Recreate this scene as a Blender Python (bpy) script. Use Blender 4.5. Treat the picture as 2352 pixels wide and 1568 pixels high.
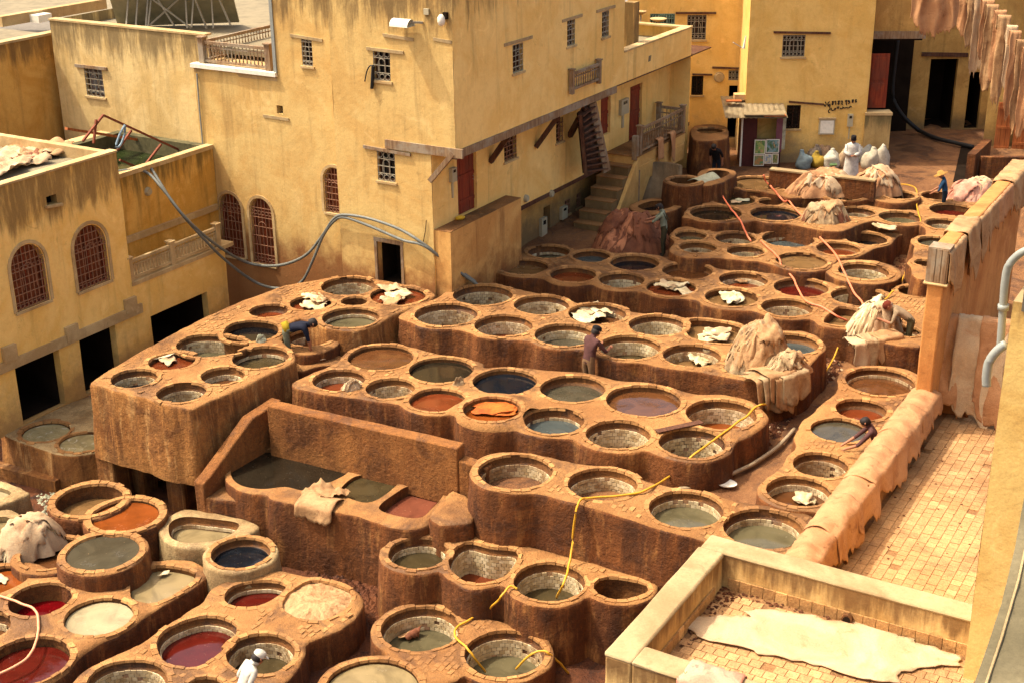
import bpy, bmesh, math, random
import numpy as np
from mathutils import Vector, Matrix, noise
from mathutils.geometry import delaunay_2d_cdt

for o in list(bpy.data.objects): bpy.data.objects.remove(o)
rnd = random.Random(7)
scene = bpy.context.scene
COL = scene.collection

# ---------------------------------------------------------------- camera
FOC, PITCH, ROLL, CAMZ = 3190.0, math.radians(22.0), math.radians(0.6), 15.0
PW, PH = 2352.0, 1568.0
fw = np.array([0, math.cos(PITCH), -math.sin(PITCH)]); r0 = np.array([1.0, 0, 0]); u0 = np.cross(r0, fw)
CR = r0*math.cos(ROLL) - u0*math.sin(ROLL); CU = u0*math.cos(ROLL) + r0*math.sin(ROLL); CF = fw
CAM = np.array([0, 0, CAMZ])
cam = bpy.data.objects.new('camera', bpy.data.cameras.new('camera')); COL.objects.link(cam)
M = Matrix.Identity(4)
for i in range(3):
    M[i][0] = CR[i]; M[i][1] = CU[i]; M[i][2] = -CF[i]; M[i][3] = CAM[i]
cam.matrix_world = M
cam.data.sensor_width = 36.0; cam.data.lens = 36.0*FOC/PW
cam.data.clip_start = 0.2; cam.data.clip_end = 3000
scene.camera = cam
scene.render.resolution_x = 1024; scene.render.resolution_y = 682

# ---------------------------------------------------------------- sky and sun
SUN_EL = math.radians(60); SUN_AZ = math.radians(-82)      # azimuth clockwise from +Y (seen from above): from the left
world = bpy.data.worlds.new('World'); scene.world = world; world.use_nodes = True
wn = world.node_tree.nodes; wl = world.node_tree.links
sky = wn.new('ShaderNodeTexSky'); sky.sky_type = 'NISHITA'; sky.sun_disc = False
sky.sun_elevation = SUN_EL; sky.sun_rotation = SUN_AZ
sky.dust_density = 9.0; sky.ozone_density = 0.6; sky.air_density = 1.0; sky.altitude = 400
wt = wn.new('ShaderNodeMix'); wt.data_type = 'RGBA'; wt.blend_type = 'MULTIPLY'; wt.inputs[0].default_value = 1.0
wt.inputs[7].default_value = (1.0, 0.93, 0.82, 1)
wl.new(sky.outputs[0], wt.inputs[6]); wl.new(wt.outputs[2], wn['Background'].inputs[0])
wn['Background'].inputs[1].default_value = 0.15
sl = bpy.data.lights.new('sun', 'SUN'); sl.energy = 2.0; sl.angle = math.radians(0.9); sl.color = (1.0, 0.93, 0.80)
sun = bpy.data.objects.new('sun', sl); COL.objects.link(sun)
sd = Vector((math.sin(SUN_AZ)*math.cos(SUN_EL), math.cos(SUN_AZ)*math.cos(SUN_EL), math.sin(SUN_EL)))
sun.rotation_euler = sd.to_track_quat('Z', 'Y').to_euler(); sun.location = (-30, 20, 40)
vs = scene.view_settings; vs.view_transform = 'Standard'; vs.look = 'None'; vs.exposure = 1.45; vs.gamma = 1.0

# ---------------------------------------------------------------- measuring helpers
def ray(x, y): return CR*(x-PW/2)/FOC - CU*(y-PH/2)/FOC + CF
def at(x, y, z):
    d = ray(x, y); t = (z-CAMZ)/d[2]; return CAM + d*t
def depth(p): return float((np.asarray(p)-CAM) @ CF)
def pix(p):
    d = np.asarray(p, float)-CAM; w = d@CF
    return PW/2+FOC*(d@CR)/w, PH/2-FOC*(d@CU)/w
AU = math.radians(30.5)
U = np.array([math.sin(AU), math.cos(AU)]); V = np.array([-math.cos(AU), math.sin(AU)])   # the two axes of the old quarter

# ---------------------------------------------------------------- object helpers
def link(name, mesh, parent=None, mat=None, label=None, cat=None, group=None, kind=None):
    o = bpy.data.objects.new(name, mesh); COL.objects.link(o)
    if parent is not None:
        o.parent = parent; o.matrix_parent_inverse = PINV.get(parent.name) or Matrix.Identity(4)
        PINV[o.name] = Matrix.Identity(4)
    if mat is not None and mesh is not None and not mesh.materials:
        for m in (mat if isinstance(mat, (list, tuple)) else [mat]): mesh.materials.append(m)
    tag(o, label, cat, group, kind)
    return o
PINV = {}
def tag(o, label=None, cat=None, group=None, kind=None):
    if label: o['label'] = label
    if cat: o['category'] = cat
    if group: o['group'] = group
    if kind: o['kind'] = kind
    return o
def thing(name, label, cat, loc, group=None):
    o = bpy.data.objects.new(name, None); COL.objects.link(o)
    o.location = loc; o.empty_display_size = 0.2
    PINV[o.name] = Matrix.Translation(Vector([-float(c) for c in loc]))
    return tag(o, label, cat, group)
def mesh_of(name, verts, faces, smooth=False):
    me = bpy.data.meshes.new(name); me.from_pydata([tuple(map(float, v)) for v in verts], [], faces)
    if smooth: me.polygons.foreach_set('use_smooth', [True]*len(me.polygons))
    me.update(); return me
class MB:                                     # collects simple solids into one mesh
    def __init__(s): s.v = []; s.f = []; s.m = []
    def add(s, vs, fs, mi=0):
        b = len(s.v); s.v += [tuple(map(float, v)) for v in vs]; s.f += [tuple(b+i for i in f) for f in fs]; s.m += [mi]*len(fs); return s
    def hexa(s, p, mi=0):                     # 8 points: bottom 4, top 4
        return s.add(p, [(3, 2, 1, 0), (4, 5, 6, 7), (0, 1, 5, 4), (1, 2, 6, 5), (2, 3, 7, 6), (3, 0, 4, 7)], mi)
    def box(s, c, dx, dy, sx, sy, z0, z1, mi=0):   # centre, two horizontal axes, half sizes
        c = np.asarray(c[:2], float); dx = np.asarray(dx[:2]); dy = np.asarray(dy[:2])
        q = [c-dx*sx-dy*sy, c+dx*sx-dy*sy, c+dx*sx+dy*sy, c-dx*sx+dy*sy]
        if dx[0]*dy[1]-dx[1]*dy[0] < 0: q = q[::-1]
        return s.hexa([(*p, z0) for p in q]+[(*p, z1) for p in q], mi)
    def beam(s, a, b, w, h, mi=0, up=(0, 0, 1)):
        a = Vector(a); b = Vector(b); d = (b-a).normalized(); upv = Vector(up)
        if abs(d.dot(upv)) > .98: upv = Vector((0, 1, 0))
        x = d.cross(upv).normalized(); y = x.cross(d)
        q = [-x*w/2-y*h/2, x*w/2-y*h/2, x*w/2+y*h/2, -x*w/2+y*h/2]
        return s.add([a+k for k in q]+[b+k for k in q], [(0, 3, 2, 1)[::1], (4, 5, 6, 7), (0, 1, 5, 4), (1, 2, 6, 5), (2, 3, 7, 6), (3, 0, 4, 7)], mi)
    def tube(s, pts, r, n=8, mi=0):
        pts = [Vector(p) for p in pts]; rings = []; rr = r if hasattr(r, '__len__') else [r]*len(pts)
        ref = Vector((0, 0, 1))
        for i, p in enumerate(pts):
            d = (pts[min(i+1, len(pts)-1)]-pts[max(i-1, 0)]).normalized()
            x = d.cross(ref if abs(d.dot(ref)) < .95 else Vector((0, 1, 0))).normalized(); y = x.cross(d)
            rings.append([p+(x*math.cos(2*math.pi*k/n)+y*math.sin(2*math.pi*k/n))*rr[i] for k in range(n)])
        vs = [q for R in rings for q in R]; fs = []
        for i in range(len(pts)-1):
            for k in range(n):
                fs.append((i*n+k, i*n+(k+1) % n, (i+1)*n+(k+1) % n, (i+1)*n+k))
        fs.append(tuple(range(n))[::-1]); fs.append(tuple((len(pts)-1)*n+k for k in range(n)))
        return s.add(vs, fs, mi)
    def lathe(s, c, prof, n=20, mi=0, sx=1, sy=1, rot=0):
        vs = []; fs = []
        for (r, z) in prof:
            for k in range(n):
                a = 2*math.pi*k/n; x, y = r*sx*math.cos(a), r*sy*math.sin(a)
                vs.append((c[0]+x*math.cos(rot)-y*math.sin(rot), c[1]+x*math.sin(rot)+y*math.cos(rot), z+(c[2] if len(c) > 2 else 0)))
        for i in range(len(prof)-1):
            for k in range(n): fs.append((i*n+k, i*n+(k+1) % n, (i+1)*n+(k+1) % n, (i+1)*n+k))
        fs.append(tuple(range(n))[::-1]); fs.append(tuple((len(prof)-1)*n+k for k in range(n)))
        return s.add(vs, fs, mi)
    def build(s, name, mat, parent=None, smooth=False, **kw):
        me = mesh_of(name, s.v, s.f, smooth)
        mats = mat if isinstance(mat, (list, tuple)) else [mat]
        o = link(name, me, parent, list(mats), **kw)
        if len(mats) > 1: me.polygons.foreach_set('material_index', s.m)
        return o
def catmull(pts, per=6, closed=False):
    P = [np.asarray(p, float) for p in pts]; n = len(P); out = []
    rng = range(n) if closed else range(n-1)
    for i in rng:
        if closed: a, b, c, d = P[i-1], P[i], P[(i+1) % n], P[(i+2) % n]
        else: a, b, c, d = P[max(i-1, 0)], P[i], P[i+1], P[min(i+2, n-1)]
        for k in range(per):
            t = k/per
            out.append(.5*((2*b)+(-a+c)*t+(2*a-5*b+4*c-d)*t*t+(-a+3*b-3*c+d)*t**3))
    if not closed: out.append(P[-1])
    return out
def nz(x, y, z=0.0, s=1.0): return noise.noise(Vector((x*s, y*s, z*s)))
def inside(pts, loop):                        # points in polygon
    pts = np.asarray(pts); L = np.asarray(loop); x, y = pts[:, 0], pts[:, 1]; c = np.zeros(len(pts), bool)
    j = len(L)-1
    for i in range(len(L)):
        xi, yi, xj, yj = L[i][0], L[i][1], L[j][0], L[j][1]
        if yi != yj:
            m = ((yi > y) != (yj > y)) & (x < (xj-xi)*(y-yi)/(yj-yi)+xi); c ^= m
        j = i
    return c
def segdist(pts, loop):
    pts = np.asarray(pts)[:, :2]; L = np.asarray(loop)[:, :2]; d = np.full(len(pts), 1e9)
    for i in range(len(L)):
        a, b = L[i-1], L[i]; ab = b-a; q = ab@ab
        if q < 1e-12: continue
        t = np.clip(((pts-a)@ab)/q, 0, 1); d = np.minimum(d, np.hypot(*(pts-a-t[:, None]*ab).T))
    return d
def resample(loop, step):
    L = np.asarray(loop); n = len(L); seg = np.hypot(*(np.roll(L, -1, 0)-L).T[:2]); tot = seg.sum()
    m = max(8, int(round(tot/step))); cum = np.concatenate([[0], np.cumsum(seg)]); out = []
    LL = np.vstack([L, L[:1]])
    for k in range(m):
        t = tot*k/m; i = min(np.searchsorted(cum, t, 'right')-1, n-1); f = (t-cum[i])/max(seg[i], 1e-9)
        out.append(LL[i]*(1-f)+LL[i+1]*f)
    return np.array(out)
def area2(L):
    L = np.asarray(L); x, y = L[:, 0], L[:, 1]; return 0.5*np.sum(x*np.roll(y, -1)-np.roll(x, -1)*y)
def fill(outer, holes, step):                 # triangulate a polygon with holes, extra points inside
    outer = np.asarray(outer)[:, :2]; pts = [tuple(p) for p in outer]; edges = []; n = len(pts)
    edges += [(i, (i+1) % n) for i in range(n)]
    for h in holes:
        b = len(pts); pts += [tuple(p[:2]) for p in h]; m = len(h); edges += [(b+i, b+(i+1) % m) for i in range(m)]
    nb = len(pts)
    lo, hi = outer.min(0), outer.max(0)
    gx, gy = np.meshgrid(np.arange(lo[0]+step/2, hi[0], step), np.arange(lo[1]+step/2, hi[1], step))
    g = np.stack([gx.ravel(), gy.ravel()], 1)
    if len(g):
        rs = np.random.RandomState(len(g)); g = g+rs.uniform(-.25, .25, g.shape)*step
        k = inside(g, outer) & (segdist(g, outer) > step*.45)
        for h in holes: k &= ~inside(g, h) & (segdist(g, h) > step*.45)
        g = g[k]
    pts += [tuple(p) for p in g]
    r = delaunay_2d_cdt([Vector(p) for p in pts], edges, [], 0, 1e-6)
    vv = np.array([tuple(p) for p in r[0]]); tri = [t for t in r[2] if len(t) == 3]
    cen = np.array([vv[list(t)].mean(0) for t in tri]); k = inside(cen, outer)
    for h in holes: k &= ~inside(cen, h)
    tri = [tuple(t) for t, q in zip(tri, k) if q]
    out = []
    for t in tri:
        a, b, c = vv[t[0]], vv[t[1]], vv[t[2]]
        out.append(t if (b[0]-a[0])*(c[1]-a[1])-(b[1]-a[1])*(c[0]-a[0]) > 0 else (t[0], t[2], t[1]))
    return vv, out, nb

# ---------------------------------------------------------------- materials
def srgb(*c):
    return tuple(((v/255)/12.92 if v/255 <= .04045 else ((v/255+.055)/1.055)**2.4) for v in c)+(1,)
MATS = {}
class N:
    def __init__(s, name):
        s.m = bpy.data.materials.new(name); s.m.use_nodes = True; s.t = s.m.node_tree; s.b = s.t.nodes['Principled BSDF']
        s.pos = s.t.nodes.new('ShaderNodeNewGeometry')
    def node(s, k, **kw):
        n = s.t.nodes.new(k)
        for a, b in kw.items(): setattr(n, a, b)
        return n
    def put(s, sock, v):
        if hasattr(v, 'is_output') or isinstance(v, bpy.types.NodeSocket): s.t.links.new(v, sock)
        else: sock.default_value = v
    def scaled(s, sc):
        n = s.node('ShaderNodeVectorMath', operation='MULTIPLY'); s.put(n.inputs[0], s.pos.outputs['Position']); n.inputs[1].default_value = sc; return n.outputs[0]
    def noise(s, scale, detail=5, rough=.6, vec=None, dist=0):
        n = s.node('ShaderNodeTexNoise'); s.put(n.inputs['Vector'], vec or s.pos.outputs['Position'])
        n.inputs['Scale'].default_value = scale; n.inputs['Detail'].default_value = min(detail, 4); n.inputs['Roughness'].default_value = rough; n.inputs['Distortion'].default_value = dist
        return n.outputs['Fac']
    def ramp(s, v, a, b):
        n = s.node('ShaderNodeMapRange'); n.clamp = True; n.interpolation_type = 'SMOOTHSTEP'; s.put(n.inputs[0], v); n.inputs[1].default_value = a; n.inputs[2].default_value = b; return n.outputs[0]
    def math(s, op, a, b=0.0):
        n = s.node('ShaderNodeMath', operation=op); s.put(n.inputs[0], a); s.put(n.inputs[1], b); return n.outputs[0]
    def mix(s, f, a, b, mode='MIX'):
        n = s.node('ShaderNodeMix', data_type='RGBA', blend_type=mode); s.put(n.inputs[0], f); s.put(n.inputs[6], a); s.put(n.inputs[7], b); return n.outputs[2]
    def bump(s, h, strength, dist=.02, nrm=None):
        n = s.node('ShaderNodeBump'); n.inputs['Strength'].default_value = strength; n.inputs['Distance'].default_value = dist; s.put(n.inputs['Height'], h)
        if nrm is not None: s.put(n.inputs['Normal'], nrm)
        return n.outputs[0]
    def rand(s):
        i = s.node('ShaderNodeObjectInfo').outputs['Random']; return s.math('FRACT', s.math('ADD', i, s.pos.outputs['Random Per Island']))
    def sepz(s):
        n = s.node('ShaderNodeSeparateXYZ'); s.put(n.inputs[0], s.pos.outputs['Position']); return n.outputs
    def out(s, col, rough=.9, nrm=None, spec=.25):
        s.put(s.b.inputs['Base Color'], col); s.put(s.b.inputs['Roughness'], rough); s.b.inputs['Specular IOR Level'].default_value = spec
        if nrm is not None: s.put(s.b.inputs['Normal'], nrm)
        return s.m
def mat_plaster(name, c1, c2, stain, ztop=None, zlen=2.0, base=None, zbase=0.0, blen=1.0, patch=.5, streak=.5):
    n = N(name); big = n.ramp(n.noise(.5, 6, .68, dist=.9), .38, .62); col = n.mix(big, c1, c2); scar = n.ramp(n.noise(.85, 4, .8, dist=2.2), .62, .7); col = n.mix(n.math('MULTIPLY', scar, .45), col, tuple(v*.6 for v in c2[:3])+(1,))
    sm = n.ramp(n.noise(3.5, 6, .7), .45, .75); col = n.mix(n.math('MULTIPLY', sm, .35), col, tuple(v*.78 for v in c2[:3])+(1,))
    pale = n.ramp(n.noise(1.1, 7, .7, dist=.8), .58, .72); col = n.mix(n.math('MULTIPLY', pale, patch), col, tuple(min(1, v*1.18+.03) for v in c1[:3])+(1,))
    st = n.ramp(n.noise(1.0, 5, .65, n.scaled((2.6, 2.6, .22))), .5, .74)
    z = n.sepz()[2]
    if ztop is not None:
        g = n.ramp(z, ztop-zlen, ztop); m2 = n.ramp(n.math('ADD', g, n.math('MULTIPLY', n.math('SUBTRACT', n.noise(1.0, 6, .7, n.scaled((3.2, 3.2, .5))), .5), 1.7)), .55, 1.1)
        col = n.mix(n.math('MULTIPLY', m2, .85), col, stain)
    col = n.mix(n.math('MULTIPLY', st, streak), col, stain)
    if base is not None:
        g = n.ramp(n.math('ADD', n.math('SUBTRACT', zbase+blen, z), n.math('MULTIPLY', n.math('SUBTRACT', n.noise(1.6, 6, .7), .5), 1.6*blen)), 0, blen)
        col = n.mix(n.math('MULTIPLY', g, .85), col, base)
    h = n.math('ADD', n.noise(7, 6, .65), n.math('MULTIPLY', n.noise(1.7, 4, .6), 1.5))
    gr = n.ramp(n.noise(30, 3, .85), .25, .75); col = n.mix(.12, col, gr, 'OVERLAY')
    return n.out(col, .92, n.bump(h, .32, .03))
def mat_adobe(name, c1, c2, dark, dscale=.9, damount=.8, island=.0, streak=0.0, bump=.6, pale=None, mott=.4, bright=1.35):
    n = N(name); col = n.mix(n.ramp(n.noise(.55, 4, .65, dist=.8), .35, .65), c1, c2)
    oi = n.node('ShaderNodeObjectInfo').outputs['Random']
    if island:
        r = n.rand(); col = n.mix(n.math('MULTIPLY', r, island), col, tuple(v*.45 for v in c2[:3])+(1,))
        col = n.mix(n.ramp(r, .78, 1.0), col, tuple(min(1, v*bright) for v in c1[:3])+(1,))
    else:
        col = n.mix(n.math('MULTIPLY', oi, .35), col, tuple(v*.6 for v in c2[:3])+(1,))
    if pale: col = n.mix(n.math('MULTIPLY', n.ramp(n.noise(1.7, 4, .7, n.scaled((1.7, 1.7, .3)), .3), .52, .7), .75), col, pale)
    d = n.ramp(n.noise(dscale, 4, .72, dist=1.0), .47, .66); col = n.mix(n.math('MULTIPLY', d, damount), col, dark)
    mid = n.noise(6.5, 4, .75, dist=.4); col = n.mix(n.math('MULTIPLY', n.ramp(mid, .5, .7), mott), col, tuple(v*.5 for v in c2[:3])+(1,))
    lime = n.ramp(n.noise(1.3, 4, .75, n.scaled((1, 1, .7)), 1.5), .6, .72); col = n.mix(n.math('MULTIPLY', lime, .35), col, tuple(min(1, v*1.35+.02) for v in c1[:3])+(1,))
    if streak:
        st = n.ramp(n.noise(1.0, 4, .75, n.scaled((2.4, 2.4, .26)), .4), .42, .66); col = n.mix(n.math('MULTIPLY', st, streak), col, dark)
        s2 = n.ramp(n.noise(1.0, 3, .6, n.scaled((6.5, 6.5, .35)), .2), .56, .7); col = n.mix(n.math('MULTIPLY', s2, streak*.7), col, tuple(min(1, v*1.5) for v in c1[:3])+(1,))
    gr = n.ramp(n.noise(34, 3, .85), .25, .75); col = n.mix(.3, col, gr, 'OVERLAY')
    h = n.math('ADD', n.noise(10, 4, .75), n.math('MULTIPLY', mid, 1.2))
    rough = n.math('SUBTRACT', .92, n.math('MULTIPLY', d, .35))
    return n.out(col, rough, n.bump(h, bump, .05))
def mat_liquid(name, c, c2=None, rough=.07, scum=0.0):
    n = N(name); c2 = c2 or tuple(v*.62 for v in c[:3])+(1,)
    col = n.mix(n.ramp(n.noise(1.3, 5, .6, dist=1.2), .35, .7), c, c2)
    if scum: col = n.mix(n.math('MULTIPLY', n.ramp(n.noise(3.2, 7, .7, dist=1.5), .58, .66), scum), col, srgb(200, 195, 175))
    sp = n.ramp(n.noise(22, 3, .6), .68, .74); col = n.mix(n.math('MULTIPLY', sp, .3), col, srgb(205, 170, 130))
    return n.out(col, n.math('ADD', rough, n.math('MULTIPLY', n.ramp(n.noise(2.2, 5), .5, .7), .25)), n.bump(n.noise(3.0, 3), .06, .03), spec=.3)
def mat_simple(name, c, rough=.7, var=.25, nscale=6, metal=0.0, bump=.2, spec=.3, dark=None, stretch=None):
    n = N(name); vec = n.scaled(stretch) if stretch else None
    col = n.mix(n.math('MULTIPLY', n.ramp(n.noise(nscale, 6, .65, vec), .35, .75), var*2), c, dark or tuple(v*.45 for v in c[:3])+(1,))
    n.b.inputs['Metallic'].default_value = metal
    return n.out(col, rough, n.bump(n.noise(nscale*2.5, 5, .6, vec), bump, .01), spec)
def mat_hide(name, c1, c2, dark, sc=2.2):
    n = N(name); col = n.mix(n.ramp(n.noise(sc, 6, .65, dist=.8), .36, .66), c1, c2)
    col = n.mix(n.math('MULTIPLY', n.ramp(n.noise(sc*2.3, 7, .7, dist=.5), .56, .72), .6), col, dark)
    gr = n.ramp(n.noise(45, 4, .8), .2, .8); col = n.mix(.18, col, gr, 'OVERLAY')
    h = n.math('ADD', n.noise(11, 6, .6, dist=.8), n.math('MULTIPLY', n.noise(38, 4, .7), .35))
    return n.out(col, .8, n.bump(h, .5, .03), .3)
def mat_wood(name, c1, c2, grey, gamt=.5):
    n = N(name); w = n.noise(3, 6, .65, n.scaled((5, 5, .45))); col = n.mix(n.ramp(w, .35, .65), c1, c2)
    col = n.mix(n.math('MULTIPLY', n.ramp(n.noise(1.3, 6, .7), .45, .65), gamt), col, grey)
    return n.out(col, .75, n.bump(n.noise(9, 5, .7, n.scaled((6, 6, .5))), .4, .015), .3)

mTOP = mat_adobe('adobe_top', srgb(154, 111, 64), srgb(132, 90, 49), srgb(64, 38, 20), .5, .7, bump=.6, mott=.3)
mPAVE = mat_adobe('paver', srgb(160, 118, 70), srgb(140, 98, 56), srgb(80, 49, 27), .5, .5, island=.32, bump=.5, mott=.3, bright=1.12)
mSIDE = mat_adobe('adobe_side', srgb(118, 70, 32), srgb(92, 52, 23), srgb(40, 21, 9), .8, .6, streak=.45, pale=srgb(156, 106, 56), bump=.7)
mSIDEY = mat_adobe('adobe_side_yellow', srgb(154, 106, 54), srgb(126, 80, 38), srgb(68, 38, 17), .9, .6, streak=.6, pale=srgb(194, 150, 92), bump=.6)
mWALLB = mat_adobe('adobe_wall_brown', srgb(146, 96, 48), srgb(118, 72, 34), srgb(60, 33, 15), 1.1, .6, streak=.25, bump=.7, mott=.5)
mBRICK = mat_adobe('rim_brick', srgb(164, 120, 71), srgb(142, 99, 55), srgb(82, 50, 28), .5, .5, island=.28, bump=.5, mott=.25, bright=1.2)
mVAT = mat_adobe('vat_plaster', srgb(126, 82, 40), srgb(100, 62, 29), srgb(48, 28, 14), 1.2, .6, streak=.4)
mPALEVAT = mat_adobe('pale_plaster', srgb(180, 156, 110), srgb(156, 128, 86), srgb(100, 74, 44), 1.0, .5, streak=.3)
def _tile():
    n = N('lining_tile'); r = n.rand(); col = n.mix(r, srgb(214, 196, 156), srgb(172, 148, 106))
    col = n.mix(n.math('MULTIPLY', n.ramp(n.noise(1.1, 6, .7, dist=.6), .45, .66), .7), col, srgb(112, 74, 40))
    return n.out(col, .45, n.bump(n.noise(20, 4), .2, .01), .4)
mTILE = _tile()
mGROUT = mat_adobe('lining_mortar', srgb(118, 88, 58), srgb(96, 66, 42), srgb(56, 36, 24), 1.2, .5)
mMUD = mat_adobe('mud', srgb(106, 62, 34), srgb(80, 44, 24), srgb(36, 20, 12), 1.3, .8, bump=1.0)
mCOURT = mat_adobe('court_earth', srgb(140, 98, 60), srgb(112, 74, 44), srgb(54, 33, 20), .7, .75, bump=.8)
LIQ = {k: mat_liquid('liquid_'+k, srgb(*[v*.72 for v in c]), None, rr, sc) for k, c, rr, sc in [
    ('brown', (118, 72, 38), .05, 0), ('tan', (156, 116, 70), .1, 0), ('olive', (88, 74, 46), .08, 0), ('black', (22, 22, 24), .07, 0),
    ('blueblack', (26, 31, 38), .07, 0), ('grey', (96, 88, 68), .12, 0), ('greygreen', (120, 110, 78), .1, 0), ('pale', (184, 160, 112), .15, 0),
    ('cream', (214, 194, 148), .2, 0), ('orange', (168, 84, 30), .08, 0), ('rust', (142, 66, 32), .08, 0), ('red', (128, 8, 14), .06, 0), ('darkred', (104, 28, 18), .06, 0),
    ('yellow', (210, 194, 140), .2, .6), ('slate', (92, 100, 96), .1, 0), ('deep', (48, 40, 28), .08, 0), ('rose', (150, 84, 60), .14, 0)]}
# ---------------------------------------------------------------- ground
def zg(y): return min(max((y-36)/14.0, 0), 1)*1.0
ZL = -2.2
def sheet(name, px, zf, mat, step=.6, amp=.03, kind='structure', zpx=0.0):
    L = resample([at(x, y, zpx)[:2] for x, y in px] if zpx is not None else px, step)
    vv, tri, nb = fill(L, [], step)
    vs = [(x, y, zf(x, y)+amp*nz(x, y, 3.1, .9)+amp*.6*nz(x, y, 9.1, 2.7)) for x, y in vv]
    return link(name, mesh_of(name, vs, tri, True), None, mat, kind=kind)
g = MB(); g.add([(-900, -300, ZL-.25), (900, -300, ZL-.25), (900, 1500, ZL-.25), (-900, 1500, ZL-.25)], [(0, 1, 2, 3)])
g.build('ground', mMUD, kind='structure')
low = sheet('lower_yard', [(-22, 12), (14, 12), (14, 27), (6, 33), (-2, 36), (-4.5, 45), (-22, 50)], lambda x, y: ZL, mMUD, .35, .07, zpx=None)
edge = [tuple(at(x, y, 1.1)[:2]) for x, y in ((900, 655), (770, 690), (640, 770), (470, 895))]
up = sheet('court', [tuple(at(x, y, .8)[:2]) for x, y in ((640, 918), (850, 968), (1060, 1022))]+[tuple(at(x, y, .55)[:2]) for x, y in ((1150, 1085), (1400, 1130), (1720, 1230))]+[(9.0, 22.6), (13, 25), (24, 44), (30, 70), (-4, 70), (-4, 41)]+edge, lambda x, y: zg(y), mCOURT, .45, .045, zpx=None)

# ---------------------------------------------------------------- vat blocks
PIECES = {'tile': 0, 'paver': 0, 'brick': 0}
CAMXY = CAM[:2]
def quads_part(parent, name, quads, nmax, mat, minpx=10/1.653, key='tile', faceview=None):
    """quads: list of (8 points). The largest in view become objects of their own, the rest one joined part."""
    info = []
    for q in quads:
        c = np.mean(q, 0); x, y = pix(c); s = FOC/depth(c)
        e = max(np.linalg.norm(np.subtract(q[4], q[5])), np.linalg.norm(np.subtract(q[5], q[6])))*s
        vis = -20 < x < PW+20 and -20 < y < PH+20
        if faceview is not None and vis: vis = faceview(q)
        info.append(e if vis and e >= minpx else 0)
    order = sorted(range(len(quads)), key=lambda i: -info[i]); k = [i for i in order[:nmax] if info[i] > 0]
    F6 = [(4, 5, 6, 7), (0, 1, 5, 4), (1, 2, 6, 5), (2, 3, 7, 6), (3, 0, 4, 7)]
    for i in k:
        link(name, mesh_of(name, quads[i], F6), parent, mat); PIECES[key] += 1
    rest = [i for i in range(len(quads)) if i not in set(k)]
    if rest:
        vs = []; fs = []
        for i in rest:
            b = len(vs); vs += quads[i]; fs += [tuple(b+j for j in f) for f in F6]
        link(name+'_field', mesh_of(name+'_field', vs, fs), parent, mat, kind='stuff')
class VT: pass
def mkvat(spec, z):
    v = VT(); (v.cx, v.cy, v.w) = spec[:3]; v.w *= 1.1; v.liq = spec[3]; v.col = spec[4]; o = spec[5] if len(spec) > 5 else {}
    v.lin = o.get('lin', 'tile'); v.dz = o.get('dz', 0.0); v.rim = o.get('rim', True); v.z = z+v.dz; v.o = o
    if 'poly' in o:
        L = [at(x, y, v.z)[:2] for x, y in o['poly']]; v.loop = resample(catmull(L, 6, True), .11); v.c = v.loop.mean(0); v.r = math.sqrt(abs(area2(v.loop))/math.pi); v.round = False
    else:
        p = at(v.cx, v.cy, v.z); v.c = p[:2]; v.r = v.w/2*depth(p)/FOC; v.round = True
        v.ax = o.get('ax', 1.0)                # stretch along U
    return v
def vloop(v, dr=0.0, n=44):
    if not v.round:
        L = v.loop; 
        if area2(L) < 0: L = L[::-1]
        t = np.roll(L, -1, 0)-np.roll(L, 1, 0); t /= np.linalg.norm(t, axis=1)[:, None]; nn = np.stack([t[:, 1], -t[:, 0]], 1)
        return L+nn*dr
    a = np.arange(n)*2*math.pi/n; rr = v.r+dr+np.array([.022*nz(math.cos(t)*1.6+v.c[0], math.sin(t)*1.6+v.c[1], v.r) for t in a])
    P = np.stack([np.cos(a)*rr, np.sin(a)*rr], 1)
    if v.ax != 1.0:
        du = P@U; P = P+np.outer(du*(v.ax-1), U)
    return P+v.c
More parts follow.
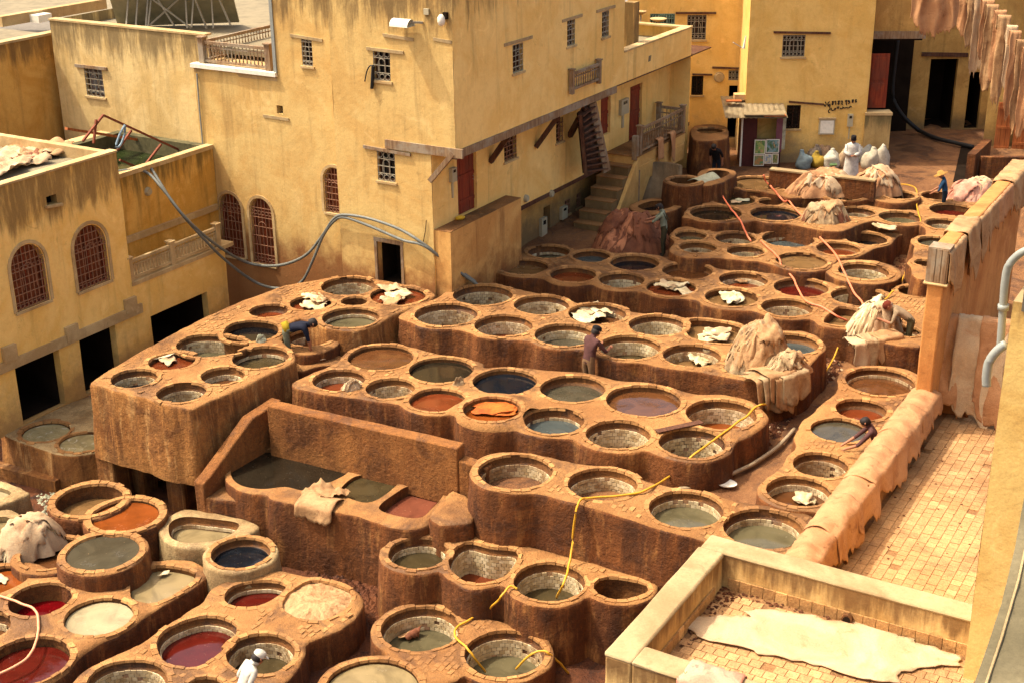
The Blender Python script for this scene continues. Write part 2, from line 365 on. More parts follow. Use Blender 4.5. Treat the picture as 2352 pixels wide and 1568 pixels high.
def vat_parts(parent, v, ntile, nbrick, zbot):
    D = max(1.15, v.liq+.15); D = min(D, max(v.z-zbot-.05, v.liq+.08)); led = .15+.05*rnd.random()
    prof = [(0.0, 0.0), (.012, -.03), (.02, -led), (-.045+.0, -led-.015), (-.045, -D)]
    pm = mPALEVAT if v.lin == 'pale' else mVAT
    rings = []; zs = []
    if v.lin == 'adobe' or v.lin == 'pale': prof = [(0, 0), (.012, -.03), (.01, -.3), (-.02, -D)]
    base = vloop(v)
    for dr, dz in prof: rings.append(vloop(v, dr)); zs.append(v.z+dz)
    n = len(base); vs = []; fs = []; mi = []
    for R, z in zip(rings, zs): vs += [(p[0], p[1], z) for p in R]
    for i in range(len(prof)-1):
        for k in range(n):
            fs.append((i*n+k, (i+1)*n+k, (i+1)*n+(k+1) % n, i*n+(k+1) % n)[::-1]); mi.append(1 if (v.lin == 'tile' and i == len(prof)-2) else 0)
    cb = len(vs); vs.append((v.c[0], v.c[1], zs[-1])); b = (len(prof)-1)*n
    for k in range(n): fs.append((cb, b+k, b+(k+1) % n)); mi.append(0)
    me = mesh_of('vat', vs, fs, True); me.materials.append(pm); me.materials.append(mGROUT); me.polygons.foreach_set('material_index', mi)
    vo = link('vat', me, parent)
    # liquid
    if v.col:
        L = vloop(v, -.02 if v.lin != 'tile' or v.liq < .16 else -.045); L = vloop(v, .0) if v.liq < .05 else L
        vv, tri, nb = fill(L, [], .4); zz = v.z-v.liq
        link('liquid', mesh_of('liquid', [(x, y, zz) for x, y in vv], tri, True), vo, LIQ[v.col], kind=None)
    # lining tiles
    if v.lin == 'tile' and v.liq > led+.1:
        ring = vloop(v, -.048); per = np.hypot(*(np.roll(ring, -1, 0)-ring).T).sum(); nt = max(16, int(per/.115)); R = resample(ring, per/nt); nt = len(R)
        Ri = vloop(v, -.066); Ri = resample(Ri, np.hypot(*(np.roll(Ri, -1, 0)-Ri).T).sum()/nt)[:nt]
        if len(Ri) < nt: nt = len(Ri); R = R[:nt]
        q = []; z1 = v.z-led-.03; row = 0; th = .088
        while z1-th*.3 > v.z-min(v.liq, D) and row < 11:
            z0 = z1-th+.012; o = (row % 2)*.5
            for k in range(nt):
                if rnd.random() < .05: continue
                def P(A, t):
                    i = int(math.floor(t)) % nt; f = t-math.floor(t); return A[i]*(1-f)+A[(i+1) % nt]*f
                t0 = k+o+.05+rnd.uniform(-.03, .03); t1 = k+o+.95+rnd.uniform(-.03, .03); e = rnd.uniform(-.005, .005)
                a, b = P(R, t0), P(R, t1); c, d = P(Ri, t0), P(Ri, t1)
                q.append([(a[0], a[1], z0+e), (a[0], a[1], z1+e), (b[0], b[1], z1+e), (b[0], b[1], z0+e), (c[0], c[1], z0+e), (c[0], c[1], z1+e), (d[0], d[1], z1+e), (d[0], d[1], z0+e)])
            z1 -= th; row += 1
        h = v.c-CAMXY; h = h/np.linalg.norm(h); lim = 2*v.r*.62
        quads_part(vo, 'tile', q, ntile, mTILE, key='tile', faceview=lambda Q: ((np.mean(Q, 0)[:2]-v.c)@h > v.r*.15) and v.z-Q[4][2] < lim)
    # rim bricks
    if v.rim and pm is mVAT:
        wd = v.o.get('rw', .11); A = vloop(v, -.012, 88); B = vloop(v, wd, 88)
        per = np.hypot(*(np.roll(A, -1, 0)-A).T).sum(); nb_ = max(12, int(per/.2)); n2 = len(A); q = []
        for k in range(nb_):
            if rnd.random() < .04: continue
            t0 = (k+.02+rnd.uniform(-.02, .05))*n2/nb_; t1 = (k+.98+rnd.uniform(-.05, .02))*n2/nb_
            def P(X, t):
                i = int(math.floor(t)) % n2; f = t-math.floor(t); return X[i]*(1-f)+X[(i+1) % n2]*f
            ex = rnd.uniform(-.035, .035); e2 = rnd.uniform(0, .018); a, b, c, d = P(A, t0), P(A, t1), P(B, t1), P(B, t0); c = c+(c-b)*ex/wd; d = d+(d-a)*ex/wd
            h1, h2 = v.z+v.o.get('rh', .01)+rnd.uniform(-.012, .014), v.z+.012+rnd.uniform(-.01, .012); zb = v.z-.05
            q.append([(*a, zb), (*b, zb), (*c, zb), (*d, zb), (*(a+(d-a)*.12), h1), (*(b+(c-b)*.12), h1), (*c, h2), (*d, h2)])
        q = [x if ((x[5][0]-x[4][0])*(x[6][1]-x[4][1])-(x[5][1]-x[4][1])*(x[6][0]-x[4][0])) > 0 else [x[i] for i in (3, 2, 1, 0, 7, 6, 5, 4)] for x in q]
        quads_part(vo, 'rim_brick', q, nbrick, mBRICK, key='brick')
    return vo
def march(S, lo, h):                           # longest zero contour of the field S[j, i]
    ny, nx = S.shape; nxt = {}
    def lerp(p, q, a, b): t = a/(a-b); return (p[0]+(q[0]-p[0])*t, p[1]+(q[1]-p[1])*t)
    js, is_ = np.nonzero(((S[:-1, :-1] < 0).astype(int)+(S[1:, :-1] < 0)+(S[:-1, 1:] < 0)+(S[1:, 1:] < 0)) % 4 != 0)
    segs = []
    for j, i in zip(js, is_):
        c = [(i, j), (i+1, j), (i+1, j+1), (i, j+1)]; val = [S[j, i], S[j, i+1], S[j+1, i+1], S[j+1, i]]
        cr = []
        for k in range(4):
            a, b = val[k], val[(k+1) % 4]
            if (a < 0) != (b < 0):
                e = (min(c[k], c[(k+1) % 4]), max(c[k], c[(k+1) % 4])); cr.append((e, lerp(c[k], c[(k+1) % 4], a, b), a < 0))
        outs = [x for x in cr if x[2]]; ins = [x for x in cr if not x[2]]
        for a, b in zip(ins, outs): nxt.setdefault(a[0], []).append((b[0], a[1]))
    best = []; seen = set()
    for s0 in list(nxt):
        if s0 in seen: continue
        loop = []; e = s0
        while e in nxt and e not in seen:
            seen.add(e); b, p = nxt[e][0]; loop.append(p); e = b
        if len(loop) > len(best): best = loop
    return np.array(best)*h+lo
BLOCKS = []
def block(label, outline, z, zb, vats, margin=.17, k=.13, side=None, top=None, pave=True, npave=90, ntile=40, nbrick=26, name='vat_block', cat='vat block', group=None, zpx=None, step=.17, zbase=None, sharp=False):
    vs_ = [mkvat(s, z) for s in vats]
    for i, a in enumerate(vs_):                # keep a wall between neighbouring round vats
        for b in vs_[:i]:
            if a.round and b.round:
                d = np.linalg.norm(a.c-b.c); gap = d-a.r-b.r
                if gap < .1: s = (d-.1)/(a.r+b.r); a.r *= s; b.r *= s
    pts = np.array([at(x, y, z)[:2] for x, y in outline]) if outline else None
    allp = [pts] if pts is not None else []
    allp += [vloop(v, margin+.2) for v in vs_]
    A = np.vstack(allp); lo, hi = A.min(0)-.4, A.max(0)+.4; h = .06
    gx = np.arange(lo[0], hi[0], h); gy = np.arange(lo[1], hi[1], h); G = np.stack(np.meshgrid(gx, gy), -1).reshape(-1, 2)
    S = np.full(len(G), 9.0)
    if pts is not None:
        C = resample(pts if sharp else catmull(pts, 4, True), .05 if sharp else .12); d = segdist(G, C); S = np.where(inside(G, C), -d, d)
    for v in vs_:
        if v.round: dv = np.linalg.norm(G-v.c, axis=1)-v.r-margin
        else:
            L = vloop(v); d = segdist(G, L); dv = np.where(inside(G, L), -d, d)-margin
        hh = np.maximum(k-np.abs(S-dv), 0)/k; S = np.minimum(S, dv)-hh*hh*k*.25
    L = resample(march(S.reshape(len(gy), len(gx)), lo, h), .12)
    if area2(L) < 0: L = L[::-1]
    t = np.roll(L, -1, 0)-np.roll(L, 1, 0); t /= np.linalg.norm(t, axis=1)[:, None]+1e-9; nn = np.stack([t[:, 1], -t[:, 0]], 1)
    L = L+nn*np.array([.035*nz(p[0], p[1], z, 1.7)+.022*nz(p[0], p[1], z+4, 5.0) for p in L])[:, None]
    inn = L-nn*.055
    holes = [vloop(v) for v in vs_]
    c0 = L.mean(0); zb_ = zb
    root = thing(name, label, cat, (c0[0], c0[1], zb_), group)
    vv, tri, nb = fill(inn, holes, step)
    nO = len(inn); vt = []
    for i, (x, y) in enumerate(vv):
        zz = z
        if i >= nb: zz = z+.03*nz(x, y, 2.2, 1.3)+.018*nz(x, y, 5.5, 4.5)
        else: zz = z+(.03*nz(x, y, 7.7, 2.6)-.012 if i < nO else .012*nz(x, y, 7.7, 2.0))
        for v in vs_:
            if v.dz:
                q = np.linalg.norm(np.array([x, y])-v.c)-v.r
                if q < .45: f = 1-max(0, (q-.2)/.25) if q > .2 else 1; zz = max(zz, zz+(v.z-zz)*f)
        vt.append((x, y, zz))
    # hole loops keep their own vat height
    nv = len(vt); wall = []; mi = [0]*len(tri); fs = list(tri)
    levels = [(.0, -.035), (.012, -.1), (.018, -.3)]; zz = z-.55; d = .02
    while zz > zb+.25: d += .022; levels.append((d, zz-z)); zz -= .33
    levels.append((d+.02, zb-z))
    prev = list(range(nO))
    for li, (off, dz) in enumerate(levels):
        b = len(vt)
        for p, m in zip(L, nn):
            e = off+.03*nz(p[0]*1.3, p[1]*1.3, (z+dz)*1.5+4)*(li > 0)+.012*nz(p[0], p[1], z+dz, 5.0)
            vt.append((p[0]+m[0]*e, p[1]+m[1]*e, z+dz+(.012*nz(p[0], p[1], 0, 2.5) if li == 0 else 0)))
        for i in range(nO):
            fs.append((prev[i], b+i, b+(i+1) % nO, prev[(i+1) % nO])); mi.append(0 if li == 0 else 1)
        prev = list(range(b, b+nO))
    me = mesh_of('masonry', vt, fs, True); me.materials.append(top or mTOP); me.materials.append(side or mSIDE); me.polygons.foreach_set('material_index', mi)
    body = link('masonry', me, root)
    for v in vs_: vat_parts(root, v, ntile, nbrick, zb)
    if pave:
        q = []; sx, sy = .19, .125; C = inn; pu = C@U; pv = C@V; row = 0
        ys = np.arange(pv.min(), pv.max(), sy); cand = []
        for yv in ys:
            row += 1; xo = (row % 2)*.5*sx
            for xu in np.arange(pu.min()+xo, pu.max(), sx):
                cand.append((xu+sx/2+.02*nz(xu, yv, 3, 2), yv+sy/2+.03*nz(xu*.7, yv*.7, 8, 1)))
        cand = np.array(cand); W = cand[:, :1]*U+cand[:, 1:]*V
        kk = inside(W, C) & (segdist(W, C) > .1)
        for v in vs_:
            rw = v.o.get('rw', .11) if v.rim else 0
            if v.round: kk &= (np.abs(np.linalg.norm(W-v.c, axis=1)-v.r) > rw+.1) & (np.linalg.norm(W-v.c, axis=1) > v.r)
            else: kk &= ~inside(W, vloop(v)) & (segdist(W, vloop(v)) > rw+.1)
            if v.dz: kk &= np.linalg.norm(W-v.c, axis=1) > v.r+.45
        for w in W[kk]:
            if nz(w[0], w[1], 1.1, .9) < -.12 or rnd.random() < .16: continue
            zt = z+.03*nz(w[0], w[1], 2.2, 1.3)+.018*nz(w[0], w[1], 5.5, 4.5)+.01+rnd.uniform(-.007, .008)
            pp = [w+U*(a*sx*.5*.86+rnd.uniform(-.016, .016))+V*(b*sy*.5*.82+rnd.uniform(-.012, .012)) for a, b in ((-1, -1), (1, -1), (1, 1), (-1, 1))]
            tl = rnd.uniform(-.004, .004)
            q.append([(*p, zt-.035) for p in pp]+[(*(w+(p-w)*.93), zt+s*tl) for p, s in zip(pp, (-1, 1, 1, -1))])
        if q: quads_part(body, 'paver', q, npave, mPAVE, key='paver')
    root_info = VT(); root_info.root = root; root_info.vats = vs_; root_info.loop = L; root_info.z = z; root_info.body = body
    BLOCKS.append(root_info); return root_info
AD = {'lin': 'adobe'}
# spec: centre x, centre y, width (measured on the 2352 px wide picture), liquid depth, liquid, options
blkA = block('tall vat block on square piers, yellow streaked end wall, beside the arched windows',
    [(203, 878), (300, 818), (390, 768), (480, 722), (560, 688), (650, 655), (770, 634), (880, 642), (990, 664), (1000, 680), (955, 702), (901, 724), (815, 760), (745, 746), (690, 729), (662, 742), (645, 778), (668, 806), (674, 828), (560, 885), (442, 938)],
    1.1, -.95, [(308, 868, 134, .42, 'blueblack'), (417, 900, 126, .62, 'olive'), (395, 829, 132, .14, 'rust'), (512, 862, 120, .34, 'brown'),
        (0, 0, 0, .5, 'greygreen', {'poly': [(404, 797), (425, 776), (470, 768), (530, 773), (572, 786), (560, 806), (505, 817), (440, 818)]}),
        (598, 820, 126, .3, 'olive'), (0, 0, 0, .2, 'black', {'poly': [(512, 766), (530, 745), (575, 736), (630, 742), (640, 760), (620, 778), (565, 786), (525, 782)], 'lin': 'adobe'}),
        (618, 714, 98, .24, 'rust'), (806, 729, 126, .3, 'greygreen'), (714, 696, 108, .16, 'rust'), (801, 657, 116, .62, 'olive'), (914, 679, 118, .12, 'rust', AD), (814, 692, 60, .4, None, AD)],
    margin=.14, side=mSIDEY, ntile=22, sharp=True)
blkA2 = block('small low round vat with a man bending over it', [(668, 742), (735, 745), (776, 768), (774, 792), (735, 808), (690, 812), (655, 790)], .75, -.4,
    [(712, 776, 92, .4, 'rust')], pave=False)
blkA3 = block('low masonry step joining two vat blocks, with a wet hide on it', [(675, 836), (692, 806), (745, 806), (800, 822), (796, 836), (735, 838), (690, 850)], .45, -.4, [], pave=False, name='masonry_step', cat='step')
blkB = block('long pale vat block with rows of white tiled empty vats, hides heaped on its end',
    [(916, 730), (938, 709), (1006, 681), (1049, 657), (1111, 654), (1210, 667), (1315, 694), (1444, 715), (1580, 729), (1719, 746), (1765, 756), (1840, 759), (1875, 770), (1885, 790), (1878, 815), (1850, 850), (1800, 872), (1753, 876), (1691, 867), (1627, 855), (1518, 840), (1466, 830), (1383, 812), (1318, 797), (1210, 781), (1105, 771), (1086, 763), (1006, 747)],
    1.1, -.1, [(1110, 677, 128, .66, 'black'), (1024, 722, 134, .64, 'brown'), (1157, 747, 124, .58, 'rust'), (1244, 700, 126, .8, None), (1372, 720, 132, .34, 'brown'),
        (1297, 769, 126, .42, 'grey'), (1510, 747, 120, .6, 'greygreen'), (1446, 797, 136, .55, 'olive'),
        (0, 0, 0, .22, 'tan', {'poly': [(1578, 742), (1600, 732), (1680, 742), (1715, 760), (1718, 780), (1690, 790), (1620, 784), (1580, 770)], 'lin': 'adobe'}),
        (1590, 816, 128, .44, 'tan'), (1816, 789, 118, .26, 'slate'), (1700, 846, 70, .3, 'brown', AD)], ntile=34)
blkC = block('long vat block with dark green and brown pools between the parapet and the pale block',
    [(671, 884), (725, 852), (790, 824), (806, 806), (840, 791), (895, 786), (963, 800), (1037, 818), (1108, 831), (1113, 846), (1148, 843), (1272, 849), (1333, 855), (1401, 868), (1488, 880), (1580, 901), (1657, 905), (1728, 922), (1759, 948), (1762, 970), (1720, 1000), (1690, 1012), (1669, 1041), (1612, 1056), (1539, 1048), (1478, 1030), (1424, 1034), (1355, 1022), (1306, 1003), (1210, 992), (1180, 985), (1120, 990), (1060, 972), (1042, 950), (944, 938), (914, 926), (790, 908)],
    .75, -.15, [(875, 820, 140, .13, 'brown'), (1013, 849, 144, .13, 'deep'), (1160, 876, 136, .14, 'blueblack', {'dz': .02}), (778, 872, 116, .36, 'rust'), (897, 891, 126, .75, 'brown'),
        (1005, 918, 132, .14, 'rust'), (1130, 938, 130, .2, 'orange', {'dz': .12}), (1316, 892, 144, .26, 'grey', {'dz': .04}), (1478, 919, 166, .16, 'brown', {'dz': .04}), (1657, 950, 166, .62, 'orange', {'dz': .03}),
        (1272, 966, 134, .3, 'slate'), (1420, 997, 136, .8, 'olive'), (1590, 1016, 156, .72, 'greygreen')], ntile=40)
blkD = block('broad corner vat block with four tiled vats and a yellow hose over it',
    [(1085, 1082), (1100, 1048), (1150, 1036), (1210, 1038), (1286, 1053), (1401, 1076), (1485, 1103), (1554, 1118), (1661, 1141), (1727, 1153), (1815, 1168), (1880, 1190), (1905, 1260), (1840, 1310), (1700, 1270), (1615, 1238), (1535, 1218), (1424, 1183), (1325, 1153), (1210, 1126), (1102, 1110)],
    .55, -1.15, [(1184, 1082, 156, .62, 'olive'), (1385, 1111, 146, .72, 'greygreen'), (1576, 1168, 158, .36, 'greygreen'), (1754, 1213, 170, .36, 'greygreen')], npave=220, ntile=60)
blkF = block('column of five vats beside the hide-draped terrace wall',
    [(1948, 842), (2009, 836), (2090, 848), (2125, 880), (2095, 960), (2030, 1050), (1960, 1150), (1915, 1178), (1850, 1166), (1762, 1148), (1750, 1120), (1766, 1094), (1797, 1067), (1816, 1041), (1829, 1025), (1824, 1002), (1835, 982), (1846, 962), (1870, 944), (1895, 917), (1920, 898), (1929, 870)],
    .62, -.1, [(1885, 1067, 130, .72, 'greygreen'), (1835, 1127, 150, .34, 'brown'), (1927, 987, 162, .1, 'grey'), (1978, 940, 150, .26, 'rust'), (2022, 876, 144, .26, 'brown')], npave=200, ntile=60)
blkK = block('wide front vat block in the tower shade with red, blue and white-hide vats',
    [(1127, 618), (1151, 598), (1212, 572), (1243, 560), (1317, 571), (1407, 580), (1457, 579), (1518, 586), (1549, 600), (1611, 604), (1657, 617), (1735, 624), (1815, 630), (1840, 637), (1901, 645), (1932, 655), (2025, 667), (2056, 672), (2080, 650), (2114, 641), (2150, 650), (2145, 720), (2120, 790), (2099, 794), (2056, 790), (2009, 780), (1969, 763), (1945, 753), (1886, 746), (1864, 732), (1815, 731), (1735, 713), (1691, 709), (1617, 700), (1605, 689), (1519, 679), (1469, 667), (1426, 669), (1382, 662), (1354, 648), (1313, 656), (1274, 651), (1246, 638), (1209, 636), (1174, 632)],
    .95, -.1, [(1260, 578, 98, .34, 'greygreen'), (1358, 588, 94, .2, 'slate'), (1458, 603, 110, .2, 'blueblack'), (1205, 613, 100, .2, 'tan'), (1316, 630, 110, .18, 'rust', {'dz': .04}), (1428, 643, 108, .56, 'black'),
        (1579, 622, 112, .22, 'brown'), (1542, 660, 112, .14, 'rust', AD), (1708, 643, 112, .34, 'rust'), (1680, 683, 124, .2, 'tan', AD), (1840, 660, 114, .24, 'darkred'), (1974, 681, 116, .62, 'greygreen'),
        (1808, 706, 108, .7, None), (0, 0, 0, .26, 'tan', {'poly': [(1890, 738), (1915, 712), (1930, 705), (1972, 712), (1968, 735), (1945, 748), (1915, 746)], 'lin': 'adobe'}),
        (2098, 668, 64, .4, 'brown', AD), (2078, 760, 62, .6, 'olive')], ntile=14, npave=60)
blkL = block('second vat row with an orange vat and a tan brim-full vat under the orange hoses',
    [(1536, 572), (1550, 556), (1545, 540), (1548, 527), (1566, 519), (1605, 522), (1644, 530), (1682, 531), (1744, 537), (1775, 530), (1821, 528), (1867, 534), (1880, 545), (1907, 545), (1932, 545), (1946, 531), (1969, 524), (1977, 511), (1992, 507), (2031, 505), (2077, 514), (2088, 522), (2046, 553), (2023, 564), (1985, 579), (1935, 588), (1920, 600), (1895, 616), (1840, 619), (1775, 606), (1744, 599), (1705, 597), (1644, 591), (1605, 592), (1559, 587)],
    1.2, .0, [(1603, 568, 112, .5, 'greygreen'), (1713, 577, 102, .5, 'olive'), (1841, 599, 106, .12, 'tan'), (1926, 571, 92, .24, 'rust'), (1990, 548, 88, .3, 'black', AD), (1811, 549, 110, .32, 'slate'), (1587, 541, 84, .2, 'greygreen'), (1690, 547, 96, .5, 'olive'), (2028, 521, 92, .12, 'olive', AD)], ntile=8, npave=50)
blkL2 = block('single thick-walled round vat with white tiles at the end of the muddy gully', [], 1.15, -.05, [(1984, 622, 106, .7, 'greygreen', {'rw': .2})], margin=.36, ntile=50, pave=False, name='round_vat', cat='vat')
blkM = block('third vat row with a wide black vat and a heap of grey hides',
    [(1568, 497), (1582, 486), (1605, 477), (1618, 462), (1644, 446), (1682, 442), (1728, 447), (1744, 456), (1775, 455), (1806, 462), (1846, 455), (1880, 452), (1914, 458), (1938, 466), (1969, 466), (2015, 474), (2046, 480), (2108, 483), (2122, 500), (2118, 510), (2086, 516), (2050, 506), (2010, 505), (1969, 516), (1932, 530), (1877, 526), (1815, 513), (1741, 503), (1713, 510), (1636, 503), (1574, 499)],
    1.5, .3, [(1645, 489, 118, .16, 'deep'), (1781, 491, 118, .14, 'blueblack'), (1684, 458, 104, .14, 'olive', AD), (1895, 497, 88, .5, 'greygreen'), (1969, 487, 90, .5, 'olive'), (2068, 499, 88, .22, 'greygreen'), (1845, 468, 66, .4, None, AD), (1770, 464, 58, .3, None, AD)], ntile=8, npave=40)
blkN = block('back vat row with a wide tan pool below the long plank kerb',
    [(1668, 427), (1687, 414), (1713, 405), (1744, 403), (1775, 409), (1806, 418), (1852, 416), (1900, 416), (1954, 425), (2015, 430), (2060, 432), (2105, 440), (2112, 455), (2069, 465), (2031, 463), (2000, 456), (1963, 460), (1915, 456), (1870, 450), (1815, 453), (1759, 440), (1713, 434)],
    1.7, .5, [(1738, 421, 112, .1, 'tan', AD), (1836, 433, 70, .3, 'brown', AD), (1938, 446, 90, .18, 'greygreen', AD), (2066, 448, 66, .4, None, AD)], pave=False, margin=.1)
blkR = block('vats along the foot of the tall parapet wall, one of them deep red',
    [(2108, 470), (2125, 440), (2180, 432), (2260, 440), (2260, 480), (2215, 520), (2190, 560), (2160, 610), (2130, 640), (2098, 632), (2093, 602), (2100, 572), (2110, 552), (2128, 538), (2120, 515), (2112, 495)],
    1.5, .2, [(2152, 450, 66, .3, 'brown', AD), (2186, 482, 92, .24, 'darkred', AD), (2166, 514, 76, .5, 'greygreen'), (2150, 556, 78, .14, 'grey', AD), (2124, 604, 46, .4, 'brown', AD)], ntile=10, npave=40)
# lower yard
blkG = block('tall tiled vats joined below the corner block, one with a yellow hose end in it',
    [(1045, 1230), (1062, 1214), (1090, 1214), (1200, 1248), (1388, 1298), (1500, 1335), (1480, 1345), (1380, 1332), (1280, 1302), (1150, 1268), (1062, 1252)],
    -.75, -2.3, [(962, 1268, 128, .36, 'olive'), (0, 0, 0, .78, 'rust', {'poly': [(1030, 1290), (1042, 1262), (1075, 1243), (1130, 1256), (1188, 1262), (1182, 1295), (1150, 1328), (1085, 1338), (1044, 1318)]}),
        (1262, 1334, 152, .62, 'olive'), (0, 0, 0, .55, None, {'poly': [(1362, 1345), (1385, 1325), (1440, 1328), (1490, 1342), (1480, 1362), (1430, 1376), (1380, 1366)], 'lin': 'adobe'})], npave=120, ntile=70, nbrick=40, margin=.19)
blkH = block('low yard vats with coiled yellow hose, one brim-full of pale tan water',
    [(1000, 1400), (1090, 1410), (1150, 1424), (1250, 1442), (1240, 1470), (1100, 1480), (1050, 1560), (940, 1560), (930, 1520), (1000, 1500)],
    -1.5, -2.3, [(966, 1442, 166, .56, 'greygreen'), (1158, 1500, 168, .58, 'greygreen'), (855, 1578, 200, .1, 'pale', {'lin': 'adobe'})], npave=160, ntile=80, nbrick=40, margin=.2)
blkI = block('yard vat block with cream, crimson and dark red vats and an orange hose',
    [(473, 1322), (350, 1403), (226, 1476), (100, 1575), (-60, 1700), (-260, 1660), (-200, 1330), (40, 1288), (120, 1306), (180, 1340), (262, 1338), (285, 1296), (420, 1282), (465, 1298)],
    -1.5, -2.3, [(0, 0, 0, .14, 'pale', {'poly': [(299, 1362), (302, 1335), (333, 1307), (375, 1298), (440, 1309), (448, 1326), (421, 1351), (356, 1384), (308, 1380)]}),
        (227, 1415, 142, .1, 'cream', {'dz': .04}), (92, 1375, 146, .45, 'red', {'lin': 'adobe', 'dz': .06}), (62, 1516, 176, .24, 'darkred', {'lin': 'adobe', 'dz': .06}), (2, 1330, 110, .12, 'orange', AD), (-40, 1440, 130, .4, 'brown')], npave=160, margin=.12, ntile=60, nbrick=36)
blkJ = block('low scummy yellow pools against the foot of the arcade wall',
    [(0, 988), (28, 1006), (108, 1034), (147, 1043), (220, 1036), (330, 1000), (470, 900), (580, 800), (500, 790), (330, 868), (180, 915), (55, 966)],
    -1.15, -2.3, [(105, 990, 118, .08, 'yellow', AD), (190, 1014, 116, .07, 'yellow', AD)], pave=False, top=mPALEVAT, side=mSIDEY, margin=.06)
blkP = block('yard vat block with two dark red vats, a flaky powder vat and a white-capped man',
    [(560, 1322), (620, 1306), (690, 1318), (760, 1330), (818, 1358), (832, 1388), (800, 1432), (740, 1462), (700, 1480), (685, 1530), (650, 1570), (600, 1640), (300, 1720), (130, 1680), (168, 1562), (240, 1512), (345, 1462), (430, 1402), (465, 1380), (490, 1346)],
    -1.45, -2.3, [(0, 0, 0, .3, 'darkred', {'poly': [(515, 1372), (528, 1350), (565, 1336), (620, 1332), (655, 1340), (655, 1352), (638, 1368), (600, 1388), (560, 1394), (528, 1388)]}),
        (0, 0, 0, .1, None, {'lin': 'adobe', 'poly': [(648, 1388), (662, 1362), (697, 1338), (735, 1332), (800, 1353), (808, 1377), (790, 1400), (747, 1422), (701, 1423), (660, 1407)]}),
        (0, 0, 0, .34, 'darkred', {'poly': [(360, 1482), (367, 1458), (398, 1435), (452, 1416), (497, 1414), (534, 1427), (546, 1442), (534, 1468), (500, 1502), (459, 1528), (413, 1530), (375, 1515)]}),
        (0, 0, 0, .56, 'olive', {'poly': [(518, 1508), (526, 1484), (552, 1464), (597, 1454), (643, 1458), (676, 1481), (674, 1511), (655, 1530), (620, 1546), (575, 1546), (538, 1534)]}),
        (0, 0, 0, .7, 'olive', {'poly': [(198, 1575), (215, 1542), (260, 1520), (330, 1515), (372, 1530), (386, 1560), (378, 1600), (300, 1640), (210, 1620)]}),
        (0, 0, 0, .6, 'olive', {'poly': [(424, 1575), (452, 1555), (494, 1555), (514, 1570), (500, 1605), (435, 1605)]})], npave=200, ntile=70, nbrick=40, margin=.14)
blkQ = block('cream plastered vat joined to a round black dye vat', [(372, 1226), (368, 1202), (400, 1176), (450, 1168), (548, 1188), (592, 1202), (588, 1216), (545, 1228), (500, 1240), (440, 1246)],
    -1.2, -2.3, [(0, 0, 0, .3, 'pale', {'poly': [(388, 1222), (392, 1198), (425, 1186), (480, 1190), (545, 1200), (540, 1218), (500, 1238), (440, 1246), (400, 1238)], 'rim': False}), (553, 1268, 124, .22, 'blueblack', {'dz': 0})], margin=.17, pave=False, top=mPALEVAT, side=mPALEVAT, ntile=80, nbrick=40)
for lab, v in [('round clay vat brim-full of orange dye, in front of a brown one', (288, 1181, 140, .1, 'orange', {'lin': 'adobe', 'rw': .16})),
               ('round clay vat half full of tan water behind the orange one', (206, 1146, 138, .4, 'tan', {'lin': 'adobe', 'rw': .16})),
               ('round vat brim-full of grey water beside the white hides', (236, 1266, 150, .05, 'grey', {'lin': 'adobe', 'rw': .15}))]:
    block(lab, [], -1.05, -2.3, [v], margin=.19, pave=False, name='round_vat', cat='vat', nbrick=40)
# ---------------------------------------------------------------- buildings
YEL1, YEL2 = srgb(216, 164, 86), srgb(200, 142, 66)
DIRT = srgb(104, 78, 48)
mTOWL = mat_plaster('plaster_tower_lit_side', srgb(206, 174, 108), srgb(196, 158, 92), srgb(104, 82, 50), 9.9, 3.2, srgb(118, 66, 32), 1.0, 1.1, streak=.36)  # tower plaster toned down in colour for the sunlit faces
mTOWR = mat_plaster('plaster_tower_shade_side', srgb(238, 200, 122), srgb(230, 186, 104), srgb(120, 94, 56), 10.2, 3.0, srgb(134, 96, 58), .3, 1.1, streak=.32)  # same tower, colour brightened to lift its shaded faces
mTOWP = mat_plaster('plaster_mossy_parapet', srgb(206, 164, 96), srgb(186, 142, 78), srgb(104, 84, 52), 6.9, 2.4, streak=.4)
mLEFT = mat_plaster('plaster_arcade', srgb(238, 198, 116), srgb(230, 184, 96), srgb(124, 96, 54), 4.7, 1.6, srgb(160, 124, 76), -1.2, 1.6, streak=.25)
mTANK = mat_plaster('plaster_tank', srgb(214, 168, 84), srgb(194, 146, 62), srgb(96, 78, 38), 4.7, 2.6, streak=.5)
mGREYW = mat_plaster('plaster_greyed', srgb(214, 186, 126), srgb(198, 166, 104), srgb(108, 90, 58), 7.6, 3.0, srgb(152, 128, 86), 3.2, .8, streak=.35)
mORANGE = mat_plaster('plaster_ochre', srgb(212, 164, 84), srgb(198, 146, 66), srgb(112, 84, 48), 7.0, 1.8, streak=.4)
mBACK = mat_plaster('plaster_back', srgb(226, 186, 106), srgb(216, 172, 90), srgb(136, 106, 64), 12, 1.5, srgb(138, 116, 86), .9, 1.7, streak=.16)
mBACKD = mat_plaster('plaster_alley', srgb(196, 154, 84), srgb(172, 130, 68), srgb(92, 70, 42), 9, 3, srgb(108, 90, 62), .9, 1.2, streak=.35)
mROOFW = mat_simple('whitewashed_roof', srgb(128, 116, 90), .9, .3, 2)
mRIM = mat_plaster('plaster_rim', srgb(190, 164, 116), srgb(166, 136, 90), srgb(96, 76, 48), None, 1, streak=.2)
mSTONE = mat_simple('grey_lintel', srgb(172, 148, 104), .9, .3, 5, dark=srgb(112, 92, 68))
mWOODG = mat_wood('weathered_wood', srgb(142, 116, 84), srgb(112, 84, 58), srgb(148, 138, 118), .7)
mWOODR = mat_wood('red_door_wood', srgb(136, 56, 26), srgb(108, 38, 18), srgb(84, 52, 36), .45)
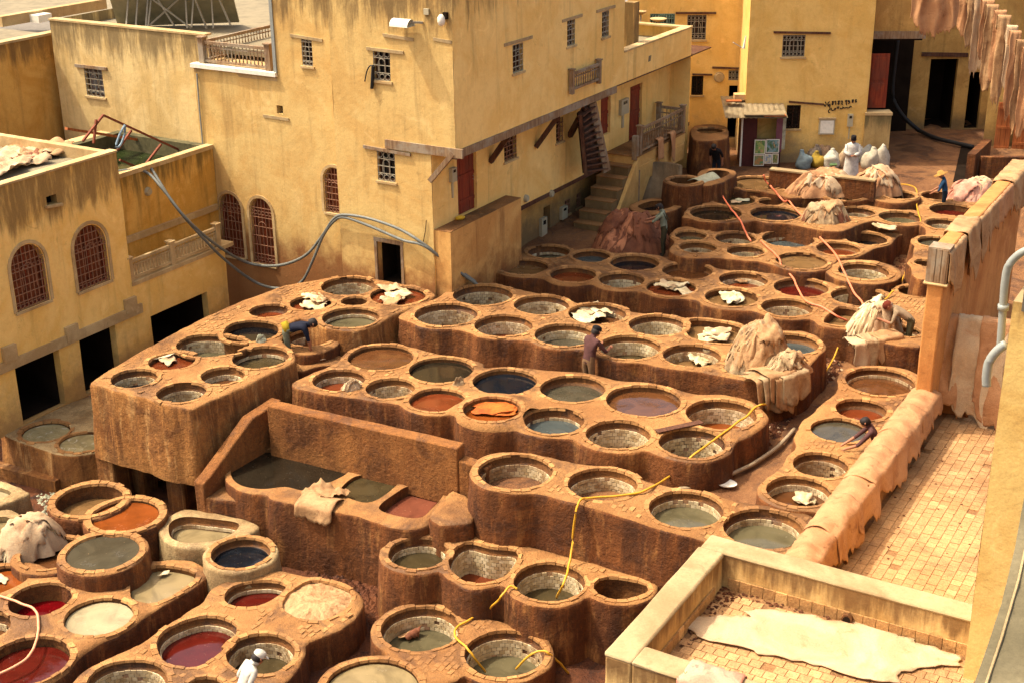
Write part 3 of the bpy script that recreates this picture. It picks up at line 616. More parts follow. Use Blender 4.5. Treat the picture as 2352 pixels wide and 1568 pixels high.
mWOODD = mat_wood('dark_wood', srgb(92, 56, 34), srgb(66, 38, 24), srgb(108, 88, 66), .4)
mWOODO = mat_wood('orange_wood', srgb(170, 96, 44), srgb(140, 72, 30), srgb(120, 84, 54), .35)
mIRON = mat_simple('grille_iron', srgb(150, 140, 118), .6, .3, 20)
mIRONB = mat_simple('grille_brown', srgb(146, 104, 76), .7, .3, 20)
mDARK = mat_simple('dark_interior', srgb(38, 29, 21), .95, .4, 1.2, spec=.05)  # near-black puts the gloom of rooms and holes into the colour
mGLASS = mat_simple('window_glass', srgb(34, 34, 32), .15, .2, 2, bump=.02, spec=.5)
mWARM = mat_simple('brown_shutter', srgb(124, 62, 30), .6, .4, 7, dark=srgb(66, 30, 16))
mMETER = mat_simple('meter_grey', srgb(172, 162, 132), .6, .1, 4)
mBLACKR = mat_simple('black_rubber', srgb(30, 28, 26), .6, .2, 10)
mGREYP = mat_simple('grey_pipe', srgb(138, 142, 134), .4, .25, 5, spec=.4, dark=srgb(116, 116, 106))
mWHITE = mat_simple('white_paint', srgb(226, 220, 200), .6, .15, 8)

class Face:
    def __init__(s, p, d, off=0.0):
        s.d = np.array(d[:2], float)/np.linalg.norm(d[:2]); s.n = np.array([s.d[1], -s.d[0]]); s.p = np.array(p[:2], float)+s.n*off
    def P(s, a, z, off=0.0): q = s.p+s.d*a+s.n*off; return (q[0], q[1], z)
    def px(s, x, y, off=0.0):
        r = ray(x, y); n3 = np.array([s.n[0], s.n[1], 0]); p = np.array([*(s.p+s.n*off), 0]); t = ((p-CAM)@n3)/(r@n3); q = CAM+r*t
        return float((q[:2]-s.p)@s.d), float(q[2])
    def shift(s, off): return Face(s.p, s.d, off)
def rect_px(F, x0, y0, x1, y1):
    a = F.px(x0, (y0+y1)/2)[0]; b = F.px(x1, (y0+y1)/2)[0]; z1 = F.px((x0+x1)/2, y0)[1]; z0 = F.px((x0+x1)/2, y1)[1]; return a, z0, b, z1
def rloop(a, z0, b, z1, arch=False):
    if not arch: return [(a, z0), (b, z0), (b, z1), (a, z1)]
    r = (b-a)/2; c = (a+b)/2; rr = min(r*1.05, (z1-z0)*.6); L = [(a, z0), (b, z0)]
    return L+[(c+r*math.cos(t), z1-rr+rr*math.sin(t)) for t in np.linspace(0, math.pi, 13)]
def wallface(parent, F, outline, holes, mat, step=.45, amp=.02, name='wall', rev=.24, edge=.05, revmat=None):
    out = np.array(outline, float)
    if area2(out) < 0: out = out[::-1]
    def dens(L, st):
        r = []; L = [np.array(q, float) for q in L]
        for i in range(len(L)):
            a, b = L[i], L[(i+1) % len(L)]; m = max(1, int(np.linalg.norm(b-a)/st))
            r += [a+(b-a)*k/m for k in range(m)]
        return np.array(r)
    O = dens(out, step*.7); H = [dens(h, step*.8) for h in holes]
    vv, tri, nb = fill(O, H, step)
    vs = [F.P(a, z, amp*nz(a+F.p[0], z, F.p[1], .7)+amp*.5*nz(a, z, 5, 2.0)) for a, z in vv]; fs = list(tri); mi = [0]*len(fs)
    b0 = len(O)
    for h in H:
        m = len(h); n2 = len(vs)
        for k in range(m): vs.append(F.P(h[k][0], h[k][1], -rev))
        for k in range(m): fs.append((b0+k, b0+(k+1) % m, n2+(k+1) % m, n2+k)); mi.append(1)
        b0 += m
    me = mesh_of(name, vs, fs, True); me.materials.append(mat); me.materials.append(revmat or mat); me.polygons.foreach_set('material_index', mi)
    try: me.set_sharp_from_angle(angle=math.radians(40))
    except Exception: pass
    return link(name, me, parent)
def slab(mb, F, a0, a1, z0, z1, o0, o1, mi=0):   # box on a wall: along, height, offset range from the wall
    q = [F.P(a0, z0, o0), F.P(a1, z0, o0), F.P(a1, z0, o1), F.P(a0, z0, o1), F.P(a0, z1, o0), F.P(a1, z1, o0), F.P(a1, z1, o1), F.P(a0, z1, o1)]
    q = [q[i] for i in (3, 2, 1, 0, 7, 6, 5, 4)]
    return mb.hexa(q, mi)
def part(parent, name, F, a0, a1, z0, z1, o0, o1, mat, **kw):
    m = MB(); slab(m, F, a0, a1, z0, z1, o0, o1); return m.build(name, mat, parent, **kw)
def plank_px(parent, name, F, x0, y0, x1, y1, th, o1, mat, o0=-.02):
    a, z0 = F.px(x0, y0); b, z1 = F.px(x1, y1); m = MB()
    q = [F.P(a, z0-th, o0), F.P(b, z1-th, o0), F.P(b, z1-th, o1), F.P(a, z0-th, o1), F.P(a, z0, o0), F.P(b, z1, o0), F.P(b, z1, o1), F.P(a, z0, o1)]
    m.hexa([q[i] for i in (3, 2, 1, 0, 7, 6, 5, 4)]); return m.build(name, mat, parent)
def window(parent, F, R, arch=False, grille=None, pane=None, frame=None, nx=None, ny=None, rev=.24, sill=True, bar=.022, fw_=.05):
    a, z0, b, z1 = R; w = b-a; h = z1-z0
    P = MB(); L = rloop(a, z0, b, z1, arch); vs = [F.P(p, q, -rev+.02) for p, q in L]
    P.add(vs, [tuple(range(len(vs)))]); wn_ = P.build('window', pane or mGLASS, parent)
    fr = MB(); d0, d1 = -rev+.03, -rev+.11
    slab(fr, F, a, a+fw_, z0, z1-(.5*w if arch else 0), d0, d1); slab(fr, F, b-fw_, b, z0, z1-(.5*w if arch else 0), d0, d1); slab(fr, F, a+fw_, b-fw_, z0, z0+fw_, d0, d1)
    if not arch: slab(fr, F, a+fw_, b-fw_, z1-fw_, z1, d0, d1)
    slab(fr, F, (a+b)/2-.02, (a+b)/2+.02, z0+fw_, z1-fw_, d0+.005, d1-.01)
    fr.build('frame', frame or mWOODD, wn_)
    if grille:
        g = MB(); o = -.03; nx = nx or max(3, int(w/.14)); ny = ny or max(3, int(h/.3)); r = (b-a)/2; c = (a+b)/2; rr = min(r*1.05, h*.6)
        def top(s): return z1 if not arch else z1-rr+rr*math.sqrt(max(0, 1-((s-c)/r)**2))
        for i in range(nx+1):
            s = a+.01+(w-.02)*i/nx; g.beam(F.P(s, z0, o), F.P(s, top(s), o), bar, bar)
        for j in range(ny+1):
            z = z0+.01+(h-.02)*j/ny; 
            if arch and z > z1-rr: 
                e = r*math.sqrt(max(0, 1-((z-(z1-rr))/rr)**2)); s0, s1 = c-e, c+e
            else: s0, s1 = a, b
            if s1-s0 > .05: g.beam(F.P(s0, z, o+.012), F.P(s1, z, o+.012), bar, bar)
        rad = w/nx*.42                          # rings of the scrollwork, top and bottom rows
        for i in range(nx):
            cc = a+w*(i+.5)/nx
            for zz in ((z0+h/ny*.5), (z1-h/ny*.5) if not arch else (z1-rr-.02)):
                pts = [F.P(cc+rad*math.cos(t), zz+rad*math.sin(t), o+.02) for t in np.linspace(0, 2*math.pi, 9)]
                g.tube(pts, bar*.45, 4)
        ar = [F.P(c+w*.2*math.cos(t), z0+h*.55+w*.25*math.sin(t), o+.02) for t in np.linspace(0, math.pi, 8)]
        g.tube([F.P(c+w*.2, z0+h*.3, o+.02)]+ar+[F.P(c-w*.2, z0+h*.3, o+.02)], bar*.5, 4)
        g.build('grille', grille, wn_)
    if sill: part(wn_, 'sill', F, a-.06, b+.06, z0-.07, z0-.004, -rev+.02, .05, mRIM)
    if arch:
        m = MB(); r = (b-a)/2; c = (a+b)/2; rr = min(r*1.05, h*.6); ts = np.linspace(0, math.pi, 13); out = []
        inn = [(b+.03, z0)]+[(c+(r+.03)*math.cos(t), z1-rr+(rr+.03)*math.sin(t)) for t in ts]+[(a-.03, z0)]
        ou = [(b+.12, z0)]+[(c+(r+.12)*math.cos(t), z1-rr+(rr+.12)*math.sin(t)) for t in ts]+[(a-.12, z0)]
        n = len(inn); vs = [F.P(p, q, .035) for p, q in inn]+[F.P(p, q, .035) for p, q in ou]+[F.P(p, q, -.02) for p, q in inn]+[F.P(p, q, -.02) for p, q in ou]; fs = []
        for i in range(n-1): fs += [(i, i+1, n+i+1, n+i), (2*n+i, i, n+i, 3*n+i)[::-1] if False else (n+i, n+i+1, 3*n+i+1, 3*n+i), (i+1, i, 2*n+i, 2*n+i+1)]
        m.add(vs, fs); m.build('surround', mRIM, wn_)
    return wn_
def opening(parent, F, R, depth_=1.2, mat=None, name='opening'):
    a, z0, b, z1 = R; m = MB(); e = .002
    q = [F.P(a-e, z0, -.2), F.P(b+e, z0, -.2), F.P(b+e, z0, -depth_), F.P(a-e, z0, -depth_), F.P(a-e, z1, -.2), F.P(b+e, z1, -.2), F.P(b+e, z1, -depth_), F.P(a-e, z1, -depth_)]
    m.add(q, [(0, 3, 2, 1)[::-1], (4, 5, 6, 7)[::-1], (1, 2, 6, 5), (2, 3, 7, 6), (3, 0, 4, 7)]); return m.build(name, mat or mDARK, parent)
def door(parent, F, R, mat, n=4, off=-.12, name='door', handle=True):
    a, z0, b, z1 = R; base = None; w = (b-a)/n
    m = MB(); slab(m, F, a, b, z0, z1, off-.05, off-.02); base = m.build(name, mat, parent)
    for i in range(n):
        k = MB(); slab(k, F, a+w*i+.006, a+w*(i+1)-.006, z0+.01, z1-.01, off-.02, off+.012+.006*(i % 2)); k.build('plank', mat, base)
    for z in (z0+.18*(z1-z0), z0+.55*(z1-z0), z0+.9*(z1-z0)):
        k = MB(); slab(k, F, a+.02, b-.02, z-.05, z+.05, off+.02, off+.045); k.build('rail', mat, base)
    if handle:
        k = MB(); k.tube([F.P(b-.12, z0+.45*(z1-z0), off+.05), F.P(b-.12, z0+.45*(z1-z0), off+.09), F.P(b-.12, z0+.5*(z1-z0), off+.09), F.P(b-.12, z0+.5*(z1-z0), off+.05)], .012, 6); k.build('handle', mIRON, base)
    return base
def railing(label, pts, h, mat, post=None, group=None, cell=.17, z=None, balus=True, capm=None, posts=None):
    """balustrade through 3D base points; posts, rails, spindles each a part"""
    root = thing('balustrade', label, 'railing', tuple(pts[0]), group)
    post = post or .12
    for p in (posts if posts is not None else pts):
        q = MB(); q.box(p, U, V, post/2, post/2, p[2]-.05, p[2]+h+.08); po = q.build('post', mat, root)
        q = MB(); q.box(p, U, V, post/2+.03, post/2+.03, p[2]+h+.08, p[2]+h+.12); q.build('cap', capm or mat, po)
    for a, b in zip(pts[:-1], pts[1:]):
        a = Vector(a); b = Vector(b)
        for zz, t, nm in ((h-.05, .09, 'handrail'), (.1, .07, 'bottom_rail'), (h*.72, .035, 'middle_rail')):
            q = MB(); q.beam(a+Vector((0, 0, zz)), b+Vector((0, 0, zz)), .09 if t > .04 else .04, t); q.build(nm, mat, root)
        n = max(2, int((b-a).length/cell))
        for i in range(1, n):
            p = a.lerp(b, i/n); q = MB()
            q.lathe((p.x, p.y, p.z), [(.014, .12), (.026, h*.25), (.014, h*.36), (.026, h*.5), (.014, h*.62), (.014, h-.06)], 6); q.build('spindle', mat, root, True)
    return root
def roofslab(parent, corners, z, th, mat, name='roof'):
    m = MB(); L = [tuple(c[:2]) for c in corners]
    if area2(L) < 0: L = L[::-1]
    n = len(L); m.add([(*p, z-th) for p in L]+[(*p, z) for p in L], [tuple(range(n))[::-1], tuple(range(n, 2*n))]+[(i, (i+1) % n, n+(i+1) % n, n+i) for i in range(n)])
    return m.build(name, mat, parent)
def lantern(parent, F, x, y, r=.12, mat=None, name='bulkhead_lamp'):
    a, z = F.px(x, y); m = MB(); n = 14
    for rr, o0, o1 in ((r, -.01, .05), (r*.8, .05, .09)):
        m.add([F.P(a+rr*math.cos(2*math.pi*i/n), z+rr*math.sin(2*math.pi*i/n), o0) for i in range(n)]+[F.P(a+rr*.94*math.cos(2*math.pi*i/n), z+rr*.94*math.sin(2*math.pi*i/n), o1) for i in range(n)],
              [tuple(range(n, 2*n))]+[(i, (i+1) % n, n+(i+1) % n, n+i) for i in range(n)])
    return m.build(name, mat or mMETER, parent)
def meter(F, x0, y0, x1, y1, label):
    a, z0, b, z1 = rect_px(F, x0, y0, x1, y1); root = thing('meter_box', label, 'meter box', F.P((a+b)/2, z0, 0))
    m = MB(); slab(m, F, a, b, z0, z1, .0, .12); m.build('case', mMETER, root)
    m = MB(); slab(m, F, a+(b-a)*.25, b-(b-a)*.25, z0+(z1-z0)*.68, z0+(z1-z0)*.88, .12, .128); m.build('dial_window', mGLASS, root)
    m = MB(); slab(m, F, a+(b-a)*.4, b-(b-a)*.4, z0-.5, z0, .0, .05); m.build('conduit', mMETER, root)
    return root

# --- tower
cl = at(1000, 665, 1.1)
TF = Face(cl, -V); TL = TF.shift(-.34); TRL = Face(cl, U)
s_up, z_ov = TF.px(1046, 348); s_tf0 = TF.px(786, 600)[0]; s_tl0 = TL.px(466, 380)[0]
z_ter = TL.px(535, 158)[1]; s_ter = TL.px(634, 150)[0]; TOPZ = 11.6
tower = thing('tower_house', 'tall yellow plastered house with corbelled upper storey standing over the vats', 'house', (cl[0], cl[1], 0.0))
TR = Face(TF.P(s_up, 0), U)
W = {}
W['f1'] = rect_px(TF, 857, 116, 896, 186); W['f2'] = rect_px(TF, 867, 349, 907, 417); W['fd'] = rect_px(TF, 868, 559, 922, 654)
wallface(tower, TF, [(s_tf0, .6), (0, .6), (0, z_ov), (s_up, z_ov), (s_up, TOPZ), (s_tf0, TOPZ)], [rloop(*W['f1']), rloop(*W['f2']), rloop(*W['fd'])], mTOWL)
part(tower, 'wall_return', TF, s_tf0-.002, s_tf0+.002, .6, TOPZ, -.34, 0, mTOWL)
window(tower, TF, W['f1'], grille=mIRON, nx=3, ny=4); window(tower, TF, W['f2'], grille=mIRON, nx=3, ny=4)
opening(tower, TF, W['fd'], 1.0); d0 = W['fd']
part(tower, 'door_frame', TF, d0[0]-.1, d0[2]+.1, d0[3], d0[3]+.12, -.05, .03, mWOODG)
for a in (d0[0]-.09, d0[2]): part(tower, 'door_frame', TF, a, a+.09, d0[1], d0[3]-.003, -.05, .028, mWOODG)
W['l1'] = rect_px(TL, 693, 86, 717, 152); W['v1'] = rect_px(TL, 636, 243, 650, 262)
W['a1'] = rect_px(TL, 508, 447, 556, 588); W['a2'] = rect_px(TL, 579, 458, 627, 606); W['a3'] = rect_px(TL, 746, 387, 793, 490)
sL1 = s_tf0+.5
wallface(tower, TL, [(s_tl0, -1.2), (sL1, -1.2), (sL1, TOPZ), (s_ter, TOPZ), (s_ter, z_ter), (s_tl0, z_ter)], [rloop(*W['l1']), rloop(*W['v1'])]+[rloop(*W[k], True) for k in ('a1', 'a2', 'a3')], mTOWL)
window(tower, TL, W['l1'], grille=mIRON, nx=3, ny=6); opening(tower, TL, W['v1'], .5, name='vent')
for k in ('a1', 'a2', 'a3'): window(tower, TL, W[k], True, mIRONB, mWARM, mWOODR, nx=6, ny=7, bar=.018)
# right-hand upper storey on its long beam
sR1 = TR.px(1433, 100)[0]; sR2 = TR.px(1588, 100)[0]; zpar = TR.px(1510, 93)[1]
W['r1'] = rect_px(TR, 1178, 101, 1202, 166); W['r2'] = rect_px(TR, 1302, 44, 1321, 105); W['r3'] = rect_px(TR, 1383, 26, 1399, 85)
zb1 = TR.px(1200, 296)[1]
wallface(tower, TR, [(0, z_ov), (sR2, z_ov), (sR2, zpar), (sR1, zpar), (sR1, TOPZ), (0, TOPZ)], [rloop(*W[k]) for k in ('r1', 'r2', 'r3')], mTOWR)
for k in ('r1', 'r2', 'r3'): window(tower, TR, W[k], grille=mIRON, nx=3, ny=5)
# lower right wall and storeys below the beam
zled = TRL.px(1075, 492)[1]; sD = TRL.px(1052, 420)[0]; sE = TRL.px(1582, 300)[0]; sK = TRL.px(1166, 498)[0]; zK = TRL.px(1166, 498)[1]
W['d1'] = rect_px(TRL, 1051, 332, 1095, 490); W['w1'] = rect_px(TRL, 1158, 313, 1187, 367); W['w2'] = rect_px(TRL, 1277, 272, 1294, 326)
W['d2'] = rect_px(TRL, 1380, 222, 1402, 310); W['d3'] = rect_px(TRL, 1446, 196, 1474, 336); W['w3'] = rect_px(TRL, 1546, 166, 1562, 220)
wallface(tower, TRL, [(0, .4), (sK, .4), (sK, zK), (sE, zK), (sE, z_ov+.02), (0, z_ov+.02)], [rloop(*W[k]) for k in ('d1', 'w1', 'w2', 'd2', 'd3', 'w3')], mTOWR)
door(tower, TRL, W['d1'], mWOODR, 4); door(tower, TRL, W['d2'], mWOODR, 3); door(tower, TRL, W['d3'], mWOODR, 3)
window(tower, TRL, W['w1'], grille=mIRONB, nx=4, ny=5); window(tower, TRL, W['w2'], grille=mIRONB, nx=2, ny=5); window(tower, TRL, W['w3'], grille=mIRON, nx=3, ny=5)
TG = TRL.shift(-.55); W['g1'] = rect_px(TG, 1249, 474, 1264, 552); W['g2'] = rect_px(TG, 1297, 459, 1309, 492); W['g3'] = rect_px(TG, 1324, 444, 1334, 476); W['g4'] = rect_px(TG, 1185, 505, 1232, 560)
wallface(tower, TG, [(sK-.6, .0), (sE, .0), (sE, zK), (sK-.6, zK)], [rloop(*W[k]) for k in ('g1', 'g2', 'g3')], mBACKD)
opening(tower, TG, W['g1'], 1.0); window(tower, TG, W['g2'], grille=mIRONB, nx=2, ny=3); window(tower, TG, W['g3'], grille=mIRONB, nx=2, ny=3)
m = MB(); slab(m, TRL, sK-.02, sE, zK-.02, zK+.12, -.56, .02); m.build('beam', mWOODD, tower)
m = MB(); slab(m, TRL, 0.0, sE, z_ov-.05, z_ov+.0, -.2, s_up-.01); m.build('soffit', mWOODD, tower)
m = MB(); slab(m, TR, -.02, TR.px(1415, 220)[0], z_ov-.24, z_ov-.005, -.3, .03); m.build('beam', mWOODG, tower)
plank_px(tower, 'beam', TF, 886, 320, 1064, 344, .26, .06, mWOODG); plank_px(tower, 'lintel', TF, 836, 333, 944, 352, .09, .06, mWOODG)
# far end, back and roofs so that the house is closed
e1 = TR.P(sR2, 0); e2 = TRL.P(sE, 0)
FE = Face(e1, V); wallface(tower, FE, [(0, .4), (9, .4), (9, zpar), (0, zpar)], [], mTOWR)
FW_ = Face(TL.P(s_tl0, 0, -9.0), -U); wallface(tower, FW_, [(0, -1.2), (9, -1.2), (9, z_ter), (0, z_ter)], [], mTOWL)
FS = Face(TL.P(s_ter, 0, -9.0), -U); wallface(tower, FS, [(0, z_ter), (9, z_ter), (9, TOPZ), (0, TOPZ)], [], mTOWL)
roofslab(tower, [TF.P(s_tf0, 0), TF.P(s_up, 0), TR.P(sR1, 0), TL.P(s_ter, 0, -9.5), TL.P(s_ter, 0)], TOPZ-.01, .3, mRIM)
roofslab(tower, [TR.P(sR1, 0, -.01), TR.P(sR2, 0, -.01), TR.P(sR2, 0, -8), TR.P(sR1, 0, -8)], zpar-.45, .2, mROOFW)
F5 = Face(TR.P(sR1, 0, -8), -V); wallface(tower, F5, [(0, zpar-.5), (8, zpar-.5), (8, TOPZ), (0, TOPZ)], [], mTOWR)
m = MB(); slab(m, TR, sR1+.01, sR2+.02, zpar, zpar+.06, -.3, .03); m.build('coping', mRIM, tower)
m = MB(); slab(m, FE, .05, 8, zpar, zpar+.055, -.3, .03); m.build('coping', mRIM, tower)
roofslab(tower, [TL.P(s_tl0, 0, .0), TL.P(s_ter, 0, .0), TL.P(s_ter, 0, -8), TL.P(s_tl0, 0, -8)], z_ter+.01, .25, mRIM, 'terrace_floor')
m = MB(); slab(m, TL, s_tl0-.05, s_ter+.02, z_ter-.09, z_ter+.03, -.2, .1); m.build('cornice', mWHITE, tower)
m = MB(); slab(m, TL, s_ter-.08, s_ter+.03, z_ter, TOPZ, -.02, .04); m.build('downpipe', mGREYP, tower)
# lintels over windows
for F, x0, y0, x1, y1 in ((TF, 842, 108, 927, 118), (TF, 880, 77, 950, 88), (TF, 996, 86, 1038, 94), (TL, 667, 78, 741, 90), (TL, 605, 263, 664, 272), (TR, 1157, 101, 1222, 82), (TR, 1290, 46, 1337, 32), (TR, 1370, 24, 1412, 12), (TRL, 1135, 336, 1120, 338)):
    if F is not TRL: plank_px(tower, 'lintel', F, x0, y0, x1, y1, .09, .03, mSTONE)
# diagonal brackets under the overhang
def bracket(x0, y0, x1, y1, th=.16, mat=None):
    a, z0 = TRL.px(x0, y0); b, z1 = TR.px(x1, y1); m = MB(); m.beam(TRL.P(a, z0, .02), TR.P(b, z1, -.12), th, th); return m.build('bracket', mat or mWOODD, tower)
bracket(1125, 372, 1182, 305); bracket(1230, 338, 1290, 268); bracket(1307, 313, 1352, 248)
m = MB(); a, z0 = TF.px(990, 415); m.beam(TF.P(a, z0, .05), TF.P(s_up-.05, z_ov-.05, .02), .12, .14); m.build('bracket', mWOODG, tower)
# bench block below the red door
lb = [at(x, y, zled) for x, y in ((1047, 505), (1096, 487), (1167, 498), (1157, 514), (1128, 524))]
bz = thing('bench_block', 'tall plastered masonry bench below the red door with a yellow sandal on it', 'bench', (lb[0][0], lb[0][1], 0))
q = [TRL.P(.05, 0, .0), TRL.P(.05, 0, .55), TRL.P(sK-.1, 0, .55), TRL.P(sK-.1, 0, .0)]
m = MB(); L = [p[:2] for p in q]; L = L if area2(L) > 0 else L[::-1]
m.add([(*p, .3) for p in L]+[(*p, zled) for p in L], [(4, 5, 6, 7)]+[(i, (i+1) % 4, 4+(i+1) % 4, 4+i) for i in range(4)]); bb = m.build('masonry', mat_plaster('plaster_bench', srgb(206, 160, 92), srgb(184, 134, 72), srgb(104, 62, 34), None, 1, srgb(104, 58, 30), .3, 1.6, streak=.5), bz)
roofslab(bz, q, zled+.02, .015, mTOP, 'seat_slab')
# lamps, dish and box on the tower
lamp = thing('floodlight', 'white hooded floodlight on the tower wall above the barred window', 'floodlight', TF.P(*TF.px(945, 50)))
a, z = TF.px(946, 50); m = MB()
for i in range(9):
    t0, t1 = math.pi*i/9, math.pi*(i+1)/9
    m.add([F for s in (0, .95) for F in (TF.P(a-.45+s*.62+.16*math.cos(t0)*0, z-.1+.2*math.sin(t0), .25-.2*math.cos(t0)), TF.P(a-.45+s*.62, z-.1+.2*math.sin(t1), .25-.2*math.cos(t1)))], [(0, 1, 3, 2)])
m.add([TF.P(a-.45, z-.1, .05), TF.P(a-.45, z-.1, .45), TF.P(a+.14, z-.1, .45), TF.P(a+.14, z-.1, .05)], [(0, 1, 2, 3)]); m.build('hood', mWHITE, lamp)
m = MB(); m.beam(TF.P(a+.1, z+.02, .2), TF.P(a+.38, z, .02), .06, .06); m.build('arm', mIRON, lamp)
a, z = TF.px(1020, 45); lamp = thing('wall_lamp', 'white egg shaped lamp near the tower corner', 'lamp', TF.P(a, z)); m = MB()
m.lathe((*TF.P(a, 0, .14)[:2], z-.17), [(.02, 0), (.08, .04), (.11, .14), (.1, .24), (.05, .31), (.01, .33)], 12); m.build('globe', mWHITE, lamp, True)
m = MB(); slab(m, TF, a+.02, a+.14, z+.02, z+.2, 0, .1); m.build('bracket', mDARK, lamp)
a, z = TF.px(981, 27); m = MB(); slab(m, TF, a-.08, a+.08, z-.08, z+.08, 0, .06); m.build('junction_box', mMETER, None, label='small pale junction box above the floodlight on the tower', cat='junction box')
for x, y, lab in ((1207, 456, 'round bulkhead lamp low on the golden wall left of the seam'), (1265, 445, 'round bulkhead lamp low on the golden wall right of the seam')):
    a, z = TRL.px(x, y); tag(lantern(None, TRL, x, y, .13), lab, 'lamp')
meter(TRL, 1031, 385, 1042, 417, 'slim grey meter box beside the red door under the beam')
meter(TRL, 1421, 228, 1438, 262, 'double grey meter box between the two red doors')
meter(TG, 1238, 500, 1250, 545, 'grey meter box beside the dark slot doorway'); meter(TG, 1285, 474, 1297, 502, 'grey meter box between dark slot doorway and small window')
# window railing on the upper storey
a0, zz0 = TR.px(1306, 205); a1, _ = TR.px(1368, 190); zz0 = TR.px(1337, 200)[1]
railing('small dark wooden balustrade under the upper windows of the golden wall', [TR.P(a0, zz0, .12), TR.P(a1, zz0, .12)], TR.px(1337, 148)[1]-zz0-.1, mWOODG, .13, cell=.15)
# cable stub on window f1
m = MB(); m.tube(catmull([TF.P(*TF.px(x, y), .06) for x, y in ((841, 187), (845, 165), (852, 152), (860, 150))], 4), .02, 5); m.tube([TF.P(*TF.px(x, y), .06) for x, y in ((860, 152), (857, 203))], .05, 6)
m.build('cable_stub', mBLACKR, None, label='black pipe and cable stub hanging at the barred tower window', cat='cable')

# --- arcade house on the left
lp = at(120, 945, -1.15); LB = Face(lp, U)
house = thing('arcade_house', 'yellow house with two big arched grilles over dark ground floor openings', 'house', (lp[0], lp[1], -1.2))
sA = LB.px(-160, 600)[0]; sB = LB.px(292, 560)[0]; sC = LB.px(520, 620)[0]
zTop = LB.px(150, 385)[1]; zRail = LB.px(400, 612)[1]; zBand = LB.px(150, 770)[1]
W['h1'] = rect_px(LB, 27, 559, 107, 708); W['h2'] = rect_px(LB, 172, 515, 247, 661); W['hv'] = rect_px(LB, 107, 449, 131, 470)
W['o1'] = rect_px(LB, 39, 797, 145, 955); W['o2'] = rect_px(LB, 187, 752, 273, 890); W['o3'] = rect_px(LB, 349, 696, 484, 815)
for k in ('o1', 'o2', 'o3'): W[k] = (W[k][0], -1.12, W[k][2], W[k][3])
def skew(R, F, top): return R
wallface(house, LB, [(sA, -1.2), (sC, -1.2), (sC, zRail), (sB, zRail), (sB, zTop), (sA, zTop)], [rloop(*W['h1'], True), rloop(*W['h2'], True), rloop(*W['hv'])]+[rloop(*W[k]) for k in ('o1', 'o2', 'o3')], mLEFT)
for k in ('h1', 'h2'): window(house, LB, W[k], True, mIRONB, mWARM, mWOODR, nx=8, ny=8, bar=.02)
opening(house, LB, W['hv'], .5, name='vent'); plank_px(house, 'sill', LB, 104, 473, 140, 466, .07, .08, mRIM)
for k in ('o1', 'o2', 'o3'): opening(house, LB, W[k], 2.5)
m = MB(); slab(m, LB, sA, sB+.25, zBand-.28, zBand, -.05, .07); m.build('string_course', mRIM, house)
for x, y in ((20, 815), (163, 768), (298, 705)):
    a, z = LB.px(x, y); part(house, 'corbel', LB, a-.22, a+.22, z-.15, z+.28, -.02, .1, mRIM)
LT = LB.shift(-1.15); zTank = LT.px(370, 372)[1]; zMol = LT.px(380, 515)[1]; sT0 = LT.px(278, 400)[0]; sT1 = LT.px(482, 430)[0]
wallface(house, LT, [(sT0-.6, zRail-.3), (sT1+.3, zRail-.3), (sT1+.3, zTank), (sT0-.6, zTank)], [], mTANK)
part(house, 'moulding', LT, sT0-.5, sT1+.2, zMol-.12, zMol+.06, -.02, .12, mRIM)
roofslab(house, [LB.P(sB, 0, .03), LB.P(sC+.4, 0, .03), LB.P(sC+.4, 0, -1.2), LB.P(sB, 0, -1.2)], zRail+.03, .12, mRIM, 'balcony_floor')
FB = Face(LB.P(sB, 0), V); wallface(house, FB, [(0, zRail), (5.2, zRail), (5.2, zTop), (0, zTop)], [], mLEFT)
FN = Face(LB.P(sA, 0, -5.2), -U)
roofslab(house, [LB.P(sA, 0, -.1), LB.P(sB, 0, -.1), LB.P(sB, 0, -5.2), LB.P(sA, 0, -5.2)], zTop-.32, .2, mROOFW)
for nm, a0, a1, o0, o1 in (('parapet', sA, sB-.0, -.26, -.03), ('parapet', sA, sB+.02, -5.2, -4.95)):
    m = MB(); slab(m, LB, a0, a1, zTop-.34, zTop+.02, o0, o1); m.build(nm, mRIM, house)
m = MB(); slab(m, LB, sA, sB+.02, zTop+.004, zTop+.06, -.28, .025); m.build('coping', mRIM, house)
m = MB(); slab(m, LB, sB-.24, sB-.01, zTop-.34, zTop+.018, -4.95, -.26); m.build('parapet', mRIM, house)
# roof tank behind the balcony
mSLIME = mat_plaster('slimy_tank_wall', srgb(96, 88, 58), srgb(70, 66, 40), srgb(36, 38, 20), zTank+.6, 1.5, streak=.4)
tank = thing('roof_tank', 'long open roof tank of dark green water behind the balcony', 'water tank', LT.P(sT0, zTank-1.0))
for o0, o1, a0, a1 in ((-.25, .02, sT0-.6, sT1+.3), (-4.1, -3.8, sT0-.6, sT1+.3)):
    m = MB(); slab(m, LT, a0, a1, zTank-(.1 if o1 > -1 else 1.2), zTank+.03, o0, o1); m.build('rim', mRIM if o1 > -1 else mSLIME, tank)
m = MB(); slab(m, LT, sT0-.6, sT1+.3, zTank-1.2, zTank-.1, -.25, -.2); m.build('lining', mSLIME, tank)
m = MB(); slab(m, LT, sT1-.0, sT1+.3, zTank-1.2, zTank+.02, -3.8, -.25); m.build('rim', mSLIME, tank)
m = MB(); slab(m, LT, sT0-.6, sT0-.35, zTank-1.2, zTank+.02, -3.8, -.25); m.build('rim', mSLIME, tank)
m = MB(); m.add([LT.P(a, zTank-.5, o) for a, o in ((sT0-.4, -.2), (sT1+.1, -.2), (sT1+.1, -3.85), (sT0-.4, -3.85))], [(0, 1, 2, 3)]); m.build('water', mat_liquid('liquid_tank', srgb(38, 46, 22), srgb(16, 20, 10)), tank)
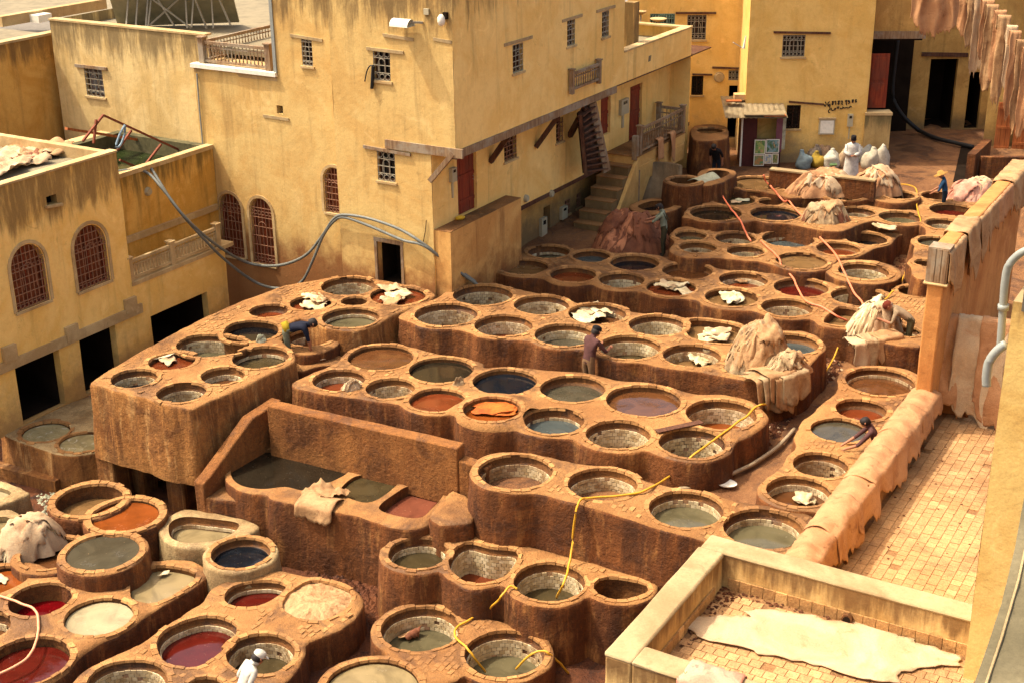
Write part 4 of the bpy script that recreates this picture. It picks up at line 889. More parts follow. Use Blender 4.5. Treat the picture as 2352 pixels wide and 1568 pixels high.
# balcony balustrade of the arcade house
pts = []
for x, y in ((302, 655), (398, 617), (502, 577)):
    a, z = LB.px(x, y, -.08); pts.append(LB.P(a, zRail+.03, -.1))
railing('pale balustrade with turned spindles between the arcade house and the tower', pts, LB.px(400, 560)[1]-zRail-.05, mRIM, .17, cell=.12)
# wall behind the tank, and the ochre wall at its left
LW = TL.shift(-.9); s0, z0 = LW.px(146, 290); s1 = LW.px(478, 330)[0]; zW = LW.px(280, 64)[1]; zW0 = LW.px(300, 318)[1]
wallh = thing('grey_yellow_house', 'greyed yellow house wall with one shuttered window behind the roof tank', 'house', LW.P(s0, zW0))
W['lw'] = rect_px(LW, 196, 156, 237, 222)
wallface(wallh, LW, [(s0, -2.2), (s1+.4, -2.2), (s1+.4, zW), (s0, zW)], [rloop(*W['lw'])], mGREYW)
mSHUT = mat_simple('blue_grey_shutter', srgb(118, 124, 122), .7, .5, 9, dark=srgb(120, 84, 62))
window(wallh, LW, W['lw'], pane=mSHUT, grille=mIRON, nx=4, ny=5); plank_px(wallh, 'lintel', LW, 174, 147, 246, 155, .1, .07, mWOODG)
FX = Face(LW.P(s0, 0, -8), -U); wallface(wallh, FX, [(0, -2), (8, -2), (8, zW), (0, zW)], [], mGREYW)
m = MB(); slab(m, LW, s0-.02, s1+.3, zW, zW+.06, -.3, .03); m.build('coping', mRIM, wallh)
roofslab(wallh, [LW.P(s0, 0, -.3), LW.P(s1+3, 0, -.3), LW.P(s1+3, 0, -9), LW.P(s0, 0, -9)], zW-.35, .2, mROOFW)
m = MB(); slab(m, LT, sT0-3.0, sT1, zTank-.2, zTank+.02, -4.6, -4.1); m.build('ledge', mRIM, wallh)
OW = Face(LW.P(s0-.35, 0, -.5), U); zO = OW.px(60, 92)[1]; a0 = OW.px(-120, 150)[0]
ow = thing('ochre_house', 'ochre plastered blank house wall left of the shuttered window wall', 'house', OW.P(a0, 0))
wallface(ow, OW, [(a0, -2), (1.2, -2), (1.2, zO), (a0, zO)], [], mORANGE)
m = MB(); slab(m, OW, a0, 1.2, zO, zO+.08, -.35, .04); m.build('coping', mRIM, ow)
roofslab(ow, [OW.P(a0, 0, -.35), OW.P(1.2, 0, -.35), OW.P(1.2, 0, -9), OW.P(a0, 0, -9)], zO-.3, .2, mROOFW)
# terrace balustrades of the tower
zt = z_ter+.02; p0 = TL.P(TL.px(460, 140)[0], zt, -.15); p1 = TL.P(TL.px(612, 150)[0], zt, -.15)
Q = at(575, 128, zt); hR = TL.px(470, 90)[1]-TL.px(470, 143)[1]
railing('weathered roof terrace balustrade at the corner of the tower house', [p1, p0, tuple(np.array(p0)+np.array([*(U*3.6), 0]))], hR, mWOODG, .2, cell=.14)

# --- houses at the back of the court
bp = at(1850, 373, 1.0); ang = math.radians(92); dB = np.array([math.sin(ang), math.cos(ang)])
B2 = Face(bp, dB); B1 = B2.shift(-2.4)
back = thing('back_house', 'broad plain yellow house at the back with a phone number painted on it', 'house', (bp[0], bp[1], 1.0))
b0 = B2.px(1714, 200)[0]; b1 = B2.px(2000, 150)[0]
W['b1'] = rect_px(B2, 1797, 81, 1849, 131); W['b2'] = rect_px(B2, 1806, 242, 1838, 296)
wallface(back, B2, [(b0, .6), (b1, .6), (b1, 11), (b0, 11)], [rloop(*W['b1']), rloop(*W['b2'])], mBACK)
window(back, B2, W['b1'], grille=mIRON, nx=6, ny=4); window(back, B2, W['b2'], grille=mDARK, nx=5, ny=6)
plank_px(back, 'lintel', B2, 1777, 72, 1908, 74, .08, .06, mWOODD); plank_px(back, 'lintel', B2, 1812, 232, 1892, 238, .07, .05, mWOODD)
FR = Face(B2.P(b1, 0), -np.array([-dB[1], dB[0]])*-1); wallface(back, FR, [(0, .6), (9, .6), (9, 11), (0, 11)], [], mBACKD)
FLL = Face(B2.P(b0, 0, -2.5), np.array([B2.n[0], B2.n[1]])); wallface(back, FLL, [(0, .6), (2.5, .6), (2.5, 11), (0, 11)], [], mBACK)
roofslab(back, [B2.P(b0, 0), B2.P(b1, 0), B2.P(b1, 0, -9), B2.P(b0, 0, -9)], 10.95, .2, mRIM)
back1 = thing('recessed_back_house', 'recessed yellow house with green and black barred windows and a dark doorway', 'house', (*B1.P(B1.px(1640, 200)[0], 0)[:2], 1.0))
W['c1'] = rect_px(B1, 1493, 32, 1550, 66); W['c2'] = rect_px(B1, 1578, 35, 1622, 92); W['c3'] = rect_px(B1, 1588, 175, 1615, 219); W['c4'] = rect_px(B1, 1672, 197, 1712, 318); W['c5'] = rect_px(B1, 1673, 162, 1712, 185)
c0 = B1.px(1440, 100)[0]; c1 = B1.px(1730, 100)[0]
wallface(back1, B1, [(c0, .6), (c1, .6), (c1, 11), (c0, 11)], [rloop(*W[k]) for k in ('c1', 'c2', 'c3', 'c4', 'c5')], mBACK)
mGREENG = mat_simple('green_grille', srgb(120, 150, 132), .6, .2, 10)
window(back1, B1, W['c1'], grille=mGREENG, nx=9, ny=3, frame=mGREENG); window(back1, B1, W['c2'], grille=mIRON, nx=5, ny=4); window(back1, B1, W['c3'], grille=mDARK, nx=4, ny=4); window(back1, B1, W['c5'], grille=mIRON, nx=5, ny=2, sill=False)
opening(back1, B1, W['c4'], 2.0); plank_px(back1, 'lintel', B1, 1636, 153, 1712, 156, .08, .06, mWOODD); plank_px(back1, 'lintel', B1, 1552, 28, 1645, 28, .08, .06, mWOODD); plank_px(back1, 'lintel', B1, 1590, 169, 1636, 170, .07, .06, mWOODD)
lantern(back1, B1, 1652, 178, .22, mSTONE, 'alarm_bell')
roofslab(back1, [B1.P(c0, 0), B1.P(c1, 0), B1.P(c1, 0, -8), B1.P(c0, 0, -8)], 10.9, .2, mRIM)
# alley on the right of the back house
B3 = B2.shift(-5.5); al = thing('alley_house', 'shaded house deep in the alley with dark doorways and a wooden lintel', 'house', (*B3.P(B3.px(2180, 250)[0], 0)[:2], 1.0))
W['e1'] = rect_px(B3, 2131, 136, 2194, 279); W['e2'] = rect_px(B3, 2222, 166, 2254, 280)
a0 = B3.px(1985, 200)[0]; a1 = B3.px(2380, 200)[0]
for k in ('e1', 'e2'): W[k] = (W[k][0], 1.0, W[k][2], W[k][3])
wallface(al, B3, [(a0, .6), (a1, .6), (a1, 11), (a0, 11)], [rloop(*W[k]) for k in ('e1', 'e2')], mBACKD)
opening(al, B3, W['e1'], 2.0); opening(al, B3, W['e2'], 2.0); plank_px(al, 'lintel', B3, 2117, 120, 2223, 122, .16, .1, mWOODD)
B4 = B2.shift(-.6); x0 = B4.px(2003, 60)[0]; x1 = B4.px(2122, 60)[0]; zl = B4.px(2060, 88)[1]
wallface(al, B4, [(x0, zl), (x1, zl), (x1, 11), (x0, 11)], [], mBACKD); part(al, 'beam', B4, x0-.1, x1+.1, zl-.02, zl+.26, -.4, .06, mWOODG)
roofslab(al, [B4.P(x0, 0), B4.P(x1, 0), B4.P(x1, 0, -6), B4.P(x0, 0, -6)], zl+.01, .1, mDARK, 'ceiling')
FA = Face(B4.P(x0+1.5, 0, -.5), -B4.n); part(al, 'passage_dark_backing', B3, B3.px(1985, 200)[0], B3.px(2086, 200)[0], .6, zl+.2, .01, .3, mDARK)  # added dark slab, passage gloom put into its colour
# red door leaf standing open at the corner
x0 = B2.px(1997, 190)[0]; R = rect_px(B2, 1996, 128, 2038, 253); dl = thing('door_leaf', 'red brown door leaf standing open at the mouth of the alley', 'door', B2.P(R[0], R[1], -.3))
m = MB(); slab(m, B2, R[0]+.05, R[2]+.1, R[1], R[3], -.42, -.36); m.build('leaf', mWOODR, dl)
for z0, z1 in ((.06, .46), (.52, .94)):
    hh = R[3]-R[1]; m = MB(); slab(m, B2, R[0]+.15, R[2]-.02, R[1]+hh*z0, R[1]+hh*z1, -.36, -.335); m.build('panel', mWOODR, dl)
# low mossy wall at the corner
a0 = B2.px(1990, 300)[0]; a1 = B2.px(2043, 300)[0]; zt_ = B2.px(2015, 264)[1]; lw = thing('corner_wall', 'low mossy wall end beside the sacks at the alley mouth', 'wall', B2.P(a0, .9))
m = MB(); slab(m, B2, a0-.1, a1, .8, zt_, -.45, .12); m.build('masonry', mat_plaster('plaster_mossy', srgb(176, 146, 92), srgb(150, 118, 74), srgb(98, 88, 56), zt_, 1.5, srgb(128, 108, 82), .9, .8, streak=.4), lw)
m = MB(); slab(m, B2, a0-.12, a1+.03, zt_, zt_+.1, -.48, .15); m.build('coping', mRIM, lw)
# white box, meter
R = rect_px(B2, 1880, 273, 1916, 308); cab = thing('meter_cabinet', 'square white utility cabinet on the back wall above the sacks', 'cabinet', B2.P(R[0], R[1]))
m = MB(); slab(m, B2, R[0], R[2], R[1], R[3], .0, .12); m.build('case', mMETER, cab); m = MB(); slab(m, B2, R[0]+.05, R[2]-.05, R[1]+.05, R[3]-.05, .12, .135); m.build('door', mWHITE, cab)
m = MB(); slab(m, B2, R[0]-.03, R[2]+.03, R[3], R[3]+.05, -.01, .16); m.build('cover', mSTONE, cab)
meter(B2, 1946, 262, 1958, 290, 'narrow grey meter box on the back wall near the corner')
# ---------------------------------------------------------------- tub with the sloping wing wall
blkE = block('sunken tub of olive pools with a hide on its front edge, below a long parapet',
    [(520, 1092), (528, 1045), (552, 1008), (640, 1008), (820, 1050), (1010, 1100), (1050, 1118), (1000, 1165), (984, 1203), (915, 1213), (835, 1187), (789, 1176), (628, 1146), (618, 1132), (570, 1130), (536, 1116)],
    -.5, -2.3, [(0, 0, 0, .07, 'deep', {'poly': [(530, 1085), (548, 1048), (600, 1032), (680, 1038), (760, 1060), (800, 1079), (768, 1102), (705, 1125), (655, 1117), (600, 1122), (550, 1112)], 'lin': 'adobe', 'rim': False}),
        (0, 0, 0, .08, 'olive', {'poly': [(782, 1130), (800, 1103), (830, 1090), (880, 1092), (915, 1100), (905, 1118), (868, 1146), (830, 1152)], 'lin': 'adobe', 'rim': False}),
        (0, 0, 0, .25, 'rose', {'poly': [(870, 1166), (908, 1132), (945, 1114), (995, 1124), (1018, 1134), (990, 1168), (965, 1188), (915, 1184)], 'lin': 'adobe', 'rim': False})], pave=False, margin=.1)
block('lower ledge of the olive tub in the elbow of the sloping wing wall', [(458, 1135), (500, 1075), (560, 1020), (640, 1060), (660, 1150), (630, 1158), (540, 1148)], -.82, -2.3, [], pave=False, name='masonry_ledge', cat='ledge')
a = at(612, 930, .8); b = at(1050, 1029, .8); EP = Face(a, b[:2]-a[:2]); Lp = np.linalg.norm(b[:2]-a[:2])
par = thing('parapet_wall', 'long tan parapet wall behind the olive tub with a sloping wing', 'wall', (a[0], a[1], -.6))
def lump(parent, name, F, prof, o0, o1, mat, step=.3, amp=.02):
    """prism with outline prof (s, z) between offsets o0 (front) and o1 (back)"""
    A = Face(F.p, F.d, o0); n = len(prof); pr = np.array(prof, float)
    if area2(pr) < 0: pr = pr[::-1]
    D = []
    for i in range(n):
        p, q = pr[i], pr[(i+1) % n]; m = max(1, int(np.linalg.norm(q-p)/step)); D += [p+(q-p)*k/m for k in range(m)]
    vv, tri, nb = fill(np.array(D), [], step); vs = []; fs = []; N_ = len(vv)
    for o, sg in ((o0, 1), (o1, -1)):
        for s, z in vv: vs.append(F.P(s+amp*.5*nz(s, z, 3, 1.5), z+amp*.7*nz(s, z, o, 2), o+sg*amp*nz(s+F.p[0], z, o, 1.2)))
    fs += tri+[tuple(N_+i for i in t[::-1]) for t in tri]; m = len(D)
    fs += [(i, N_+i, N_+(i+1) % m, (i+1) % m) for i in range(m)]
    o = link(name, mesh_of(name, vs, fs, True), parent, mat)
    b_ = o.modifiers.new('bevel', 'BEVEL'); b_.width = .035; b_.segments = 2; b_.limit_method = 'ANGLE'; b_.angle_limit = math.radians(50)
    try: o.data.set_sharp_from_angle(angle=math.radians(50))
    except Exception: pass
    return o
lump(par, 'wall', EP, [(0, -.75), (Lp, -.75), (Lp, .8), (0, .8)], 0, -.36, mWALLB); lump(par, 'wall_end', EP, [(Lp+.002, -.9), (Lp+.75, -.9), (Lp+.75, .42), (Lp+.002, .48)], -.02, -.34, mWALLB)
e0 = at(466, 1108, -.42); e1 = at(600, 950, .5); WG = Face(e0, e1[:2]-e0[:2]); Lw = np.linalg.norm(e1[:2]-e0[:2])
lump(par, 'wing', WG, [(0, -2.2), (Lw+.75, -2.2), (Lw+.75, .6), (Lw-.35, .52), (Lw-.75, .3), (.25, -.36), (0, -.45)], .02, -.3, mWALLB)
for pts_, z_, lab in (([(1022, 1090), (1042, 1076), (1092, 1090), (1086, 1108), (1030, 1106)], -.25, 'upper small masonry bin beside the round end of the corner block'),
                      ([(986, 1184), (1004, 1155), (1040, 1122), (1070, 1134), (1092, 1160), (1086, 1198), (1010, 1204)], -.3, 'lower small masonry bin beside the round end of the corner block')):
    block(lab, pts_, z_, -2.3, [], pave=False, name='masonry_bin', cat='masonry bin', sharp=True)
# piers carrying the tall block
for x, y in ((268, 1142), (424, 1166), (330, 1120), (560, 1080)):
    c = at(x, y, ZL); m = MB(); m.box(c, U, V, .27, .3, ZL-.2, -.93); o = m.build('pier', mSIDEY, blkA.root)
    bv = o.modifiers.new('b', 'BEVEL'); bv.width = .03
# cream tubs and kerb at the yard edge
blkT1 = block('whitewashed rectangular tub of cream water at the yard edge', [(-120, 1075), (0, 1100), (62, 1126), (64, 1133), (0, 1160), (-120, 1205)], -1.35, -2.3,
    [(0, 0, 0, .1, 'cream', {'poly': [(-100, 1100), (-5, 1118), (26, 1131), (0, 1144), (-100, 1184)], 'lin': 'pale'})], pave=False, top=mPALEVAT, side=mPALEVAT, margin=.1)
blkT2 = block('whitewashed tub half buried under wet hides', [(-110, 1190), (0, 1168), (30, 1170), (66, 1198), (40, 1236), (-110, 1275)], -1.4, -2.3,
    [(0, 0, 0, .16, 'pale', {'poly': [(-95, 1208), (0, 1186), (26, 1192), (38, 1210), (0, 1238), (-95, 1258)], 'lin': 'pale'})], pave=False, top=mPALEVAT, side=mPALEVAT, margin=.1)
p, q = at(-60, 1062, -2.0), at(136, 1112, -2.0); m = MB(); m.beam((*p[:2], -2.05), (*q[:2], -2.05), .3, .4); m.build('kerb', mSIDEY, None, label='low ochre kerb beside the murky drain in the yard', cat='kerb')
block('round vat holding a heap of white hides', [], -1.35, -2.3, [(120, 1268, 130, .3, 'brown', AD)], margin=.2, pave=False, name='round_vat', cat='vat')
# ---------------------------------------------------------------- terrace with its walls on the right
ZT = 1.6
w0 = at(1852, 1262, 2.55); LWF = Face(w0, U); Lend = LWF.px(2112, 897)[0]; Lend = float((at(2110, 897, 2.55)[:2]-w0[:2])@U)
tw = thing('terrace_wall', 'low terrace wall covered by draped pink hides', 'wall', (w0[0], w0[1], .3))
lump(tw, 'masonry', LWF, [(-.6, -.1), (Lend, -.1), (Lend, 2.5), (-.6, 2.5)], .22, -.22, mSIDEY)
HW = Face(LWF.P(Lend, 0), U); ztop = HW.px(2160, 575)[1]; hE = HW.px(2345, 362)[0]; zmid = HW.px(2118, 690)[1]
hw = thing('tall_parapet_wall', 'tall golden parapet wall with wooden end post running along the gully vats', 'wall', HW.P(0, .3))
mHW = mat_plaster('plaster_parapet', srgb(184, 128, 70), srgb(162, 104, 52), srgb(96, 58, 32), None, 1, srgb(126, 76, 42), 1.5, .8, streak=.3)
lump(hw, 'wall', HW, [(.0, -.1), (hE, -.1), (hE, ztop), (.45, ztop), (.45, zmid), (0, zmid)], .16, -.2, mHW)
m = MB(); slab(m, HW, 0, .42, zmid+.005, ztop+.05, -.24, .2); po = m.build('post', mWOODG, hw)
for o in (-.12, 0.0, .12): m = MB(); slab(m, HW, -.02, -.001, zmid+.02, ztop+.03, o-.05, o+.05); m.build('plank', mWOODG, po)
m = MB(); m.tube([HW.P(-.03, zmid, -.25), HW.P(-.03, zmid, .22), HW.P(.45, zmid+.02, .22), HW.P(.45, zmid+.02, -.25), HW.P(-.03, zmid, -.25)], .03, 6); m.build('rope', mRIM, hw)
# terrace floor
fl = [LWF.P(-1.5, 0, .1), LWF.P(Lend+14, 0, .1), LWF.P(Lend+14, 0, 9.5), LWF.P(-1.5, 0, 9.5)]
L = resample([p[:2] for p in fl], .5); vv, tri, nb = fill(L, [], .5)
mTERR = mat_adobe('terrace_mortar', srgb(154, 116, 74), srgb(138, 98, 60), srgb(92, 62, 36), .8, .5)
terr = link('terrace', mesh_of('terrace', [(x, y, ZT+.01*nz(x, y, 0, 1)) for x, y in vv], tri, True), None, mTERR, kind='structure')
m = MB(); n = 4; Lq = [p[:2] for p in fl]; Lq = Lq if area2(Lq) > 0 else Lq[::-1]
m.add([(*p, -.2) for p in Lq]+[(*p, ZT-.02) for p in Lq], [(i, (i+1) % 4, 4+(i+1) % 4, 4+i) for i in range(4)]); m.build('terrace_sides', mSIDEY, terr)
mTT = mat_adobe('terrace_tile', srgb(178, 138, 92), srgb(162, 120, 76), srgb(112, 76, 46), .6, .5, bright=1.1, island=.14, bump=.35)
q = []; s = .185
for i in range(-6, 74):
    for j in range(0, 27):
        a0 = i*s+(j % 2)*s*.5; o0 = .3+j*s
        if rnd.random() < .015: continue
        zt = ZT+.018+rnd.uniform(-.004, .004); g_ = .005
        pp = [LWF.P(a0+g_, 0, o0+g_)[:2], LWF.P(a0+s-g_, 0, o0+g_)[:2], LWF.P(a0+s-g_, 0, o0+s-g_)[:2], LWF.P(a0+g_, 0, o0+s-g_)[:2]]
        if area2(pp) < 0: pp = pp[::-1]
        q.append([(*p, zt-.03) for p in pp]+[(*p, zt) for p in pp])
def terrace_seen(Q):
    x, y = pix(np.mean(Q, 0)); return 1890 < x < 2262 and 985 < y < 1385 and (x-1640)*.232+1238 > y
quads_part(terr, 'tile', q, 300, mTT, faceview=terrace_seen)
for o, hgt in ((1.35, .16), (1.75, .3)):        # kerbs along the walkway beyond
    pass
m = MB(); slab(m, HW, 1.2, hE, ZT, ZT+.45, .16, .75); m.build('ledge', mHW, hw)
# ---------------------------------------------------------------- roof box in the foreground
ZB = 3.6
A0 = at(1632, 1228, ZB); B0 = at(1388, 1500, ZB)
du = U; lu = float((A0[:2]-B0[:2])@U)
roof = thing('roof_terrace', 'small roof terrace with thick cream parapets and a hide spread on its floor', 'roof terrace', (B0[0], B0[1], ZL))
mBOX = mat_plaster('plaster_box', srgb(206, 172, 110), srgb(184, 144, 82), srgb(100, 68, 36), ZB, 1.1, streak=.4)
mBOXT = mat_plaster('plaster_coping', srgb(160, 140, 102), srgb(142, 118, 82), srgb(90, 70, 46), None, 1, streak=.15)
FBk = Face(A0, -V); FLf = Face(B0, U); FFr = Face(B0, -V); TH = .42; ZF = ZB-.62
lump(roof, 'parapet', FBk, [(0, ZF-.3), (12, ZF-.3), (12, ZB), (0, ZB)], .0, -TH*.001-.001 if False else -.0-.42, mBOX) if False else None
def parapet(F, a0, a1, o0, o1, nm='parapet'):
    lump(roof, nm, F, [(a0, ZF-.2), (a1, ZF-.2), (a1, ZB-.02), (a0, ZB-.02)], o0, o1, mBOX, .35, .02)
    lump(roof, 'coping', F, [(a0-.0, ZB-.06), (a1, ZB-.06), (a1, ZB+.015), (a0-.0, ZB+.015)], o0+.012, o1-.012, mBOXT, .4, .012)
parapet(FBk, 0, 12, .42, 0.0); parapet(FLf, 0.0, lu-.42, .42*1.0, 0.0) ; parapet(FFr, .42, 12, 0.0, -.42)
c4 = [B0[:2], A0[:2], A0[:2]-V*12, B0[:2]-V*12]
roofslab(roof, [(*p, 0) for p in c4], ZF, .2, mTERR, 'floor')
m = MB(); L = [tuple(p) for p in c4]; L = L if area2(L) > 0 else L[::-1]
cc = np.mean(L, 0); L = [tuple(np.array(p)+(cc-np.array(p))*.004) for p in L]
m.add([(*p, ZL) for p in L]+[(*p, ZF-.1) for p in L], [(i, (i+1) % 4, 4+(i+1) % 4, 4+i) for i in range(4)]); m.build('walls', mBOX, roof)
mSKT = mat_adobe('skirting_tile', srgb(182, 142, 88), srgb(160, 114, 66), srgb(104, 66, 38), 1.2, .5, island=.3, bump=.3)
for k in range(26):                             # upright tiles along the foot of the back parapet, and of the left one
    a0 = .5+k*.2; t = MB(); slab(t, FBk, a0+.004, a0+.194, ZF, ZF+.2, .424, .45); t.build('skirting_tile', mSKT, roof)
for k in range(16):
    a0 = .2+k*.2
    if a0 < lu-.9: t = MB(); slab(t, FLf, a0+.004, a0+.194, ZF, ZF+.2, .424, .45); t.build('skirting_tile', mSKT, roof)
q = []
for i in range(0, 30):
    for j in range(0, 30):
        a0 = .46+i*s+(j % 2)*s*.5; o0 = .46+j*s
        if o0+s > lu-.42 or rnd.random() < .04: continue
        p0 = B0[:2]-V*a0+U*o0; pp = [p0, p0-V*(s-.012), p0-V*(s-.012)+U*(s-.012), p0+U*(s-.012)]; zt = ZF+.012+rnd.uniform(-.003, .003)
        if area2(pp) < 0: pp = pp[::-1]
        q.append([(*p, zt-.03) for p in pp]+[(*p, zt) for p in pp])
quads_part(roof, 'floor_tile', q, 200, mTT)
a0, z0 = FBk.px(1950, 1392, .46); m = MB(); m.tube([FBk.P(a0, ZF+.1, .44), FBk.P(a0, ZF+.1, .53)], .085, 14); dr = m.build('drain_spout', mSIDE, roof)
m = MB(); m.tube([FBk.P(a0, ZF+.1, .528), FBk.P(a0, ZF+.1, .534)], .06, 14); m.build('drain_hole', mDARK, roof)
# ---------------------------------------------------------------- yellow house wall at the right edge
yc = at(2236, 1375, 4.3); YW = Face(yc, -V); zy = YW.px(2300, 688)[1]
yw = thing('corner_house', 'pale yellow house corner rising beside the roof terrace', 'house', (yc[0], yc[1], ZL))
mYW = mat_plaster('plaster_pale', srgb(208, 176, 104), srgb(198, 160, 88), srgb(140, 110, 66), zy, .8, streak=.1)
wallface(yw, YW, [(0, ZL), (6, ZL), (6, zy), (0, zy)], [], mYW, amp=.015)
YL = Face(YW.P(0, 0, -7), -U); wallface(yw, YL, [(0, ZL), (7, ZL), (7, zy), (0, zy)], [], mYW, amp=.015)
roofslab(yw, [YW.P(0, 0), YW.P(6, 0), YW.P(6, 0, -7), YW.P(0, 0, -7)], zy+.0, .1, mBOXT)
pp = thing('drainpipe', 'grey plastic drainpipe with elbows on the corner house', 'drainpipe', YW.P(-.1, 5))
def wpx(x, y, off, F=YW): a_, z_ = F.px(x, y, off); return F.P(a_, z_, off)
m = MB(); m.tube(catmull([wpx(x, y, -.5) for x, y in ((2370, 570), (2340, 585), (2316, 612), (2308, 650), (2304, 700), (2300, 760), (2297, 800))], 5), .052, 12); m.build('upper_pipe', mGREYP, pp, True)
m = MB(); m.tube(catmull([wpx(x, y, -.1) for x, y in ((2310, 790), (2290, 805), (2272, 830), (2266, 860), (2266, 885))], 5), .06, 12); m.build('lower_elbow', mGREYP, pp, True)
m = MB(); m.tube([wpx(2305, 700, -.5), wpx(2304, 712, -.5)], .074, 12); m.build('collar', mGREYP, pp, True)
a0, z0 = YW.px(2352, 660); m = MB(); m.box(YW.P(.42, 0, -.2), U, V, .25, .3, zy-.1, zy+1.4); m.build('metal_cabinet', mat_simple('grey_sheet_metal', srgb(120, 116, 100), .45, .3, 3, metal=.3), None, label='grey sheet metal cabinet on top of the corner house wall', cat='cabinet')
# mossy ledge of the near balcony
zq = 10.6; lg = [at(x, y, zq) for x, y in ((2222, 1610), (2262, 1500), (2300, 1385), (2330, 1262), (2354, 1130), (2400, 960))]
near = lg+[lg[-1]+np.array([2.5, -.3, 0]), lg[0]+np.array([2.5, -.3, 0])]
mMOSS = mat_plaster('mossy_ledge', srgb(112, 102, 76), srgb(86, 78, 56), srgb(84, 74, 52), zq+2, 4, streak=.6, patch=.9)
led = thing('balcony_ledge', 'mossy grey stone ledge with a pale seam at the near right edge', 'ledge', tuple(lg[0]))
Lq = [tuple(p[:2]) for p in near]; Lq = Lq if area2(Lq) > 0 else Lq[::-1]
R_ = resample(Lq, .06); vv, tri, nb = fill(R_, [], .1); nO = len(R_)
vs = [(x, y, zq+.012*nz(x, y, 0, 6)+.006*nz(x, y, 4, 22)) for x, y in vv]; b = len(vs); vs += [(x, y, zq-1.5) for x, y in R_]
link('stone', mesh_of('stone', vs, tri+[(i, b+i, b+(i+1) % nO, (i+1) % nO) for i in range(nO)], False), led, mMOSS)
m = MB(); m.tube([tuple(at(x, y, zq+.012)) for x, y in ((2255, 1600), (2302, 1460), (2340, 1330), (2362, 1230))], .008, 6); m.build('seam', mBOXT, led)
# ---------------------------------------------------------------- walkway, stairs and ladder stair by the tower
WK = TRL.shift(1.25); zw = WK.px(1520, 333)[1]; wa = WK.px(1470, 345)[0]; wb = WK.px(1573, 320)[0]
wk = thing('walkway', 'raised walkway slab in front of the red doors with stairs down to the vats', 'walkway', WK.P(wa, zw-2))
m = MB(); slab(m, TRL, wa-.2, wb, zw-.35, zw, .0, 1.25); m.build('slab', mTOWP, wk)
m = MB(); slab(m, TRL, wa-.25, wb, zw, zw+.03, .0, 1.28); m.build('floor', mTOP, wk)
lump(wk, 'apron', WK, [(wa-.1, zw-.36), (wb, zw-.36), (wb, zw-1.0), (wa+.9, zw-1.0), (wa-.1, zw-2.2)], .0, -.25, mTOWP)
mSTEP = mat_plaster('plaster_step', srgb(128, 104, 66), srgb(104, 82, 50), srgb(60, 46, 28), 9, 1, streak=.5)
for i in range(8):
    a1 = wa-.2-.42*i; z1 = zw-.31*(i+1)
    if z1 < .7: break
    m = MB(); slab(m, TRL, a1-.46, a1, max(.3, z1-1.3), z1, .1, 1.12); st = m.build('step', mSTEP, wk)
    m = MB(); slab(m, TRL, a1-.47, a1, z1, z1+.03, .08, 1.14); m.build('tread', mTOP, wk)
lump(wk, 'stair_wall', WK, [(wa-.1, zw-.0), (wa-.1, .5), (wa-2.6, .5), (wa-2.2, zw-2.2)], .02, -.12, mTOWP)
zz_ = [WK.P(wa+.1, zw+.03, -.08), WK.P(wb-.12, zw+.03, -.08)]
railing('dark wooden balustrade on the raised walkway by the red doors', [WK.P(wa+.12, zw+.03, -.08), WK.P(wb-.1, zw+.03, -.08), TRL.P(wb-.1, zw+.03, .2)], .92, mWOODG, .16, cell=.14)
m = MB(); m.box(WK.P(wa-.18, 0, -.1), U, V, .09, .09, zw-.1, zw+.75); m.build('newel', mWOODG, wk)
lad = thing('ladder_stair', 'steep enclosed wooden stair leaning under the end of the long beam', 'stair', TRL.P(wa-1.0, zw-1, .3))
T0, T1 = TR.px(1338, 262), TR.px(1366, 238); Bm0, Bm1 = WK.px(1376, 404), WK.px(1408, 396)
tl = Vector(TR.P(*T0, -.1)); tr = Vector(TR.P(*T1, -.1)); bl = Vector(WK.P(*Bm0, -.5)); br = Vector(WK.P(*Bm1, -.25))
for a_, b_, mm in ((tl, bl, mWOODD), (tr, br, mWOODG)):
    m = MB(); m.beam(a_, b_, .12, .3); m.build('stringer', mm, lad)
for k in range(11):
    t = (k+.5)/11; m = MB(); m.beam(tl.lerp(bl, t), tr.lerp(br, t), .24, .04); m.build('tread', mWOODD, lad)
m = MB(); off = Vector((TR.n[0], TR.n[1], 0))*-.12; m.add([tl+off, tr+off, br+off, bl+off], [(0, 1, 2, 3)]); m.build('back_board', mWOODD, lad)
# grey curved wall under the walkway, drum vat, troughs
c = at(1512, 478, .75); m = MB(); n = 18; r = .75; zt_ = zw-.5
pts = [(c[0]+r*math.cos(t), c[1]+r*math.sin(t)) for t in np.linspace(math.radians(20), math.radians(200), n)]; po_ = [(c[0]+(r+.15)*math.cos(t), c[1]+(r+.15)*math.sin(t)) for t in np.linspace(math.radians(20), math.radians(200), n)]
m.add([(*p, .4) for p in pts]+[(*p, zt_) for p in pts]+[(*p, .4) for p in po_]+[(*p, zt_) for p in po_], [f for i in range(n-1) for f in ((i, i+1, n+i+1, n+i), (n+i, n+i+1, 3*n+i+1, 3*n+i), (2*n+i+1, 2*n+i, 3*n+i, 3*n+i+1))]+[(0, n, 3*n, 2*n), (n-1, 2*n-1, 4*n-1, 3*n-1)[::-1]])
m.build('curved_wall', mat_plaster('plaster_grey_curved', srgb(140, 116, 84), srgb(116, 92, 64), srgb(74, 62, 44), zw, 2, streak=.4), None, True, label='grey curved shell wall under the raised walkway', cat='wall')
block('tall drum vat of black water beside the grey curved wall', [], 2.15, .4, [(1571, 414, 62, .3, 'black', AD)], margin=.2, pave=False, name='drum_vat', cat='vat', nbrick=0)
